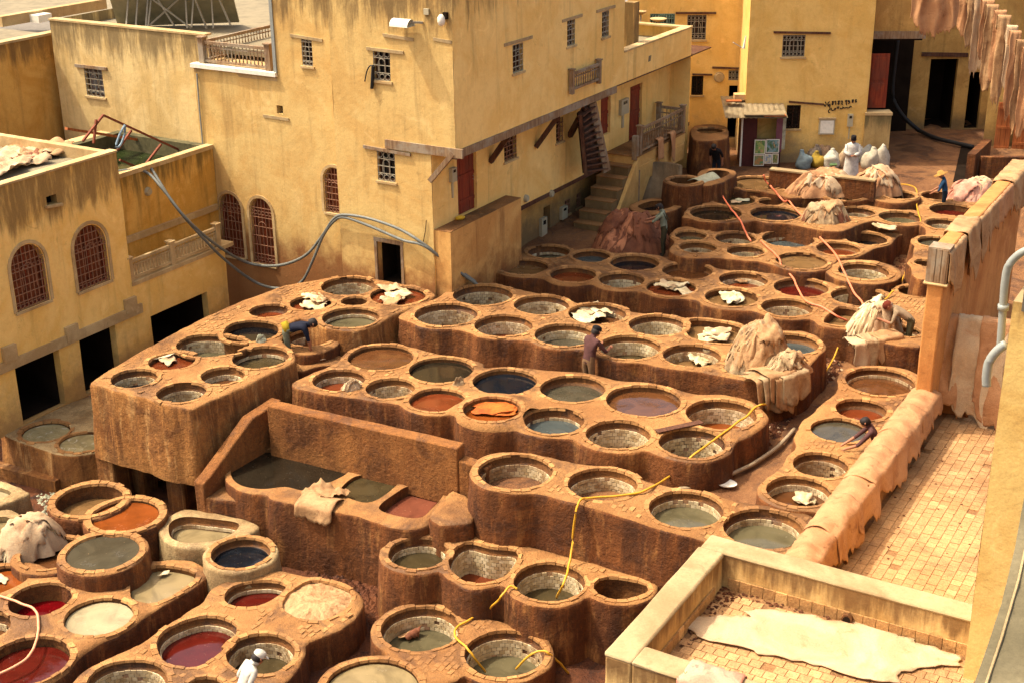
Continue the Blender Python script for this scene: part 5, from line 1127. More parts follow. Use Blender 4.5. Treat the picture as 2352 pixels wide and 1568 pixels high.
block('long low trough of dark water at the foot of the curved wall', [(1446, 472), (1500, 453), (1560, 459), (1567, 472), (1530, 487), (1480, 492)], 1.45, .3, [(0, 0, 0, .2, 'black', {'poly': [(1465, 474), (1500, 462), (1550, 465), (1535, 478), (1490, 484)], 'lin': 'adobe', 'rim': False})], pave=False, name='trough', cat='trough')
block('masonry trough with a pale hide hanging over its corner', [(1604, 396), (1640, 384), (1692, 393), (1668, 414), (1616, 425)], 2.1, .6, [(0, 0, 0, .3, 'brown', {'poly': [(1620, 400), (1642, 391), (1675, 396), (1660, 408), (1628, 414)], 'lin': 'adobe', 'rim': False})], pave=False, name='trough', cat='trough')
block('round mud vat against the recessed back house', [(1586, 302), (1600, 287), (1660, 286), (1672, 300), (1664, 318), (1602, 322)], 2.5, .8, [(1630, 300, 58, .15, 'tan', AD)], pave=False, name='round_vat', cat='vat', nbrick=0)
a = at(1770, 389, 2.3); b = at(2012, 416, 2.3); m = MB(); m.beam((*a[:2], 1.95), (*b[:2], 1.95), .28, .7)
pk = thing('plank_kerb', 'long low straight kerb wall below the sacks', 'kerb', (a[0], a[1], 1.5)); m.build('wall', mSIDE, pk)
m = MB(); m.beam((*a[:2], 2.32), (*b[:2], 2.32), .32, .05); m.build('coping', mBOXT, pk)
# low walls and channel at the far right
a = at(2216, 340, 2.0); b = at(2248, 402, 1.6)
c = at(2250, 405, 1.1); d = at(2310, 405, 1.1); FQ = Face(c, d[:2]-c[:2]); m = MB(); zq_ = FQ.px(2280, 362)[1]
slab(m, FQ, 0, 2.2, .9, zq_, -.25, 0); m.build('wall', mSIDE, thing('low_brown_wall', 'low dark brown wall behind the pink hides and the straw hat', 'wall', tuple(c)))
c = at(2235, 408, 1.1); FQ2 = Face(c, U); m = MB(); slab(m, FQ2, 0, 2.6, .9, zq_+.15, -.3, 0); m.build('wall', mSIDE, thing('hide_wall', 'short wall with brown hides hung over it by the drain', 'wall', tuple(c)))
p0, p1 = at(2222, 340, 1.0), at(2205, 420, 1.0); m = MB(); m.beam((p0[0], p0[1], 1.02), (p1[0], p1[1], 1.02), .5, .04); m.build('drain_channel', mDARK, up)
# ---------------------------------------------------------------- hides
mHW_ = mat_hide('hide_white', srgb(204, 190, 152), srgb(178, 156, 114), srgb(150, 106, 62))
mHP = mat_hide('hide_pink', srgb(174, 128, 86), srgb(156, 109, 70), srgb(114, 70, 40), 1.6)
mHT = mat_hide('hide_tan', srgb(168, 132, 90), srgb(144, 106, 68), srgb(98, 62, 36))
mHG = mat_hide('hide_grey', srgb(168, 144, 106), srgb(134, 106, 74), srgb(82, 56, 36))
mHB = mat_hide('hide_brown', srgb(126, 76, 48), srgb(98, 56, 35), srgb(58, 32, 20))
mHC = mat_hide('hide_cream', srgb(186, 160, 124), srgb(168, 138, 102), srgb(160, 114, 74), 1.0)
mHS = mat_hide('hide_sage', srgb(172, 172, 144), srgb(150, 148, 120), srgb(108, 102, 78))
mHR = mat_hide('hide_rose', srgb(196, 148, 122), srgb(174, 116, 92), srgb(140, 70, 60))
mHO = mat_hide('hide_orange', srgb(180, 92, 26), srgb(150, 64, 18), srgb(204, 150, 50), 1.2)
def skin_outline(rx, ry, seed, n=64, rag=.12):
    r = random.Random(seed); ph = r.uniform(0, 6.28); k = [r.uniform(-.1, .1) for _ in range(5)]; L = []
    for i in range(n):
        t = 2*math.pi*i/n
        f = 1+.1*math.cos(4*t+ph)+.07*math.cos(2*t)+sum(k[j]*math.sin((j+2)*t+j) for j in range(5))+r.uniform(-rag, rag)*.5
        L.append((rx*f*math.cos(t), ry*f*math.sin(t)))
    return L
def solid(o, th=.012):
    s = o.modifiers.new('thick', 'SOLIDIFY'); s.thickness = th; s.offset = 1; return o
def sheet_hide(name, c, rx, ry, rot, zf, mat, label, seed, group=None, fold=.03, fsc=3.0, step=.07, cat='hide', parent=None, rag=.12):
    L = skin_outline(rx, ry, seed, rag=rag); cs, sn = math.cos(rot), math.sin(rot)
    Lw = resample([(c[0]+x*cs-y*sn, c[1]+x*sn+y*cs) for x, y in L], step*.8); vv, tri, nb = fill(Lw, [], step)
    vs = []
    for x, y in vv:
        a = (x-c[0])*cs+(y-c[1])*sn; b = -(x-c[0])*sn+(y-c[1])*cs
        f = fold*(abs(nz(a*.6, b*1.4, seed, fsc))*1.6+.5*nz(x, y, seed+3, fsc*2.4)); vs.append((x, y, zf(x, y)+max(f, -.005)+.006))
    o = link(name, mesh_of(name, vs, tri, True), parent, mat, label if not parent else None, cat if not parent else None, group if not parent else None)
    return solid(o)
def mound_fn(c, rx, ry, rot, h, z0, p=3.0, seed=0, wr=.05):
    cs, sn = math.cos(rot), math.sin(rot)
    def f(x, y):
        a = ((x-c[0])*cs+(y-c[1])*sn)/rx; b = (-(x-c[0])*sn+(y-c[1])*cs)/ry; r = math.sqrt(a*a+b*b)
        th = math.atan2(b, a)
        zz = h*max(0, 1-r**p)*(1+.32*nz(x, y, seed+9, 1.1)+.14*nz(x, y, seed+2, 2.6))
        e = 1 if r < 1 else max(0, 2-r)
        e *= min(1, r*2.2)
        return z0+zz+wr*e*(abs(nz(th*3.2, r*1.1, seed, 1.0))*1.8-.35)+wr*.6*nz(x, y, seed, 5)
    return f
def pile(label, c, rx, ry, rot, h, z0, mats, n, seed, name='hide_pile', rim=True, group=None, p=3.0, wr=.06, drop=0.0, hang=.35):
    """a heap of folded hides: a core bundle and loose skins lying over it"""
    r = random.Random(seed); f = mound_fn(c, rx, ry, rot, h, z0, p, seed, wr)
    root = thing(name, label, 'hide pile', (c[0], c[1], z0)); cs, sn = math.cos(rot), math.sin(rot)
    vs = []; fs = []; NR, NT = 22, 120
    for i in range(NR+1):
        q = (i/NR)**.8*1.02
        for k in range(NT):
            t = 2*math.pi*k/NT; ct, st_ = math.cos(t), math.sin(t)
            pl = 1+q*q*(.07*math.sin(11*t+seed+4*nz(ct*2, st_*2, seed))+.05*nz(ct*7, st_*7, q*2+seed))
            a, b = rx*q*pl*ct, ry*q*pl*st_; x, y = c[0]+a*cs-b*sn, c[1]+a*sn+b*cs
            z = f(c[0]+(a*cs-b*sn)/pl, c[1]+(a*sn+b*cs)/pl)+.035*nz(x*1.0, y*1.0, seed+q, 9)+.05*nz(ct*3+q, st_*3, seed, 1.6) if i < NR else z0-.06-drop
            vs.append((x, y, z))
    for i in range(NR):
        for k in range(NT): fs.append((i*NT+k, (i+1)*NT+k, (i+1)*NT+(k+1) % NT, i*NT+(k+1) % NT)[::-1])
    link('bundle', mesh_of('bundle', vs, fs, True), root, mats[0])
    for j in range(n):                            # skins folded in pleated strips over the bundle
        th = math.pi*(j+.5)/n*1.0+r.uniform(-.35, .35)+(math.pi/2 if j % 3 else 0); L_ = r.uniform(.8, 1.12); dd = r.uniform(-.45, .45); wd = r.uniform(.45, .7)
        off = .015+.02*j/n; ph = r.uniform(0, 6.28); nu, nv = 26, 40; V_ = []; F_ = []
        e0, e1 = L_*r.uniform(.5, 1.05), L_*r.uniform(.8, 1.1)
        for b_ in range(nv+1):
            for a_ in range(nu+1):
                w = (a_/nu-.5)*wd*(1+.15*nz(b_*.2, j, seed)); rg = 1+.22*nz(a_*.8, j, seed, 1.0)
                t = -e0*rg+(e1+e0)*rg*b_/nv; a, b = (t*math.cos(th)-(w+dd)*math.sin(th)), (t*math.sin(th)+(w+dd)*math.cos(th))
                x, y = c[0]+rx*a*cs-ry*b*sn, c[1]+rx*a*sn+ry*b*cs; rr = math.hypot(a, b)
                z = f(x, y) if rr <= .97 else f(c[0]+(rx*a*cs-ry*b*sn)*.97/rr, c[1]+(rx*a*sn+ry*b*cs)*.97/rr)-(rr-.97)*max(rx, ry)*4.0
                z = max(z, z0-hang); pl = .045*math.sin(w*17+ph+4.5*nz(t*1.3, w*3, seed+j))+.025*nz(x, y, j+seed, 8)
                V_.append((x, y, z+off+.03+pl*(1 if rr < .9 else 1.3)+.02*nz(x, y, j, 7)))
        n1 = nu+1
        for b_ in range(nv):
            for a_ in range(nu): F_.append((b_*n1+a_, b_*n1+a_+1, (b_+1)*n1+a_+1, (b_+1)*n1+a_))
        solid(link('hide', mesh_of('hide', V_, F_, True), root, mats[1+j % (len(mats)-1)] if len(mats) > 1 else mats[0]), .012)
    for j in range(0 if rx < .4 else 4 if n < 4 else 2):          # loose skins thrown on top
        t = r.uniform(0, 6.28); q = r.uniform(.2, .7); a, b = rx*q*math.cos(t), ry*q*math.sin(t); cc = (c[0]+a*cs-b*sn, c[1]+a*sn+b*cs)
        def zf(x, y, up_=.075+.015*j):
            aa = ((x-c[0])*cs+(y-c[1])*sn)/rx; bb = (-(x-c[0])*sn+(y-c[1])*cs)/ry; rr = math.hypot(aa, bb)
            return f(x, y)+up_ if rr <= .97 else max(z0-hang, z0+up_-(rr-.97)*max(rx, ry)*3.4)
        sz = r.uniform(.42, .62)*(1 if n < 4 else .72); sheet_hide('hide', cc, rx*sz*1.15, ry*sz*1.2, rot+r.uniform(-1, 1), zf, mats[-1 if j % 2 else 0], None, seed*31+j, fold=.085, fsc=3.0, parent=root, step=.06, rag=.25)
    return root
def over_edge(label, F, a0, a1, ztop, top_len, down, mat, seed, thick=0.0, back=0.0, name='hide', cat='hide', group=None, o_edge=.03, fold=.05, nf=5.0, rag=.25, parent=None, sag=0.0, fringe=0.0):
    """a skin lying over a wall top: from back drop over the top (top_len) and down the front (down)"""
    r = random.Random(seed); W_ = a1-a0; nu = max(8, int(W_/(.022 if fringe else .055))); tot = back+top_len+down; nv = max(8, int(tot/.06)); vs = []; fs = []
    for j in range(nv+1):
        for i in range(nu+1):
            u_ = i/nu; edge = 1-.25*(abs(2*u_-1)**3)
            rg = rag*(nz(u_*W_*3.1, seed, 1, 1.0)+.6*nz(u_*W_*9, seed, 5, 1.0))+fringe*nz(u_*W_*34, seed, 7); dn = max(.08, down*(edge+rg)); bk = max(.05, back*(edge+rag*nz(u_*W_*4, seed, 9)))
            t = j/nv*(bk+top_len+dn); a = a0+u_*W_+.05*nz(t*2, u_*3, seed)
            fl = fold*math.sin(u_*W_*nf+2.5*nz(u_*3, t*.8, seed)+seed)
            if t < bk: z = ztop-(bk-t); o = -top_len-o_edge-.02-abs(fl)*(bk-t)/max(bk, .1)
            elif t < bk+top_len: z = ztop+.012+(.02+.05*(top_len > .3))*nz(a*2.2, t*3, seed)+(.1 if top_len > .45 else 0)*math.sin(math.pi*(t-bk)/top_len); o = -(top_len-(t-bk))
            else:
                k = t-bk-top_len; rr = .05
                z = ztop+.012-max(0, k-.02); o = min(k, rr)*.8+o_edge+(fold*1.1+fl)*min(1, k*1.6)+sag*k
            vs.append(F.P(a, z, o))
    n1 = nu+1
    for j in range(nv):
        for i in range(nu): fs.append((j*n1+i, j*n1+i+1, (j+1)*n1+i+1, (j+1)*n1+i))
    o = link(name, mesh_of(name, vs, fs, True), parent, mat, label, cat, group); return solid(o, .014)
def flat_z(z): return lambda x, y: z
# hides floating in or filling vats
CW = {}
def cw(m): return {'hide_white': 'white', 'hide_cream': 'cream', 'hide_tan': 'tan', 'hide_grey': 'grey', 'hide_sage': 'sage', 'hide_orange': 'orange', 'hide_brown': 'brown'}.get(m.name, 'pink')
ORD = ['first', 'second', 'third', 'fourth', 'fifth', 'sixth', 'seventh', 'eighth', 'ninth', 'tenth', 'eleventh', 'twelfth', 'thirteenth']
def vat_hides(cx, cy, z, n, spread, mats, label, seed, size=.42, fold=.12, lift=.02):
    r = random.Random(seed)
    for j in range(n):
        x, y = cx+r.uniform(-1, 1)*spread, cy+r.uniform(-1, 1)*spread*.35; c = at(x, y, z)
        rr = size*r.uniform(.7, 1.1)
        sheet_hide('hide', c, rr, rr*r.uniform(.5, .8), r.uniform(0, 3.1), flat_z(z-.01+lift*j), mats[j % len(mats)], cw(mats[j % len(mats)])+' hide '+label, seed*17+j, group='hides '+label, fold=fold, fsc=3.2)
vat_hides(398, 826, 1.0, 2, 22, [mHC, mHW_], 'afloat in the rust red vat of the tall block', 3, .36, .08)
vat_hides(714, 698, 1.0, 5, 26, [mHW_, mHC, mHT], 'crumpled in the vat by the tower foot', 5, .42, .1)
vat_hides(918, 680, 1.03, 4, 34, [mHC, mHT, mHW_], 'spread in the vat before the tower doorway', 8, .5, .1)
vat_hides(1372, 724, .86, 5, 36, [mHW_, mHW_, mHC], 'crumpled in a white tiled vat of the pale block', 11, .4, .11)
vat_hides(1655, 772, .93, 4, 26, [mHW_, mHC], 'lying wet in the square tan vat of the pale block', 14, .42, .1)
vat_hides(1605, 826, .74, 3, 24, [mHW_, mHC], 'in the vat with a white bucket', 19, .36, .09)
vat_hides(1545, 660, .84, 4, 24, [mHW_, mHG, mHC], 'lying in the shaded vat of the front row', 23, .46, .1)
vat_hides(1688, 688, .8, 3, 22, [mHW_, mHW_], 'bunched in the tan vat of the front row', 29, .42, .1)
vat_hides(1706, 647, .66, 2, 14, [mHC, mHT], 'small, in the tiled vat behind the bright hides', 31, .3, .06)
vat_hides(2030, 521, 1.4, 2, 10, [mHG, mHC], 'swirled in the brim-full dark vat', 33, .45, .06)
vat_hides(1690, 460, 1.38, 2, 18, [mHC, mHS], 'scrap afloat in the dark oval vat', 35, .24, .02)
vat_hides(1135, 940, .7, 2, 14, [mHO, mHO], 'folded in the orange vat', 37, .6, .05)
vat_hides(1845, 1148, .34, 2, 10, [mHC, mHW_], 'in the brown vat at the foot of the draped wall', 41, .34, .12)
vat_hides(8, 1330, -1.6, 1, 4, [mHW_], 'in the orange vat by the crimson one', 43, .26, .05)
vat_hides(378, 1318, -1.6, 1, 6, [mHW_], 'scrap in the square cream vat', 44, .13, .06)
vat_hides(940, 1460, -2.02, 2, 8, [mHB, mHT], 'scrap at the bottom of the tiled yard vat', 46, .2, .16)
# powder vat: flaky dried tan
c = at(728, 1380, -1.45); f = mound_fn(c, .72, .66, .5, .1, -1.52, 2.5, 3, .03); L = resample(catmull([at(x, y, -1.47)[:2] for x, y in [(648, 1388), (662, 1362), (697, 1338), (735, 1332), (800, 1353), (808, 1377), (790, 1400), (747, 1422), (701, 1423), (660, 1407)]], 5, True), .08)
vv, tri, nb = fill(L, [], .035); link('powder', mesh_of('powder', [(x, y, f(x, y)+.03*abs(nz(x, y, 2, 7))+.012*nz(x, y, 8, 18)) for x, y in vv], tri, False), None, mHT, 'dried flaky tan powder filling the rounded yard vat', 'powder')
# bundles beside vats
for x, y, z, r_, lab, mm, sd_ in ((806, 890, .78, .24, 'small rolled pale hide on the rim of the rust vat', mHC, 51), (1054, 880, .78, .15, 'pair of worn sandals on the vat rim between dark vats', mHG, 52), (600, 782, 1.13, .13, 'pair of green slippers on the rim of the tall block', mHS, 53)):
    c = at(x, y, z); pile(lab, c, r_, r_*.7, .3, r_*.6, z, [mm, mm], 2, sd_, name='rolled_hide' if r_ > .2 else 'slippers', hang=.02, wr=.03)
c = at(708, 818, .47); sheet_hide('hide', c, .52, .34, -.5, flat_z(.49), mHC, 'flat pale hide laid on the low step beside the bending man', 55, fold=.05)
# heaps
c = at(1742, 835, 1.12); pile('big heap of grey white hides on the end of the pale block', c, .86, .7, .2, 1.0, 1.1, [mHG, mHG, mHT], 8, 61, p=3.0, wr=.1, drop=.1)
kf = Face(at(1812, 872, 1.1), np.array(at(1872, 838, 1.1)[:2])-np.array(at(1760, 890, 1.1)[:2]))
c = at(1812, 858, 1.1); pile('bundle of tan hides spilling over the front corner of the pale block', (c[0]-.05, c[1]+.1), .72, .48, .6, .42, 1.1, [mHT, mHG], 4, 62, p=2.4, wr=.08)
for j in range(5):
    F_ = Face(at(1752+j*12, 880-j*3, 1.1), np.array([.83, .55])); over_edge('tan hide hanging from the bundle over the corner of the pale block', F_, -.35+.0*j, .55, 1.26+.04*(j % 3), .35, .8+.12*(j % 2), (mHT, mHG, mHT)[j % 3], 70+j, group='hides spilling over the block corner', o_edge=.1+.05*j, fold=.07, nf=9)
c = at(1450, 568, .6); pile('large heap of wet brown hides beside the man in overalls', c, 1.4, .95, .3, 1.2, .5, [mHB, mat_hide('hide_brown2', srgb(176, 116, 78), srgb(138, 84, 54), srgb(78, 44, 28)), mHB], 12, 63, p=3.0, wr=.12)
c = at(1888, 441, 1.7); pile('long mound of pink hides on the back pool', c, 1.25, .6, .1, .6, 1.7, [mHP, mHP, mHC], 6, 64, p=3.0, wr=.05)
c = at(2008, 440, 1.7); pile('rounded mound of pink hides next to the empty bowl vat', c, .95, .65, .1, .68, 1.7, [mHP, mHP, mHC], 6, 65, p=3.0, wr=.05)
c = at(1895, 505, 1.5); pile('heap of grey brown hides hanging into a vat below the black one', c, .82, .58, 0, .66, 1.4, [mHG, mHG, mHB, mHT], 7, 66, p=3.0, wr=.09)
c = at(2232, 452, 1.5); pile('heap of striped rose hides behind the man in the straw hat', c, .95, .62, .2, .6, 1.4, [mHR, mHR, mHC], 6, 67, p=3.0, wr=.07)
c = at(2010, 745, 1.0); pile('heap of cream hides handled by the man in the striped shirt', c, .85, .6, .5, .62, .92, [mHC, mHC, mHG, mHW_], 8, 68, p=3.0, wr=.08)
F_ = Face(at(2010, 782, .95), np.array([.9, .35]))
for j in range(3): over_edge(cw((mHC, mHG, mHT)[j])+' hide hanging down the block front below the cream heap', F_, -.7+.35*j, .1+.35*j, .98+.03*j, .4, .75, (mHC, mHG, mHT)[j], 80+j, group='cream hides over the block front', o_edge=.06+.03*j, fold=.06, nf=9)
c = at(70, 1240, -1.35); pile('heap of raw white hides with brown edges beside the grey vat', c, .8, .58, .4, .62, -1.5, [mHC, mHC, mHW_, mHC], 3, 69, p=3.4, wr=.06, hang=.5)
# hide on the front edge of the tub
F_ = Face(at(690, 1158, -.5), np.array(at(789, 1176, -.5)[:2])-np.array(at(624, 1145, -.5)[:2]))
over_edge('crumpled tan hide draped over the front edge of the olive tub', F_, -.1, .85, -.46, .5, .38, mHT, 90, fold=.1, nf=8, rag=.4, o_edge=.05)
c = at(745, 1135, -.45); sheet_hide('hide', c, .5, .3, .2, flat_z(-.46), mHT, 'creased tan hide lying on the ledge of the olive tub', 91, fold=.2, fsc=3.5)
# hides along the terrace wall
n = 7; span = Lend+.3
for j in range(n):
    a0 = -.25+span*j/n; over_edge('pinkish hide draped on the low terrace wall, %s from the tall parapet' % ORD[n-1-j], Face(LWF.p, LWF.d, .25), a0-.14, a0+span/n+.18, 2.5+.02*(j % 2), .52, .5+.25*((j*5) % 3)/2, mHP, 100+j, back=.3, group='hides draped over the low terrace wall', o_edge=.02, fold=.07, nf=6, rag=.4)
# hides over the tall parapet
for j, (x0, x1, dn) in enumerate(((2150, 2190, .9), (2190, 2222, 1.1), (2222, 2262, .8), (2262, 2300, .7), (2300, 2345, .9))):
    y_ = lambda x: 585-(x-2150)*1.13
    a0 = HW.px(x0+8, y_(x0)-2)[0]; a1 = HW.px(x1+8, y_(x1)-2)[0]; a0, a1 = sorted((a0, a1))
    if j in (1, 4): over_edge('tan hide slung right over the tall golden parapet, %s the wooden end post' % ('nearer to' if j == 1 else 'farther from'), Face(HW.p, HW.d, .17), a0, a1, ztop+.02, .4, dn, mHT, 120+j, back=.5, group='hides slung right over the tall parapet', o_edge=.03, fold=.06, nf=7, rag=.45)
    else: over_edge('torn tan hide hanging on the terrace side of the tall golden parapet', Face(HW.p, HW.d, .17), a0, a1, ztop-.03, .02, dn, (mHT, mHP)[j % 2], 120+j, group='torn hides hanging on the tall parapet', o_edge=.02, fold=.05, nf=7, rag=.6)
# big hides hung on the rack at the end of the terrace
RK = Face(at(2128, 925, 2.0), -V+U*.15); rk = thing('drying_rack', 'wooden drying rack under big pale hides at the terrace end', 'rack', RK.P(0, ZT))
zr = RK.px(2200, 742)[1]; m = MB(); m.beam(RK.P(-.1, zr-.04, -.45), RK.P(2.2, zr-.04, -.45), .07, .07); m.build('bar', mWOODO, rk)
for a_ in (.0, 2.1): m = MB(); m.beam(RK.P(a_, ZT, -.45), RK.P(a_, zr, -.45), .08, .08); m.build('post', mWOODO, rk)
for j in range(3): over_edge('large pale hide hanging on the drying rack, %s from the tall parapet' % ORD[j], Face(RK.p, RK.d, -.38), -.05+.5*j, 1.0+.52*j, zr+.02+.015*j, .12, 2.15+.15*j, (mHP, mHC, mHP)[j], 140+j, back=1.2, group='large hides on the drying rack', o_edge=.03+.03*j, fold=.09, nf=4, rag=.18, sag=.12)
# hide spread on the roof terrace, and two slung over its parapet
c = at(1880, 1475, ZF+.03); sheet_hide('hide', c, 1.75, .72, -.36, flat_z(ZF+.03), mHC, 'large cream hide spread out on the roof terrace floor', 150, fold=.03, fsc=2.2, rag=.16)
over_edge('rose brown hide slung over the near parapet of the roof terrace', Face(FFr.p, FFr.d, .01), FFr.px(1560, 1545)[0], FFr.px(1690, 1580)[0], ZB+.03, .45, .9, mHR, 151, back=.35, o_edge=.03, fold=.08, nf=5)
c = at(1335, 1588, -.9); pile('pink hides heaped on the ground against the roof terrace', (c[0], c[1]), .75, .5, .4, .5, -1.5, [mHP, mHP], 4, 152, wr=.06)
# hides on the arcade roof
for j, (x, y, rx, ry, mm) in enumerate(((40, 350, 1.3, .7, mHC), (95, 335, .9, .5, mHP), (25, 378, 1.0, .5, mHC), (110, 355, .8, .45, mHT), (78, 362, .5, .3, mHB), (5, 395, .9, .45, mHC))):
    c = at(x, y, zTop-.25); sheet_hide('hide', c, rx, ry, .2*j, flat_z(zTop-.3+.02*j), mm, 'curled pale hide drying on the flat roof of the arcade house' if mm is not mHB else 'dark brown hide curled on the flat roof of the arcade house', 160+j, group='hides drying on the arcade roof' if mm is not mHB else None, fold=.16, fsc=2.6)
# pale hides on the trough corner, rags on the walkway rail
F_ = Face(at(1618, 418, 2.1), np.array([.75, .66])); over_edge('sage pale hide hanging over the trough corner at the back', F_, -.25, .75, 2.12, .5, .75, mHS, 170, fold=.05, nf=9)
for j, (x, y) in enumerate(((1512, 330), (1540, 318))): a_ = WK.px(x, y)[0]; over_edge('brown rag hide hanging from the walkway balustrade', Face(WK.p, WK.d, -.0), a_-.2, a_+.25, zw+.3, .06, .8+.25*j, mHP, 174+j, group='rags on the walkway balustrade', fold=.06, nf=14, rag=.5, o_edge=.05)
# hides hung high on the right
rl0 = at(2205, -30, 6.4); rl1 = at(2380, 150, 5.2)
RP = [np.array(at(2236, 2, 7.0)), np.array(at(2282, 40, 6.6)), np.array(at(2316, 88, 6.2)), np.array(at(2352, 150, 5.8)), np.array(at(2400, 230, 5.3))]
rr_ = thing('hide_rail', 'sloping pole rail carrying the hanging hides at the upper right', 'rail', tuple(RP[0]))
for a_, b_ in zip(RP[:-1], RP[1:]): m = MB(); m.tube([tuple(a_), tuple(b_)], .05, 8); m.build('pole', mWOODO, rr_)
HD = Face(at(2110, 250, 2.0), np.array([1, -.03])); k_ = 0
def hang(x0, x1, yt, yb, dep, mat, label, seed, group=None):
    """a skin hanging from above: pixel extents on a plane dep metres away from the camera"""
    Fh = Face((0, dep), np.array([1.0, -.12])); a0, z1 = Fh.px(x0, yt); a1, _ = Fh.px(x1, yt); _, z0 = Fh.px((x0+x1)/2, yb)
    return over_edge(label, Fh, a0, a1, z1, .06, z1-z0, mat, seed, back=.5, group=group, fold=.06, nf=12, rag=.14, o_edge=.04, fringe=.12)
hang(2100, 2214, -60, 80, 50, mHP, 'wide fringed hide hanging in front of the alley lintel', 180)
for j, (x0, x1, yt, yb, dep) in enumerate(((2206, 2234, -30, 88, 47.5), (2224, 2250, -20, 118, 47), (2240, 2272, -20, 168, 46), (2256, 2284, 0, 150, 45.5), (2266, 2294, 12, 205, 45), (2284, 2312, 25, 190, 44.5), (2292, 2322, 36, 245, 44), (2312, 2338, 60, 215, 43.5), (2320, 2346, 72, 280, 43), (2336, 2362, 92, 300, 42), (2350, 2380, 110, 310, 41.5))):
    hang(x0, x1, yt, yb, dep, (mHP, mHT, mHC, mHP, mHT)[j % 5], 'long fringed hide on the sloping rail, %s from the wide hide at the lintel' % ORD[j], 182+j, 'long hides on the sloping rail')
# ---------------------------------------------------------------- people
mSKIN = mat_simple('skin', srgb(150, 98, 68), .6, .1, 12, bump=.05)
mHAIR = mat_simple('dark_hair', srgb(32, 24, 20), .7, .2, 30)
def cloth(name, c, dark=None): return mat_simple('cloth_'+name, srgb(*[v*.84 for v in c]), .9, .3, 9, bump=.5, spec=.15, dark=srgb(*dark) if dark else None)
def person(label, xy, zfeet, yaw, shirt, trousers, shoes=None, bend=0.0, sleeve=.5, arms=None, legs=None, hat=None, scale=1.0, head_turn=0.0, extra=None, sit=False, nod=0.0):
    J = {}; R = {}
    def j(n, x, y, z, r): J[n] = Vector((x, y, z)); R[n] = r
    j('pelvis', 0, 0, .95, .135); j('spine', 0, 0, 1.12, .13); j('chest', 0, .01, 1.31, .15); j('neck', 0, 0, 1.46, .058); j('jaw', 0, .035, 1.535, .07); j('head', 0, .02, 1.615, .096); j('crown', 0, .01, 1.685, .075); j('nose', 0, .125, 1.6, .016)
    for s, sd_ in ((-1, 'L'), (1, 'R')):
        j('sh'+sd_, s*.185, 0, 1.395, .068); j('el'+sd_, s*.24, -.03, 1.12, .046); j('wr'+sd_, s*.23, .09, .89, .032); j('pa'+sd_, s*.225, .12, .82, .034)
        j('hip'+sd_, s*.095, 0, .9, .095); j('kn'+sd_, s*.105, .03, .5, .066); j('an'+sd_, s*.105, 0, .09, .044); j('to'+sd_, s*.115, .15, .045, .042)
    upper = [k for k in J if k[:2] not in ('hi', 'kn', 'an', 'to') and k != 'pelvis']
    if nod:
        rm = Matrix.Rotation(-nod, 3, 'X'); pv = J['neck'].copy()
        for k in ('jaw', 'head', 'crown', 'nose'): J[k] = pv+rm @ (J[k]-pv)
    if head_turn:
        rm = Matrix.Rotation(head_turn, 3, 'Z'); pv = J['neck'].copy()
        for k in ('jaw', 'head', 'crown', 'nose'): J[k] = pv+rm @ (J[k]-pv)
    if bend:
        rm = Matrix.Rotation(-bend, 3, 'X'); pv = J['pelvis'].copy()
        for k in upper: J[k] = pv+rm @ (J[k]-pv)
    for k, v in (arms or {}).items(): J[k] = Vector(v)
    for k, v in (legs or {}).items(): J[k] = Vector(v)
    bones = [('pelvis', 'spine', 1), ('spine', 'chest', 1), ('chest', 'neck', 1), ('neck', 'jaw', 0), ('jaw', 'head', 0), ('head', 'crown', 0), ('jaw', 'nose', 0)]
    for s in 'LR':
        bones += [('chest', 'sh'+s, 1), ('sh'+s, 'el'+s, 1), ('el'+s, 'wr'+s, 1 if sleeve > .8 else 0), ('wr'+s, 'pa'+s, 0), ('pelvis', 'hip'+s, 2), ('hip'+s, 'kn'+s, 2), ('kn'+s, 'an'+s, 2), ('an'+s, 'to'+s, 3)]
        d = (J['pa'+s]-J['wr'+s]).normalized(); side = d.cross(Vector((0, 0, 1)));  side = side.normalized() if side.length > .1 else Vector((1, 0, 0)); inn = d.cross(side)
        for q in range(4):                       # four fingers and a thumb, bent at the knuckle
            b0 = J['pa'+s]+side*(q-1.5)*.02; ln = (.06, .072, .068, .052)[q]; m1 = b0+d*ln*.55; m2 = m1+(d*.6-inn*.7).normalized()*ln*.5
            j('f%d%s' % (q, s), *m1, .0095); j('g%d%s' % (q, s), *m2, .008); bones += [('pa'+s, 'f%d%s' % (q, s), 0), ('f%d%s' % (q, s), 'g%d%s' % (q, s), 0)]
        t1 = J['wr'+s]+d*.04+side*.045; t2 = t1+d*.04+side*.008
        j('t0'+s, *t1, .011); j('t1'+s, *t2, .009); bones += [('wr'+s, 't0'+s, 0), ('t0'+s, 't1'+s, 0)]
    names = list(J); idx = {n: i for i, n in enumerate(names)}
    me = bpy.data.meshes.new('body'); me.from_pydata([J[n] for n in names], [(idx[a], idx[b]) for a, b, _ in bones], [])
    tmp = bpy.data.objects.new('tmp', me); COL.objects.link(tmp); sk = tmp.modifiers.new('s', 'SKIN'); sk.use_smooth_shade = True
    lay = me.skin_vertices[0].data
    for n in names:
        r = R[n]; lay[idx[n]].radius = (r*1.12, r*.86) if n in ('pelvis', 'spine', 'chest') else (r, r); lay[idx[n]].use_root = (n == 'pelvis')
    ss = tmp.modifiers.new('sub', 'SUBSURF'); ss.levels = 1; ss.render_levels = 1
    dg = bpy.context.evaluated_depsgraph_get(); ev = tmp.evaluated_get(dg); bm = bpy.data.meshes.new_from_object(ev); bpy.data.objects.remove(tmp)
    A = np.array([J[a] for a, b, c in bones]); B = np.array([J[b] for a, b, c in bones]); cat_ = [c for *_, c in bones]; rad = np.array([(R[a]+R[b])/2 for a, b, c in bones])
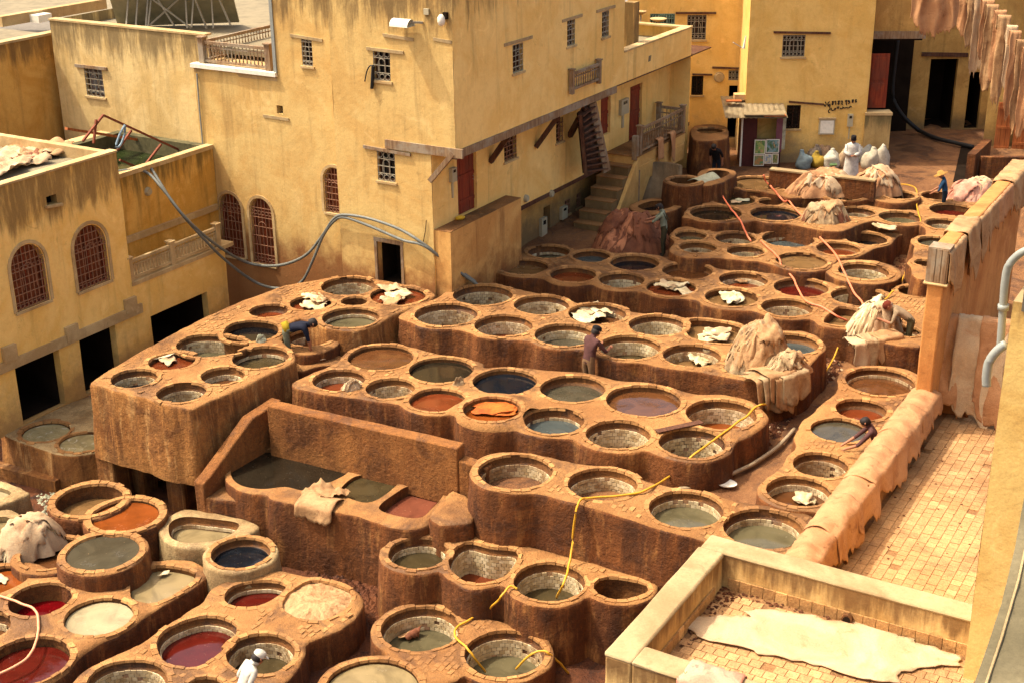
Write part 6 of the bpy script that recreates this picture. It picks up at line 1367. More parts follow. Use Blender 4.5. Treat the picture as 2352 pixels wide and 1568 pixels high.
    cen = np.array([p.center for p in bm.polygons]); best = np.full(len(cen), 9.0); lab = np.zeros(len(cen), int)
    for k in range(len(bones)):
        ab = B[k]-A[k]; t = np.clip(((cen-A[k])@ab)/(ab@ab+1e-9), 0, 1); d = np.linalg.norm(cen-A[k]-t[:, None]*ab, axis=1)-rad[k]*.8
        u_ = d < best; best[u_] = d[u_]; lab[u_] = cat_[k]
    for m_ in (mSKIN, shirt, trousers, shoes or mHAIR): bm.materials.append(m_)
    bm.polygons.foreach_set('material_index', lab.tolist()); bm.polygons.foreach_set('use_smooth', [True]*len(bm.polygons))
    root = bpy.data.objects.new('person', None); COL.objects.link(root); tag(root, label, 'person')
    root.location = (xy[0], xy[1], zfeet); root.rotation_euler = (0, 0, yaw); root.scale = (scale,)*3
    def ch(name, mesh, mat=None):
        o = bpy.data.objects.new(name, mesh); COL.objects.link(o); o.parent = root
        if mat is not None: mesh.materials.append(mat)
        return o
    body = ch('body', bm)
    hc = J['head']; upv = (J['crown']-J['jaw']).normalized(); fwv = (J['nose']-J['head']); fwv = (fwv-upv*fwv.dot(upv)).normalized(); sv = fwv.cross(upv)
    def headmesh(prof, n=16, c=None, close=True):
        c = c or hc; vs = []; fs = []
        for (r, h, fo) in prof:
            for k in range(n): a = 2*math.pi*k/n; vs.append(c+(sv*math.cos(a)+fwv*math.sin(a)*1.12)*r+upv*h+fwv*fo)
        for i in range(len(prof)-1):
            for k in range(n): fs.append((i*n+k, i*n+(k+1) % n, (i+1)*n+(k+1) % n, (i+1)*n+k))
        fs.append(tuple((len(prof)-1)*n+k for k in range(n))); return mesh_of('m', vs, fs, True)
    if hat == 'cap': ch('cap', headmesh([(.1, .02, -.01), (.107, .05, -.01), (.098, .1, -.01), (.05, .13, -.01)]), extra['hat']); q = MB(); q.hexa([hc+sv*a*.06+fwv*b+upv*c for c in (.03, .042) for a, b in ((-1, .08), (1, .08), (.8, .17), (-.8, .17))]); ch('visor', mesh_of('v', q.v, q.f), extra['hat'])
    elif hat == 'wool': ch('cap', headmesh([(.106, .0, -.012), (.108, .05, -.01), (.09, .1, -.01), (.04, .13, -.01)]), extra['hat'])
    elif hat == 'fez': ch('cap', headmesh([(.1, .03, 0), (.102, .06, 0), (.094, .15, 0), (.08, .16, 0)]), extra['hat'])
    elif hat == 'straw': ch('straw_hat', headmesh([(.23, .03, 0), (.235, .045, 0), (.12, .07, 0), (.1, .14, 0), (.06, .17, 0)], 20), extra['hat'])
    if hat not in ('wool', 'straw'): ch('hair', headmesh([(.085, -.07, -.035), (.1, -.02, -.022), (.103, .03, -.014), (.085, .085, -.01), (.03, .105, -.01)] if hat is None else [(.085, -.07, -.035), (.1, -.02, -.022), (.1, .035, -.014)]), mHAIR)
    for s in (-1, 1):
        q = MB(); p = hc+sv*s*.035+fwv*.09+upv*.005; q.lathe(tuple(p), [(.004, -.009), (.011, 0), (.004, .009)], 6); ch('eye', mesh_of('e', q.v, q.f), mHAIR)
        q = MB(); p = hc+sv*s*.1-fwv*.005; q.lathe(tuple(p), [(.008, -.03), (.018, 0), (.008, .03)], 6); ch('ear', mesh_of('e', q.v, q.f, True), mSKIN)
    q = MB(); p = hc+fwv*.088-upv*.055; q.hexa([p+sv*a*.025+fwv*b+upv*c for c in (-.006, .006) for a, b in ((-1, -.02), (1, -.02), (.8, .012), (-.8, .012))]); ch('mouth', mesh_of('m', q.v, q.f), mat_simple('lips', srgb(120, 66, 52), .6))
    if extra and 'fn' in extra: extra['fn'](ch, J)
    return root
SH = {k: cloth(k, c) for k, c in {'purple': (100, 66, 62), 'khaki': (140, 108, 76), 'navy': (34, 38, 54), 'denim': (122, 124, 100), 'sage': (150, 158, 134), 'overall': (74, 68, 46), 'white': (228, 220, 204), 'blue': (48, 84, 116), 'darkblue': (38, 46, 56), 'stripe': (168, 144, 112), 'straw': (206, 150, 78), 'redwool': (118, 52, 34), 'black': (34, 30, 30), 'cream': (230, 222, 202), 'olive': (92, 84, 56), 'yellow': (186, 156, 40)}.items()}
p = at(1352, 756, 1.9); person('man in a purple brown shirt and dark cap working at a white tiled vat', p[:2], .0, math.radians(-50), SH['purple'], SH['khaki'], scale=1.14, bend=.28, nod=.35, hat='cap', extra={'hat': SH['black']},
    arms={'elR': (.26, .3, 1.1), 'wrR': (.16, .5, 1.12), 'paR': (.13, .57, 1.12), 'elL': (-.26, .28, 1.02), 'wrL': (-.2, .5, 1.1), 'paL': (-.18, .57, 1.12)})
p = at(1528, 478, 2.15); person('man in overalls and grey green shirt handling the brown hide heap', p[:2], .47, math.radians(75), SH['sage'], SH['overall'], scale=1.08, bend=.18, nod=.4, sleeve=.3,
    arms={'elR': (.24, .28, 1.2), 'wrR': (.12, .46, 1.15), 'paR': (.1, .53, 1.14), 'elL': (-.24, .3, 1.18), 'wrL': (-.12, .47, 1.12), 'paL': (-.1, .54, 1.1)},
    extra={'fn': lambda ch, J: [ch('overall_strap', (lambda q: mesh_of('s', q.v, q.f))(MB().beam(J['spine']+Vector((s*.1, -.13, .05)), J['chest']+Vector((s*.1, -.02, .15)), .045, .02)), SH['overall']) for s in (-1, 1)]})
def robe(ch, J):
    q = MB(); q.lathe((0, 0, 0), [(.3, .1), (.29, .3), (.25, .8), (.215, 1.1), (.225, 1.3), (.2, 1.42), (.09, 1.49)], 20, sx=1.0, sy=.78); o = mesh_of('robe', q.v, q.f, True); ch('robe', o, SH['white'])
    for s in 'LR':
        q = MB(); q.tube([J['sh'+s], J['el'+s], J['wr'+s]], [.085, .08, .075], 10); ch('sleeve', mesh_of('sleeve', q.v, q.f, True), SH['white'])
p = at(1961, 312, 1.0+1.74); person('man in a long white robe and black cap standing before the sacks', p[:2], 1.0, math.radians(172), SH['white'], SH['white'], hat='fez', sleeve=1, nod=.3, extra={'hat': SH['black'], 'fn': robe},
    arms={'elR': (.27, .06, 1.12), 'wrR': (.1, .26, 1.05), 'paR': (.03, .28, 1.04), 'elL': (-.27, .06, 1.12), 'wrL': (-.1, .26, 1.06), 'paL': (-.03, .29, 1.06)})
p = at(2176, 402, 2.45); person('man in a blue shirt and straw hat sitting at a vat rim', p[:2], .95, math.radians(70), SH['blue'], SH['darkblue'], bend=.22, nod=.35, sleeve=.4, hat='straw', extra={'hat': SH['straw']}, scale=.94,
    arms={'elR': (.24, .22, 1.08), 'wrR': (.16, .42, .96), 'paR': (.14, .48, .92), 'elL': (-.25, .22, 1.05), 'wrL': (-.16, .42, .95), 'paL': (-.14, .48, .9)})
p = at(2092, 748, 1.15); person('man in a striped shirt and red wool cap bending over the cream hides', p[:2], .3, math.radians(78), SH['stripe'], SH['olive'], scale=1.1, bend=1.05, nod=.1, hat='wool', extra={'hat': SH['redwool']}, sleeve=.3,
    arms={'elR': (.3, .5, .95), 'wrR': (.2, .74, .98), 'paR': (.16, .81, 1.0), 'elL': (-.3, .48, .9), 'wrL': (-.2, .72, .95), 'paL': (-.18, .8, .97)})
p = at(656, 762, 1.25); person('man in a navy jersey bending double over the low round vat', p[:2], .25, math.radians(-82), SH['navy'], SH['denim'], scale=1.14, bend=1.42, nod=-.1, sleeve=.4,
    arms={'elR': (.2, .52, .72), 'wrR': (.17, .56, .48), 'paR': (.16, .57, .41), 'elL': (-.2, .5, .72), 'wrL': (-.17, .55, .48), 'paL': (-.16, .56, .41)},
    extra={'fn': lambda ch, J: ch('waistband', (lambda q: mesh_of('w', q.v, q.f, True))(MB().tube([J['pelvis']+Vector((0, -.03, .0)), J['pelvis']+Vector((0, .1, .06))], [.165, .155], 14)), SH['yellow'])})
p = at(548, 1526, -.56); person('man in a cream shirt and white cap stooping between the yard vats', p[:2], -2.2, math.radians(-60), SH['cream'], SH['khaki'], scale=1.12, bend=.5, nod=.3, hat='cap', extra={'hat': SH['cream']})
p = at(2024, 968, 1.5); person('bare headed man reaching over a grey vat behind the draped wall', p[:2], -.03, math.radians(80), SH['purple'], SH['khaki'], bend=.5, legs={'knL': (-.12, .3, .74), 'knR': (.12, .3, .74), 'anL': (-.12, -.1, .71), 'anR': (.12, -.1, .71), 'toL': (-.12, -.24, .7), 'toR': (.12, -.24, .7)}, nod=.2, sleeve=.3,
    arms={'elR': (.26, .5, 1.0), 'wrR': (.2, .72, .85), 'paR': (.19, .79, .8), 'elL': (-.24, .48, 1.02), 'wrL': (-.18, .7, .9), 'paL': (-.17, .77, .86)})
p = at(1648, 336, 2.4); person('crouching man in dark clothes in the shade beside the shack', p[:2], .95, math.radians(150), SH['black'], SH['darkblue'], bend=.5, nod=.3)
# ---------------------------------------------------------------- hoses and cables
def cmat(name, c, rough=.5): return mat_simple('hose_'+name, srgb(*c), rough, .15, 6, bump=.1)
mORH, mYEH, mPKH = cmat('orange', (226, 122, 84)), cmat('yellow', (196, 146, 38)), cmat('pink', (222, 150, 110))
def hose(label, pts, r, mat, name='hose', cat='hose', per=6):
    P = [at(x, y, z) for x, y, z in pts]; c = catmull(P, per)
    c = [(p[0]+.02*nz(i*.35, 0, r*99), p[1]+.02*nz(i*.3, 5, r*77), p[2]) for i, p in enumerate(c)]
    m = MB(); m.tube(c, r, 8); return m.build(name, mat, None, True, label=label, cat=cat)
hose('orange hose running from the dark scrap vat down to the second row', [(1654, 440, 1.62), (1667, 463, 1.56), (1679, 480, 1.55), (1693, 497, 1.55), (1702, 510, 1.5), (1711, 530, 1.3), (1724, 554, 1.24)], .03, mORH)
hose('orange hose from the second row over the red brown vat into the square pool', [(1748, 554, 1.25), (1765, 570, 1.25), (1781, 584, 1.24), (1792, 599, 1.24), (1794, 609, 1.2), (1821, 638, 1.02), (1837, 672, 1.0), (1855, 694, 1.0), (1889, 706, 1.0), (1920, 725, .9), (1946, 737, .68)], .03, mORH)
hose('long orange hose crossing every row from the tan pool to the cream hides', [(1754, 403, 2.1), (1759, 417, 1.78), (1773, 431, 1.74), (1787, 448, 1.72), (1801, 463, 1.58), (1812, 462, 1.56), (1829, 483, 1.55), (1852, 506, 1.54), (1875, 539, 1.26), (1883, 545, 1.25), (1920, 586, 1.25), (1938, 623, 1.2), (1960, 669, 1.05), (1982, 697, 1.0), (1984, 712, .98)], .03, mORH)
hose('thin yellow hose along the muddy gully below the tall parapet', [(2040, 424, 1.2), (2085, 425, 1.5), (2105, 437, 1.72), (2106, 471, 1.53), (2113, 502, 1.53), (2117, 517, 1.4), (2114, 544, .8), (2102, 565, .6), (2089, 582, .5), (2085, 604, .45), (2074, 640, .4), (2066, 662, .8)], .02, mYEH)
hose('short yellow hose bent over the rim of the tiled vat near the cream hides', [(2052, 668, 1.1), (2044, 676, 1.05), (2033, 688, 1.0), (2007, 700, .98), (1975, 725, .98), (1948, 751, .97), (1931, 785, .5), (1905, 840, .1), (1872, 880, .05)], .024, mYEH)
hose('yellow hose snaking over the corner block and down into a yard vat', [(1795, 934, .05), (1770, 931, .35), (1752, 928, .85), (1735, 935, .82), (1715, 955, .8), (1690, 972, .8), (1640, 1010, .8), (1590, 1046, .8), (1545, 1088, .3), (1500, 1116, .6), (1460, 1132, .6), (1400, 1139, .59), (1350, 1143, .61), (1332, 1149, .64), (1322, 1180, .4), (1316, 1235, -.18), (1308, 1292, -.58), (1294, 1340, -.74), (1278, 1372, -1.32)], .026, mYEH)
hose('yellow hose looped over the rims of two low yard vats', [(1188, 1351, -.7), (1170, 1346, -.66), (1152, 1368, -.78), (1136, 1386, -1.05), (1118, 1402, -1.38), (1082, 1420, -1.44), (1050, 1440, -1.45), (1046, 1462, -1.45), (1072, 1486, -1.44), (1090, 1510, -1.6), (1115, 1542, -2.0)], .024, mYEH)
hose('end of the yellow hose hanging over the far rim of the low yard vat', [(1185, 1535, -2.0), (1215, 1505, -1.55), (1240, 1494, -1.43), (1262, 1500, -1.46), (1285, 1522, -1.8), (1306, 1545, -2.15)], .024, mYEH)
hose('salmon hose hanging over the crimson and dark red yard vats', [(-30, 1362, -1.35), (0, 1368, -1.38), (50, 1385, -1.38), (84, 1404, -1.38), (88, 1439, -1.42), (80, 1481, -1.4), (57, 1515, -1.42), (0, 1546, -1.45), (-30, 1556, -1.45)], .028, mPKH)
hose('grey drain pipe lying in the wet gully beside the broad corner block', [(1560, 1122, .08), (1600, 1116, .1), (1650, 1101, .12), (1720, 1069, .12), (1780, 1030, .12), (1825, 985, .1)], .05, mat_simple('grey_brown_pipe', srgb(150, 130, 100), .6))
mCAB = mat_simple('grey_flex_pipe', srgb(108, 110, 102), .5, .2, 6)
def cable(label, pts):
    """pixel points with the wall each one hangs before"""
    P = []
    for x, y, F, off in pts:
        if F is None: P.append(None); P[-1] = (x, y)
        else: a, z = F.px(x, y, off); P.append(np.array(F.P(a, z, off)))
    dep = [depth(p) if not isinstance(p, tuple) else None for p in P]
    known = [i for i, d in enumerate(dep) if d is not None]
    for i, p in enumerate(P):
        if isinstance(p, tuple):
            a = max(k for k in known if k < i); b = min(k for k in known if k > i); t = (i-a)/(b-a); d = dep[a]*(1-t)+dep[b]*t; P[i] = CAM+ray(*p)*d
    c = catmull(P, 8); m = MB(); m.tube([tuple(q) for q in c], .045, 8); return m.build('water_pipe', mCAB, None, True, label=label, cat='pipe')
TLo = lambda x, y: (x, y, TL, .45); TFo = lambda x, y: (x, y, TF, .16); NO = lambda x, y: (x, y, None, 0)
cable('upper grey flexible pipe slung from the roof tank across the tower to the vats', [(262, 396, LT, -.3), (300, 391, LT, -.1), (338, 397, LT, .06), (375, 436, LT, .7), (430, 505, LB, .2), (500, 565, LB, .3), TLo(570, 604), TLo(640, 610), TLo(700, 588), TLo(738, 545), TLo(765, 505), TFo(790, 494), TFo(850, 503), TFo(920, 528), TFo(972, 560), NO(1030, 603), tuple((1092, 648, TRL, .75))])
cable('lower grey flexible pipe sagging past the arched windows on the tower', [(338, 380, LT, -.2), (350, 392, LT, .06), (400, 470, LT, 1.0), (460, 540, LB, .3), (520, 600, LB, .35), TLo(590, 650), TLo(650, 663), TLo(692, 648), TLo(718, 600), TLo(742, 543), TLo(768, 508), TFo(792, 500), TFo(850, 520), TFo(925, 552), TFo(976, 566), NO(1045, 618), tuple((1098, 655, TRL, .85))])
m = MB(); m.tube(catmull([B3.P(*B3.px(x, y, 1.0), 1.0) for x, y in ((2062, 90), (2055, 150), (2050, 220), (2070, 262), (2100, 292))], 5)+catmull([at(x, y, 1.15) for x, y in ((2110, 300), (2150, 318), (2200, 330), (2235, 338))], 5), .09, 8); m.build('black_band', mBLACKR, None, True, label='thick black band trailing out of the alley onto the court', cat='hose')  # black tube following the dark band from alley to court
# ---------------------------------------------------------------- shack with posters
sp = at(1740, 386, 1.0); SF = Face(sp, dB, .1)
x0, x1 = SF.px(1707, 320)[0], SF.px(1797, 320)[0]; zr = SF.px(1750, 268)[1]; sk = thing('kiosk', 'ramshackle shed with rusty tin roof and posters pasted on its front', 'shed', (sp[0], sp[1], 1.0))
mMAROON = mat_simple('maroon_board', srgb(74, 28, 22), .7, .3, 6); mTIN = mat_simple('tin_sheet', srgb(142, 124, 92), .6, .3, 4, metal=.1)
part(sk, 'side_panel', SF, x0, x0+.55, 1.0, zr, -.3, -.24, mMAROON); part(sk, 'side_panel', SF, x0, x0+.05, 1.0, zr, -1.5, -.3, mMAROON); part(sk, 'side_panel', SF, x1-.05, x1, 1.0, zr, -1.5, -.25, mMAROON)
part(sk, 'back_panel', SF, x0+.05, x1-.05, 1.0, zr, -1.5, -1.45, mDARK); part(sk, 'post', SF, x0-.06, x0, 1.0, zr, -.32, -.22, mWHITE); part(sk, 'curtain', SF, x1-.22, x1+.02, 1.6, zr, -.24, -.2, mat_simple('mauve_curtain', srgb(120, 74, 82), .9)); part(sk, 'cloth', SF, x1+.02, x1+.14, 1.7, zr, -.26, -.2, mHS)
pb, pz0, pt, pz1 = rect_px(SF, 1733, 318, 1790, 383)[0], 1.05, rect_px(SF, 1733, 318, 1790, 383)[2], SF.px(1762, 322)[1]
cnt = part(sk, 'counter_front', SF, pb, pt, pz0, pz1, -.2, -.12, mWOODD)
def mposter(i):
    n = N('poster_%d' % i); a = srgb(*[(84, 120, 66), (120, 150, 150), (96, 130, 90), (110, 140, 160), (150, 140, 90)][i]); b = srgb(*[(150, 160, 90), (70, 100, 60), (170, 120, 70), (200, 190, 150), (90, 110, 60)][i])
    col = n.mix(n.ramp(n.noise(5+i, 4, .6, dist=1), .4, .6), a, b); col = n.mix(n.ramp(n.noise(9+i, 3, .6), .6, .66), col, srgb(200, 150, 110)); return n.out(col, .5)
w_ = pt-pb; h_ = pz1-pz0
for i, (a_, b_, c_, d_) in enumerate(((.0, .45, .45, .98), (.47, .5, 1.0, 1.0), (.0, .02, .42, .43), (.44, .1, .72, .46), (.74, .1, 1.0, .47))):
    m = MB(); slab(m, SF, pb+w_*a_, pb+w_*c_, pz0+h_*b_, pz0+h_*d_, -.12, -.112); pf = m.build('poster_border', mWHITE, sk)
    m = MB(); slab(m, SF, pb+w_*a_+.03, pb+w_*c_-.03, pz0+h_*b_+.03, pz0+h_*d_-.03, -.112, -.108); m.build('poster', mposter(i), pf)
m = MB(); n = 46; xa, xb = x0-.75, x1+.1
vs = []
for i in range(n+1):
    for o, dz in ((-1.6, .42), (.3, .0)): vs.append(SF.P(xa+(xb-xa)*i/n, zr+dz+.012*math.sin(i*1.57), o))
m.add(vs, [(2*i, 2*i+1, 2*i+3, 2*i+2) for i in range(n)]); solid(m.build('tin_roof', mTIN, sk), .02)
for a_, b_, z_, mm in ((.3, .95, .1, mTIN), (.62, .98, .06, mWOODO), (.05, .3, .42, mWOODO)): m = MB(); slab(m, SF, xa+(xb-xa)*a_, xa+(xb-xa)*b_, zr+z_, zr+z_+.04, -.9 if z_ > .3 else -.35, -.6 if z_ > .3 else .32); m.build('board', mm, sk)
a_ = xa+(xb-xa)*.2; m = MB(); slab(m, SF, a_, a_+.9, zr+.4, zr+.62, -1.4, -1.0); m.build('crate', mat_simple('cardboard', srgb(214, 170, 112), .9), None, label='cardboard box lying on the tin roof of the shed', cat='box')
# ---------------------------------------------------------------- sacks
SK = [(1846, 386, .34, .62, (150, 168, 166), 'pale blue sack tied at the neck by the back wall'), (1880, 384, .32, .52, (186, 150, 44), 'mustard yellow sack between the blue and white ones'), (1909, 386, .34, .66, (222, 214, 188), 'white sack with green print beside the mustard one'), (1936, 384, .33, .66, (206, 172, 130), 'tan sack behind the man in the robe'),
      (1996, 386, .34, .74, (216, 200, 168), 'cream sack slumping beside the big pale one'), (2022, 384, .4, .82, (222, 208, 180), 'big pale sack at the end of the row by the mossy wall'), (1893, 372, .36, .8, (184, 146, 108), 'rumpled brown sack at the back of the row'), (1988, 372, .36, .86, (186, 184, 172), 'grey plastic bag stacked behind the cream sack'), (1868, 374, .34, .66, (150, 132, 112), 'dirty grey brown sack behind the blue one')]
for i, (x, y, r, h, c, lab) in enumerate(SK):
    r *= .86; h *= .88; p = at(x, y, 1.0); n = 22; prof = [(.88, 0), (1.0, .08), (1.06, .3), (1.02, .55), (.95, .75), (.8, .9), (.55, 1.0), (.2, 1.03)]; ear = rnd.uniform(0, 6.28); vs = []; fs = []
    for q, zz in prof:
        for k in range(n):
            t = 2*math.pi*k/n; rr = r*q*(1+.26*nz(math.cos(t)*1.3+i*7, math.sin(t)*1.3, zz*2)+.1*nz(math.cos(t)*4+i, math.sin(t)*4, zz*6)); vs.append((p[0]+rr*math.cos(t)+.08*zz*nz(i, zz*2), p[1]+rr*math.sin(t)*.85, 1.0+h*zz*(1+.16*math.cos(t-ear)*(zz > .6)+.1*math.cos(2*(t-ear))*(zz > .7))+.05*nz(math.cos(t)*2, math.sin(t)*2, i+zz)*(zz > 0)))
    for a in range(len(prof)-1):
        for k in range(n): fs.append((a*n+k, a*n+(k+1) % n, (a+1)*n+(k+1) % n, (a+1)*n+k))
    fs.append(tuple((len(prof)-1)*n+k for k in range(n))); root = thing('sack', lab, 'sack', (p[0], p[1], 1.0)); mm = mat_simple('sack_%d' % i, srgb(*[v*.84 for v in c]), .8, .35, 5, bump=.9)
    o = link('bag', mesh_of('bag', vs, fs, True), root, mm)
    if i == 2: m = MB(); m.tube([(p[0]-.12, p[1]-r*.92, 1.18), (p[0]+.14, p[1]-r*.9, 1.2)], .05, 6); m.build('print', mat_simple('green_print', srgb(110, 140, 84), .8), root)
    m = MB(); tx, ty = p[0]+r*.45*math.cos(ear), p[1]+r*.4*math.sin(ear); m.lathe((tx, ty, 1.0+h*1.02), [(.1, 0), (.05, .05), (.09, .13), (.03, .16)], 9); m.build('tied_neck', mm, root, True)
# ---------------------------------------------------------------- painted phone number and name on the back wall
mINK = mat_simple('black_paint', srgb(46, 34, 26), .8)
def stroke(pts, name, parent, r=.022):
    P = [B2.P(*B2.px(x, y, .02), .02) for x, y in pts]; m = MB(); m.tube(catmull(P, 4), r, 5); return m.build(name, mINK, parent)
def gx(x, y): return 1868.1+x*.09543, 217.8+y*.09543
gr = thing('painted_number', 'black hand painted phone number and name on the back wall', 'painted writing', B2.P(*B2.px(1930, 245)))
STR = {'digit_0': [(283, 175), (305, 205), (300, 265), (285, 285), (268, 265), (270, 235)], 'digit_6': [(395, 165), (355, 205), (345, 250), (360, 280), (390, 270), (405, 245), (385, 240), (362, 262)],
       'digit_8': [(490, 165), (450, 170), (465, 200), (478, 225), (458, 250), (448, 230), (475, 195), (488, 168)], 'digit_1': [(505, 175), (538, 160), (540, 250)], 'digit_8b': [(632, 150), (592, 165), (612, 195), (620, 225), (602, 240), (592, 220), (618, 185), (632, 152)],
       'digit_2': [(660, 165), (695, 155), (700, 190), (678, 225), (715, 235)], 'digit_8c': [(815, 140), (770, 150), (790, 185), (800, 255), (790, 200), (812, 142)], 'digit_9': [(875, 150), (840, 145), (842, 175), (875, 168), (870, 205), (835, 220)],
       'digit_8d': [(970, 125), (932, 135), (952, 158), (962, 180), (942, 190), (932, 175), (958, 150), (972, 128)], 'digit_8e': [(1045, 122), (1010, 135), (1030, 155), (1038, 178), (1018, 185), (1008, 165)],
       'letters': [(925, 295), (885, 285), (880, 310), (840, 325), (800, 315), (770, 320), (740, 325), (720, 310), (700, 335), (660, 340), (645, 325)], 'letter_stroke': [(610, 285), (605, 345)], 'letter_stroke_b': [(575, 290), (578, 340)],
       'letters_b': [(550, 340), (520, 335), (510, 360), (540, 360), (490, 375), (455, 385), (440, 370)], 'letter_stroke_c': [(435, 320), (430, 375)], 'letter_tail': [(410, 255), (395, 300), (400, 350), (365, 390), (370, 430), (400, 435)], 'letter_dots': [(700, 295), (712, 296)]}
for k, v in STR.items(): stroke([gx(*p) for p in v], k.rstrip('bcde').rstrip('_') if k.startswith('digit') else k.replace('_b', '').replace('_c', ''), gr, .02)
# ---------------------------------------------------------------- small things on and around the buildings
x, y = 1625, 822; p = at(x, y, .72); bk = thing('bucket', 'white plastic bucket standing in the vat with white hides', 'bucket', tuple(p)); m = MB(); m.lathe(tuple(p), [(.12, 0), (.15, .28), (.155, .28), (.145, .28), (.12, .04)], 16); m.build('pail', mWHITE, bk, True)
m = MB(); m.tube([(p[0]+.15*math.cos(t), p[1]+.02, p[2]+.27+.14*math.sin(t)) for t in np.linspace(0, math.pi, 9)], .008, 5); m.build('handle', mIRON, bk)
p = at(1666, 1111, .06); m = MB(); m.lathe((p[0], p[1], p[2]), [(.2, 0), (.24, .05), (.22, .04), (.05, .03)], 18, sx=1.15, sy=.8, rot=-.5); m.build('dish', mWHITE, None, True, label='white oval dish lying in the muddy gully', cat='dish')
p = at(1550, 985, .8); q = at(1508, 988, .82); m = MB(); m.beam(tuple(at(1508, 990, .8)), tuple(at(1612, 968, .8)), .18, .03); m.build('plank', mWOODD, None, label='dark plank laid across the rim of a tiled vat', cat='plank')
p = at(1057, 505, zled+.03); m = MB(); m.lathe((p[0], p[1], p[2]), [(.05, 0), (.1, .03), (.1, .09), (.04, .12)], 12, sx=1.6, sy=.8, rot=.5); m.build('sandal', mat_simple('yellow_plastic', srgb(214, 168, 36), .6), None, True, label='yellow plastic sandal at the edge of the bench block', cat='sandal')
# bent iron frame over the roof tank
def lt(x, y, off=-1.2): a, z = LT.px(x, y, off); return LT.P(a, z, off)
fr = thing('iron_frame', 'rusty bent iron frame leaning over the roof tank', 'frame', lt(330, 380)); mRUST = mat_simple('rusty_iron', srgb(128, 66, 40), .8, .4, 8)
for a_, b_ in (((190, 325), (237, 265)), ((237, 265), (440, 358)), ((302, 300), (270, 345)), ((370, 332), (327, 388)), ((215, 330), (221, 275)), ((275, 368), (327, 390))):
    m = MB(); m.beam(lt(*a_), lt(*b_), .06, .06); m.build('bar', mRUST, fr)
m = MB(); m.tube(catmull([lt(x, y, -1.0) for x, y in ((287, 288), (275, 310), (266, 338), (276, 335), (286, 310), (287, 288))], 4), .035, 6); m.build('blue_hose_coil', mat_simple('blue_grey_hose', srgb(120, 140, 150), .5), None, True, label='blue grey hose loop hung on the rusty iron frame', cat='hose')
m = MB(); m.beam(lt(152, 296, -3.0), lt(320, 322, -3.0), .12, .08); m.build('orange_plank', mWOODO, None, label='orange planks on the ledge behind the roof tank', cat='plank')
tag(lantern(None, LT, 339, 440, .14), 'round pale lamp on the stained tank wall', 'lamp')
# roofscape at the upper left: collector on legs, low parapets, parked car
zR = zW-.3
def rf(x, y, dz=0): return tuple(at(x, y, zR+dz))
sol = thing('solar_collector', 'big tilted metal collector on a steel tube frame standing on the roof', 'solar collector', rf(400, 62))
mPANEL = mat_simple('panel_back', srgb(146, 138, 108), .6, .3, 2, metal=.0, dark=srgb(96, 90, 66))
d_ = depth(rf(400, 62)); 
def rayp(x, y, dd): return tuple(CAM+ray(x, y)*dd)
m = MB(); m.add([rayp(272, 58, d_+.5), rayp(550, 48, d_+.5), rayp(520, -70, d_-1.6), rayp(236, -60, d_-1.6)], [(0, 1, 2, 3)]); solid(m.build('panel', mPANEL, sol), .08)
for a_, b_ in (((312, 62), (318, -20)), ((335, 64), (342, -30)), ((340, 64), (350, -20)), ((338, 64), (420, -10)), ((345, -5), (440, 66)), ((360, -5), (400, 60)), ((430, 66), (425, -20)), ((440, 64), (445, -10)), ((445, -10), (475, 66)), ((490, 66), (485, -10)), ((290, 60), (296, -20)), ((500, -10), (530, 60))):
    m = MB(); m.beam(rayp(*a_, d_-.75), rayp(*b_, d_-.75+.2), .05, .05); m.build('strut', mIRON, sol)
car = thing('parked_car', 'white and blue grey car parked beyond the roofs', 'car', tuple(at(575, 30, 3.0)))
cd = 75.0; c0 = CAM+ray(585, 28)*cd; cx_ = np.array([.96, -.28]); cy_ = np.array([.28, .96])
prof = [(-2.1, .3), (-2.15, .75), (-1.9, .9), (-1.2, .98), (-.5, 1.45), (.8, 1.48), (1.5, 1.02), (2.0, .95), (2.1, .6), (2.05, .3)]; n = len(prof)
def cpt(a, z, o): return (c0[0]+cx_[0]*a+cy_[0]*o, c0[1]+cx_[1]*a+cy_[1]*o, c0[2]-1.3+z)
m = MB(); m.add([cpt(a, z, -.85+(.12 if z > 1.2 else 0)) for a, z in prof]+[cpt(a, z, .85-(.12 if z > 1.2 else 0)) for a, z in prof], [tuple(range(n)), tuple(range(n, 2*n))[::-1]]+[(i, (i+1) % n, n+(i+1) % n, n+i) for i in range(n)]); m.build('body', mat_simple('car_paint', srgb(206, 210, 206), .25, .05, 2), car)
for a_, b_ in ((-.95, -.05), (.05, .95)): m = MB(); m.add([cpt(a_-.1, 1.0, -.87), cpt(b_+.1, 1.0, -.87), cpt(b_-.05, 1.4, -.78), cpt(a_+.1, 1.4, -.78)], [(0, 1, 2, 3)]); m.build('side_window', mGLASS, car)
m = MB(); m.add([cpt(-1.18, 1.02, -.72), cpt(-1.18, 1.02, .72), cpt(-.55, 1.44, .62), cpt(-.55, 1.44, -.62)], [(0, 1, 2, 3)]); m.build('windscreen', mGLASS, car)
for a_ in (-1.35, 1.3):
    for o in (-.82, .82): m = MB(); m.tube([cpt(a_, .32, o-.1), cpt(a_, .32, o+.1)], .32, 14); m.build('wheel', mBLACKR, car)
g2 = MB(); g2.box((c0[0]+5, c0[1]+10), (1, 0), (0, 1), 40, 14, c0[2]-3, c0[2]-1.32); g2.build('upper_street', mat_simple('asphalt', srgb(120, 112, 100), .9), kind='structure')
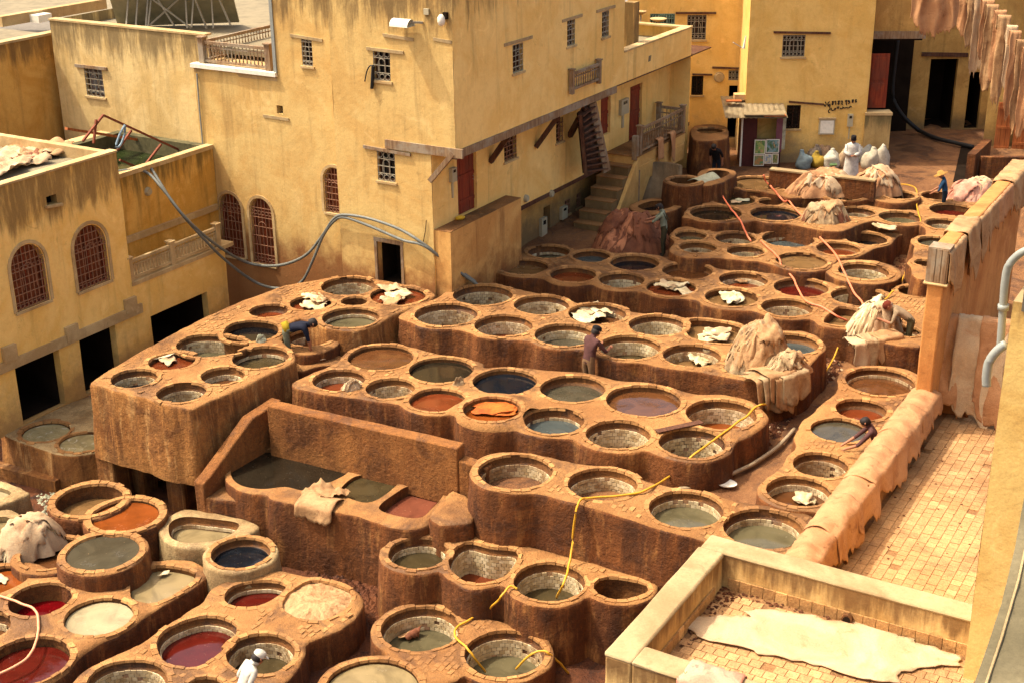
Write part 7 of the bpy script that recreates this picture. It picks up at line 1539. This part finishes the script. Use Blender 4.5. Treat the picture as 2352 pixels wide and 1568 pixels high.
for (x0_, y0_, x1_, y1_, h_, lab) in ((0, 62, 240, 20, .35, 'low rounded parapet round the whitewashed roof'), (330, 12, 470, 30, .35, 'short parapet at the back of the whitewashed roof')):
    a_, b_ = rf(x0_, y0_), rf(x1_, y1_); m = MB(); m.beam((a_[0], a_[1], zR+h_/2), (b_[0], b_[1], zR+h_/2), .3, h_); m.build('parapet', mRIM, None, label=lab, cat='parapet')
p = rf(94, 42, .12); m = MB(); m.box(p, U, V, .3, .22, p[2]-.12, p[2]+.14); m.build('roof_box', mWHITE, None, label='small white box on the whitewashed roof', cat='box')
fill_ = MB(); a_, b_, c_, e_ = at(-700, 40, zR-.6), at(900, 40, zR-.6), at(1300, -120, zR-.6), at(-1500, -120, zR-.6)
fill_.add([a_, b_, c_, e_], [(0, 1, 2, 3)]); fill_.build('far_roofs', mROOFW, kind='structure')
# dishes, pot and poles on the far wing roof
for x, y, F, off, r, lab in ((1512, 52, TR, -1.5, .32, 'small tan satellite dish on the wing roof parapet'), (1472, 35, TR, -2.5, .22, 'white dish on the pillar of the wing roof')):
    a_, z_ = F.px(x, y, off); p = F.P(a_, z_, off); root = thing('satellite_dish', lab, 'satellite dish', p); m = MB(); m.lathe(p, [(.02, 0), (r*.6, .05), (r, .14), (r*.98, .15), (r*.55, .07)], 16); o = m.build('reflector', mRIM, root, True)
    m = MB(); m.tube([p, (p[0], p[1], p[2]-.5)], .03, 6); m.build('mast', mIRON, root)
a_, z_ = TR.px(1450, 60, -.6); m = MB(); m.box(TR.P(a_, 0, -.6), U, V, .2, .2, zpar-.4, TR.px(1450, 5, -.6)[1]); m.build('roof_pillar', mTOWP, None, label='square plastered pillar on the wing roof', cat='pillar')
a_, z_ = B2.px(1712, 105, .3); p = B2.P(a_, z_, .3); root = thing('satellite_dish', 'white satellite dish seen edge on at the corner of the back house', 'satellite dish', p); m = MB()
m.tube([B2.P(*B2.px(1713, 83, .4), .4), B2.P(*B2.px(1708, 112, .4), .4)], [.02, .05], 6); m.tube([B2.P(*B2.px(1708, 112, .3), .3), B2.P(*B2.px(1684, 98, .8), .8)], .02, 5); m.build('reflector', mWHITE, root)
# timber doors at the far right
WD = Face(at(2300, 330, 1.2), np.array([.97, -.25])); wd = thing('timber_gate', 'tall red brown timber doors at the far right behind the hanging hides', 'gate', WD.P(0, 1.0))
for x0_, y0_, x1_, y1_ in ((2287, 236, 2322, 362), (2324, 272, 2356, 400)):
    R = rect_px(WD, x0_, y0_, x1_, y1_); door(wd, WD, R, mWOODO, 3, off=.0, name='leaf', handle=False)
wl0 = WD.px(2262, 300)[0]; wallface(wd, Face(WD.p, WD.d, -.3), [(wl0, .6), (wl0+7, .6), (wl0+7, 5.2), (wl0, 5.2)], [], mBACKD, name='wall_behind')
# scattered mud lumps and rubbish in the gullies
def litter(name, label, poly, zf, n, rmin, rmax, mat, seed):
    r = random.Random(seed); L = np.array([at(x, y, 0)[:2] if zf != ZL else at(x, y, ZL)[:2] for x, y in poly]); lo, hi = L.min(0), L.max(0); m = MB(); k = 0
    while k < n:
        p = np.array([r.uniform(lo[0], hi[0]), r.uniform(lo[1], hi[1])])
        if not inside([p], L)[0]: continue
        k += 1; s_ = r.uniform(rmin, rmax); z_ = (zg(p[1]) if zf != ZL else ZL); ph = r.uniform(0, 6.28); N_ = 6
        vs = [(p[0]+s_*r.uniform(.6, 1.3)*math.cos(ph+6.283*i/N_), p[1]+s_*r.uniform(.6, 1.3)*math.sin(ph+6.283*i/N_), z_-.02) for i in range(N_)]+[(p[0]+r.uniform(-.3, .3)*s_, p[1]+r.uniform(-.3, .3)*s_, z_+s_*r.uniform(.3, .9))]
        m.add(vs, [(i, (i+1) % N_, N_) for i in range(N_)])
    return m.build(name, mat, None, label=label, kind='stuff')
gull = [(1600, 1110), (1700, 1060), (1780, 1010), (1850, 930), (1900, 880), (1960, 820), (1900, 800), (1870, 870), (1780, 960), (1760, 1000), (1640, 1080)]
litter('mud_lumps', 'reddish mud lumps in the gully', gull, 0, 500, .03, .12, mMUD, 1)
litter('mud_lumps', 'dark mud lumps at the foot of the vat rows', [(1980, 600), (2080, 560), (2100, 600), (2080, 660), (2040, 650)], 0, 250, .03, .11, mMUD, 2)
litter('mud_lumps', 'reddish mud lumps in the lower yard', [(640, 1260), (720, 1290), (870, 1330), (880, 1420), (860, 1470), (820, 1400), (700, 1310)], ZL, 500, .04, .16, mMUD, 3)
litter('rubbish', 'pale scraps of hide and paper in the gullies', gull, 0, 60, .03, .09, mHC, 4)
litter('rubbish', 'pale scraps at the foot of the yard vats', [(75, 1130), (180, 1120), (190, 1180), (100, 1190)], ZL, 120, .04, .12, mHS, 5)
def scatter(name, label, poly, z, n, rmin, rmax, mat, seed):
    r = random.Random(seed); L = np.array([at(x, y, z)[:2] for x, y in poly]); lo, hi = L.min(0), L.max(0); m = MB(); k = 0
    while k < n:
        p = np.array([r.uniform(lo[0], hi[0]), r.uniform(lo[1], hi[1])])
        if not inside([p], L)[0]: continue
        k += 1; s_ = r.uniform(rmin, rmax); ph = r.uniform(0, 6.28)
        m.add([(p[0]+s_*r.uniform(.4, 1.3)*math.cos(ph+1.257*i), p[1]+s_*r.uniform(.4, 1.3)*math.sin(ph+1.257*i), z) for i in range(5)]+[(p[0], p[1], z+s_*.45)], [(i, (i+1) % 5, 5) for i in range(5)])
    return m.build(name, mat, None, label=label, kind='stuff')
scatter('dirt_crumbs', 'dark crumbs of dirt strewn on the terrace tiles', [(1950, 1280), (2130, 1000), (2240, 1010), (2230, 1370)], ZT+.02, 36, .01, .04, mMUD, 11)
scatter('dirt_crumbs', 'brown dirt along the foot of the roof terrace parapets', [(1655, 1330), (2215, 1460), (2215, 1500), (1690, 1370), (1590, 1480), (1540, 1490)], ZF+.015, 420, .008, .05, mMUD, 12)
m = MB(); m.tube([TL.P(*TL.px(x, y, .05), .05) for x, y in ((452, 170), (458, 250), (466, 335))], .025, 6); m.build('wall_pipe', mGREYP, None, label='thin pipe down the corner of the tower house above the tank', cat='pipe')
m = MB(); m.tube(catmull([TF.P(*TF.px(x, y, .03), .03) for x, y in ((979, 506), (977, 530), (972, 556))], 3), .012, 5); m.build('wall_wire', mBLACKR, None, label='short black wire hanging beside the tower doorway', cat='wire')
scene.cycles.max_bounces = 6; scene.cycles.diffuse_bounces = 3; scene.cycles.glossy_bounces = 2; scene.cycles.transmission_bounces = 2
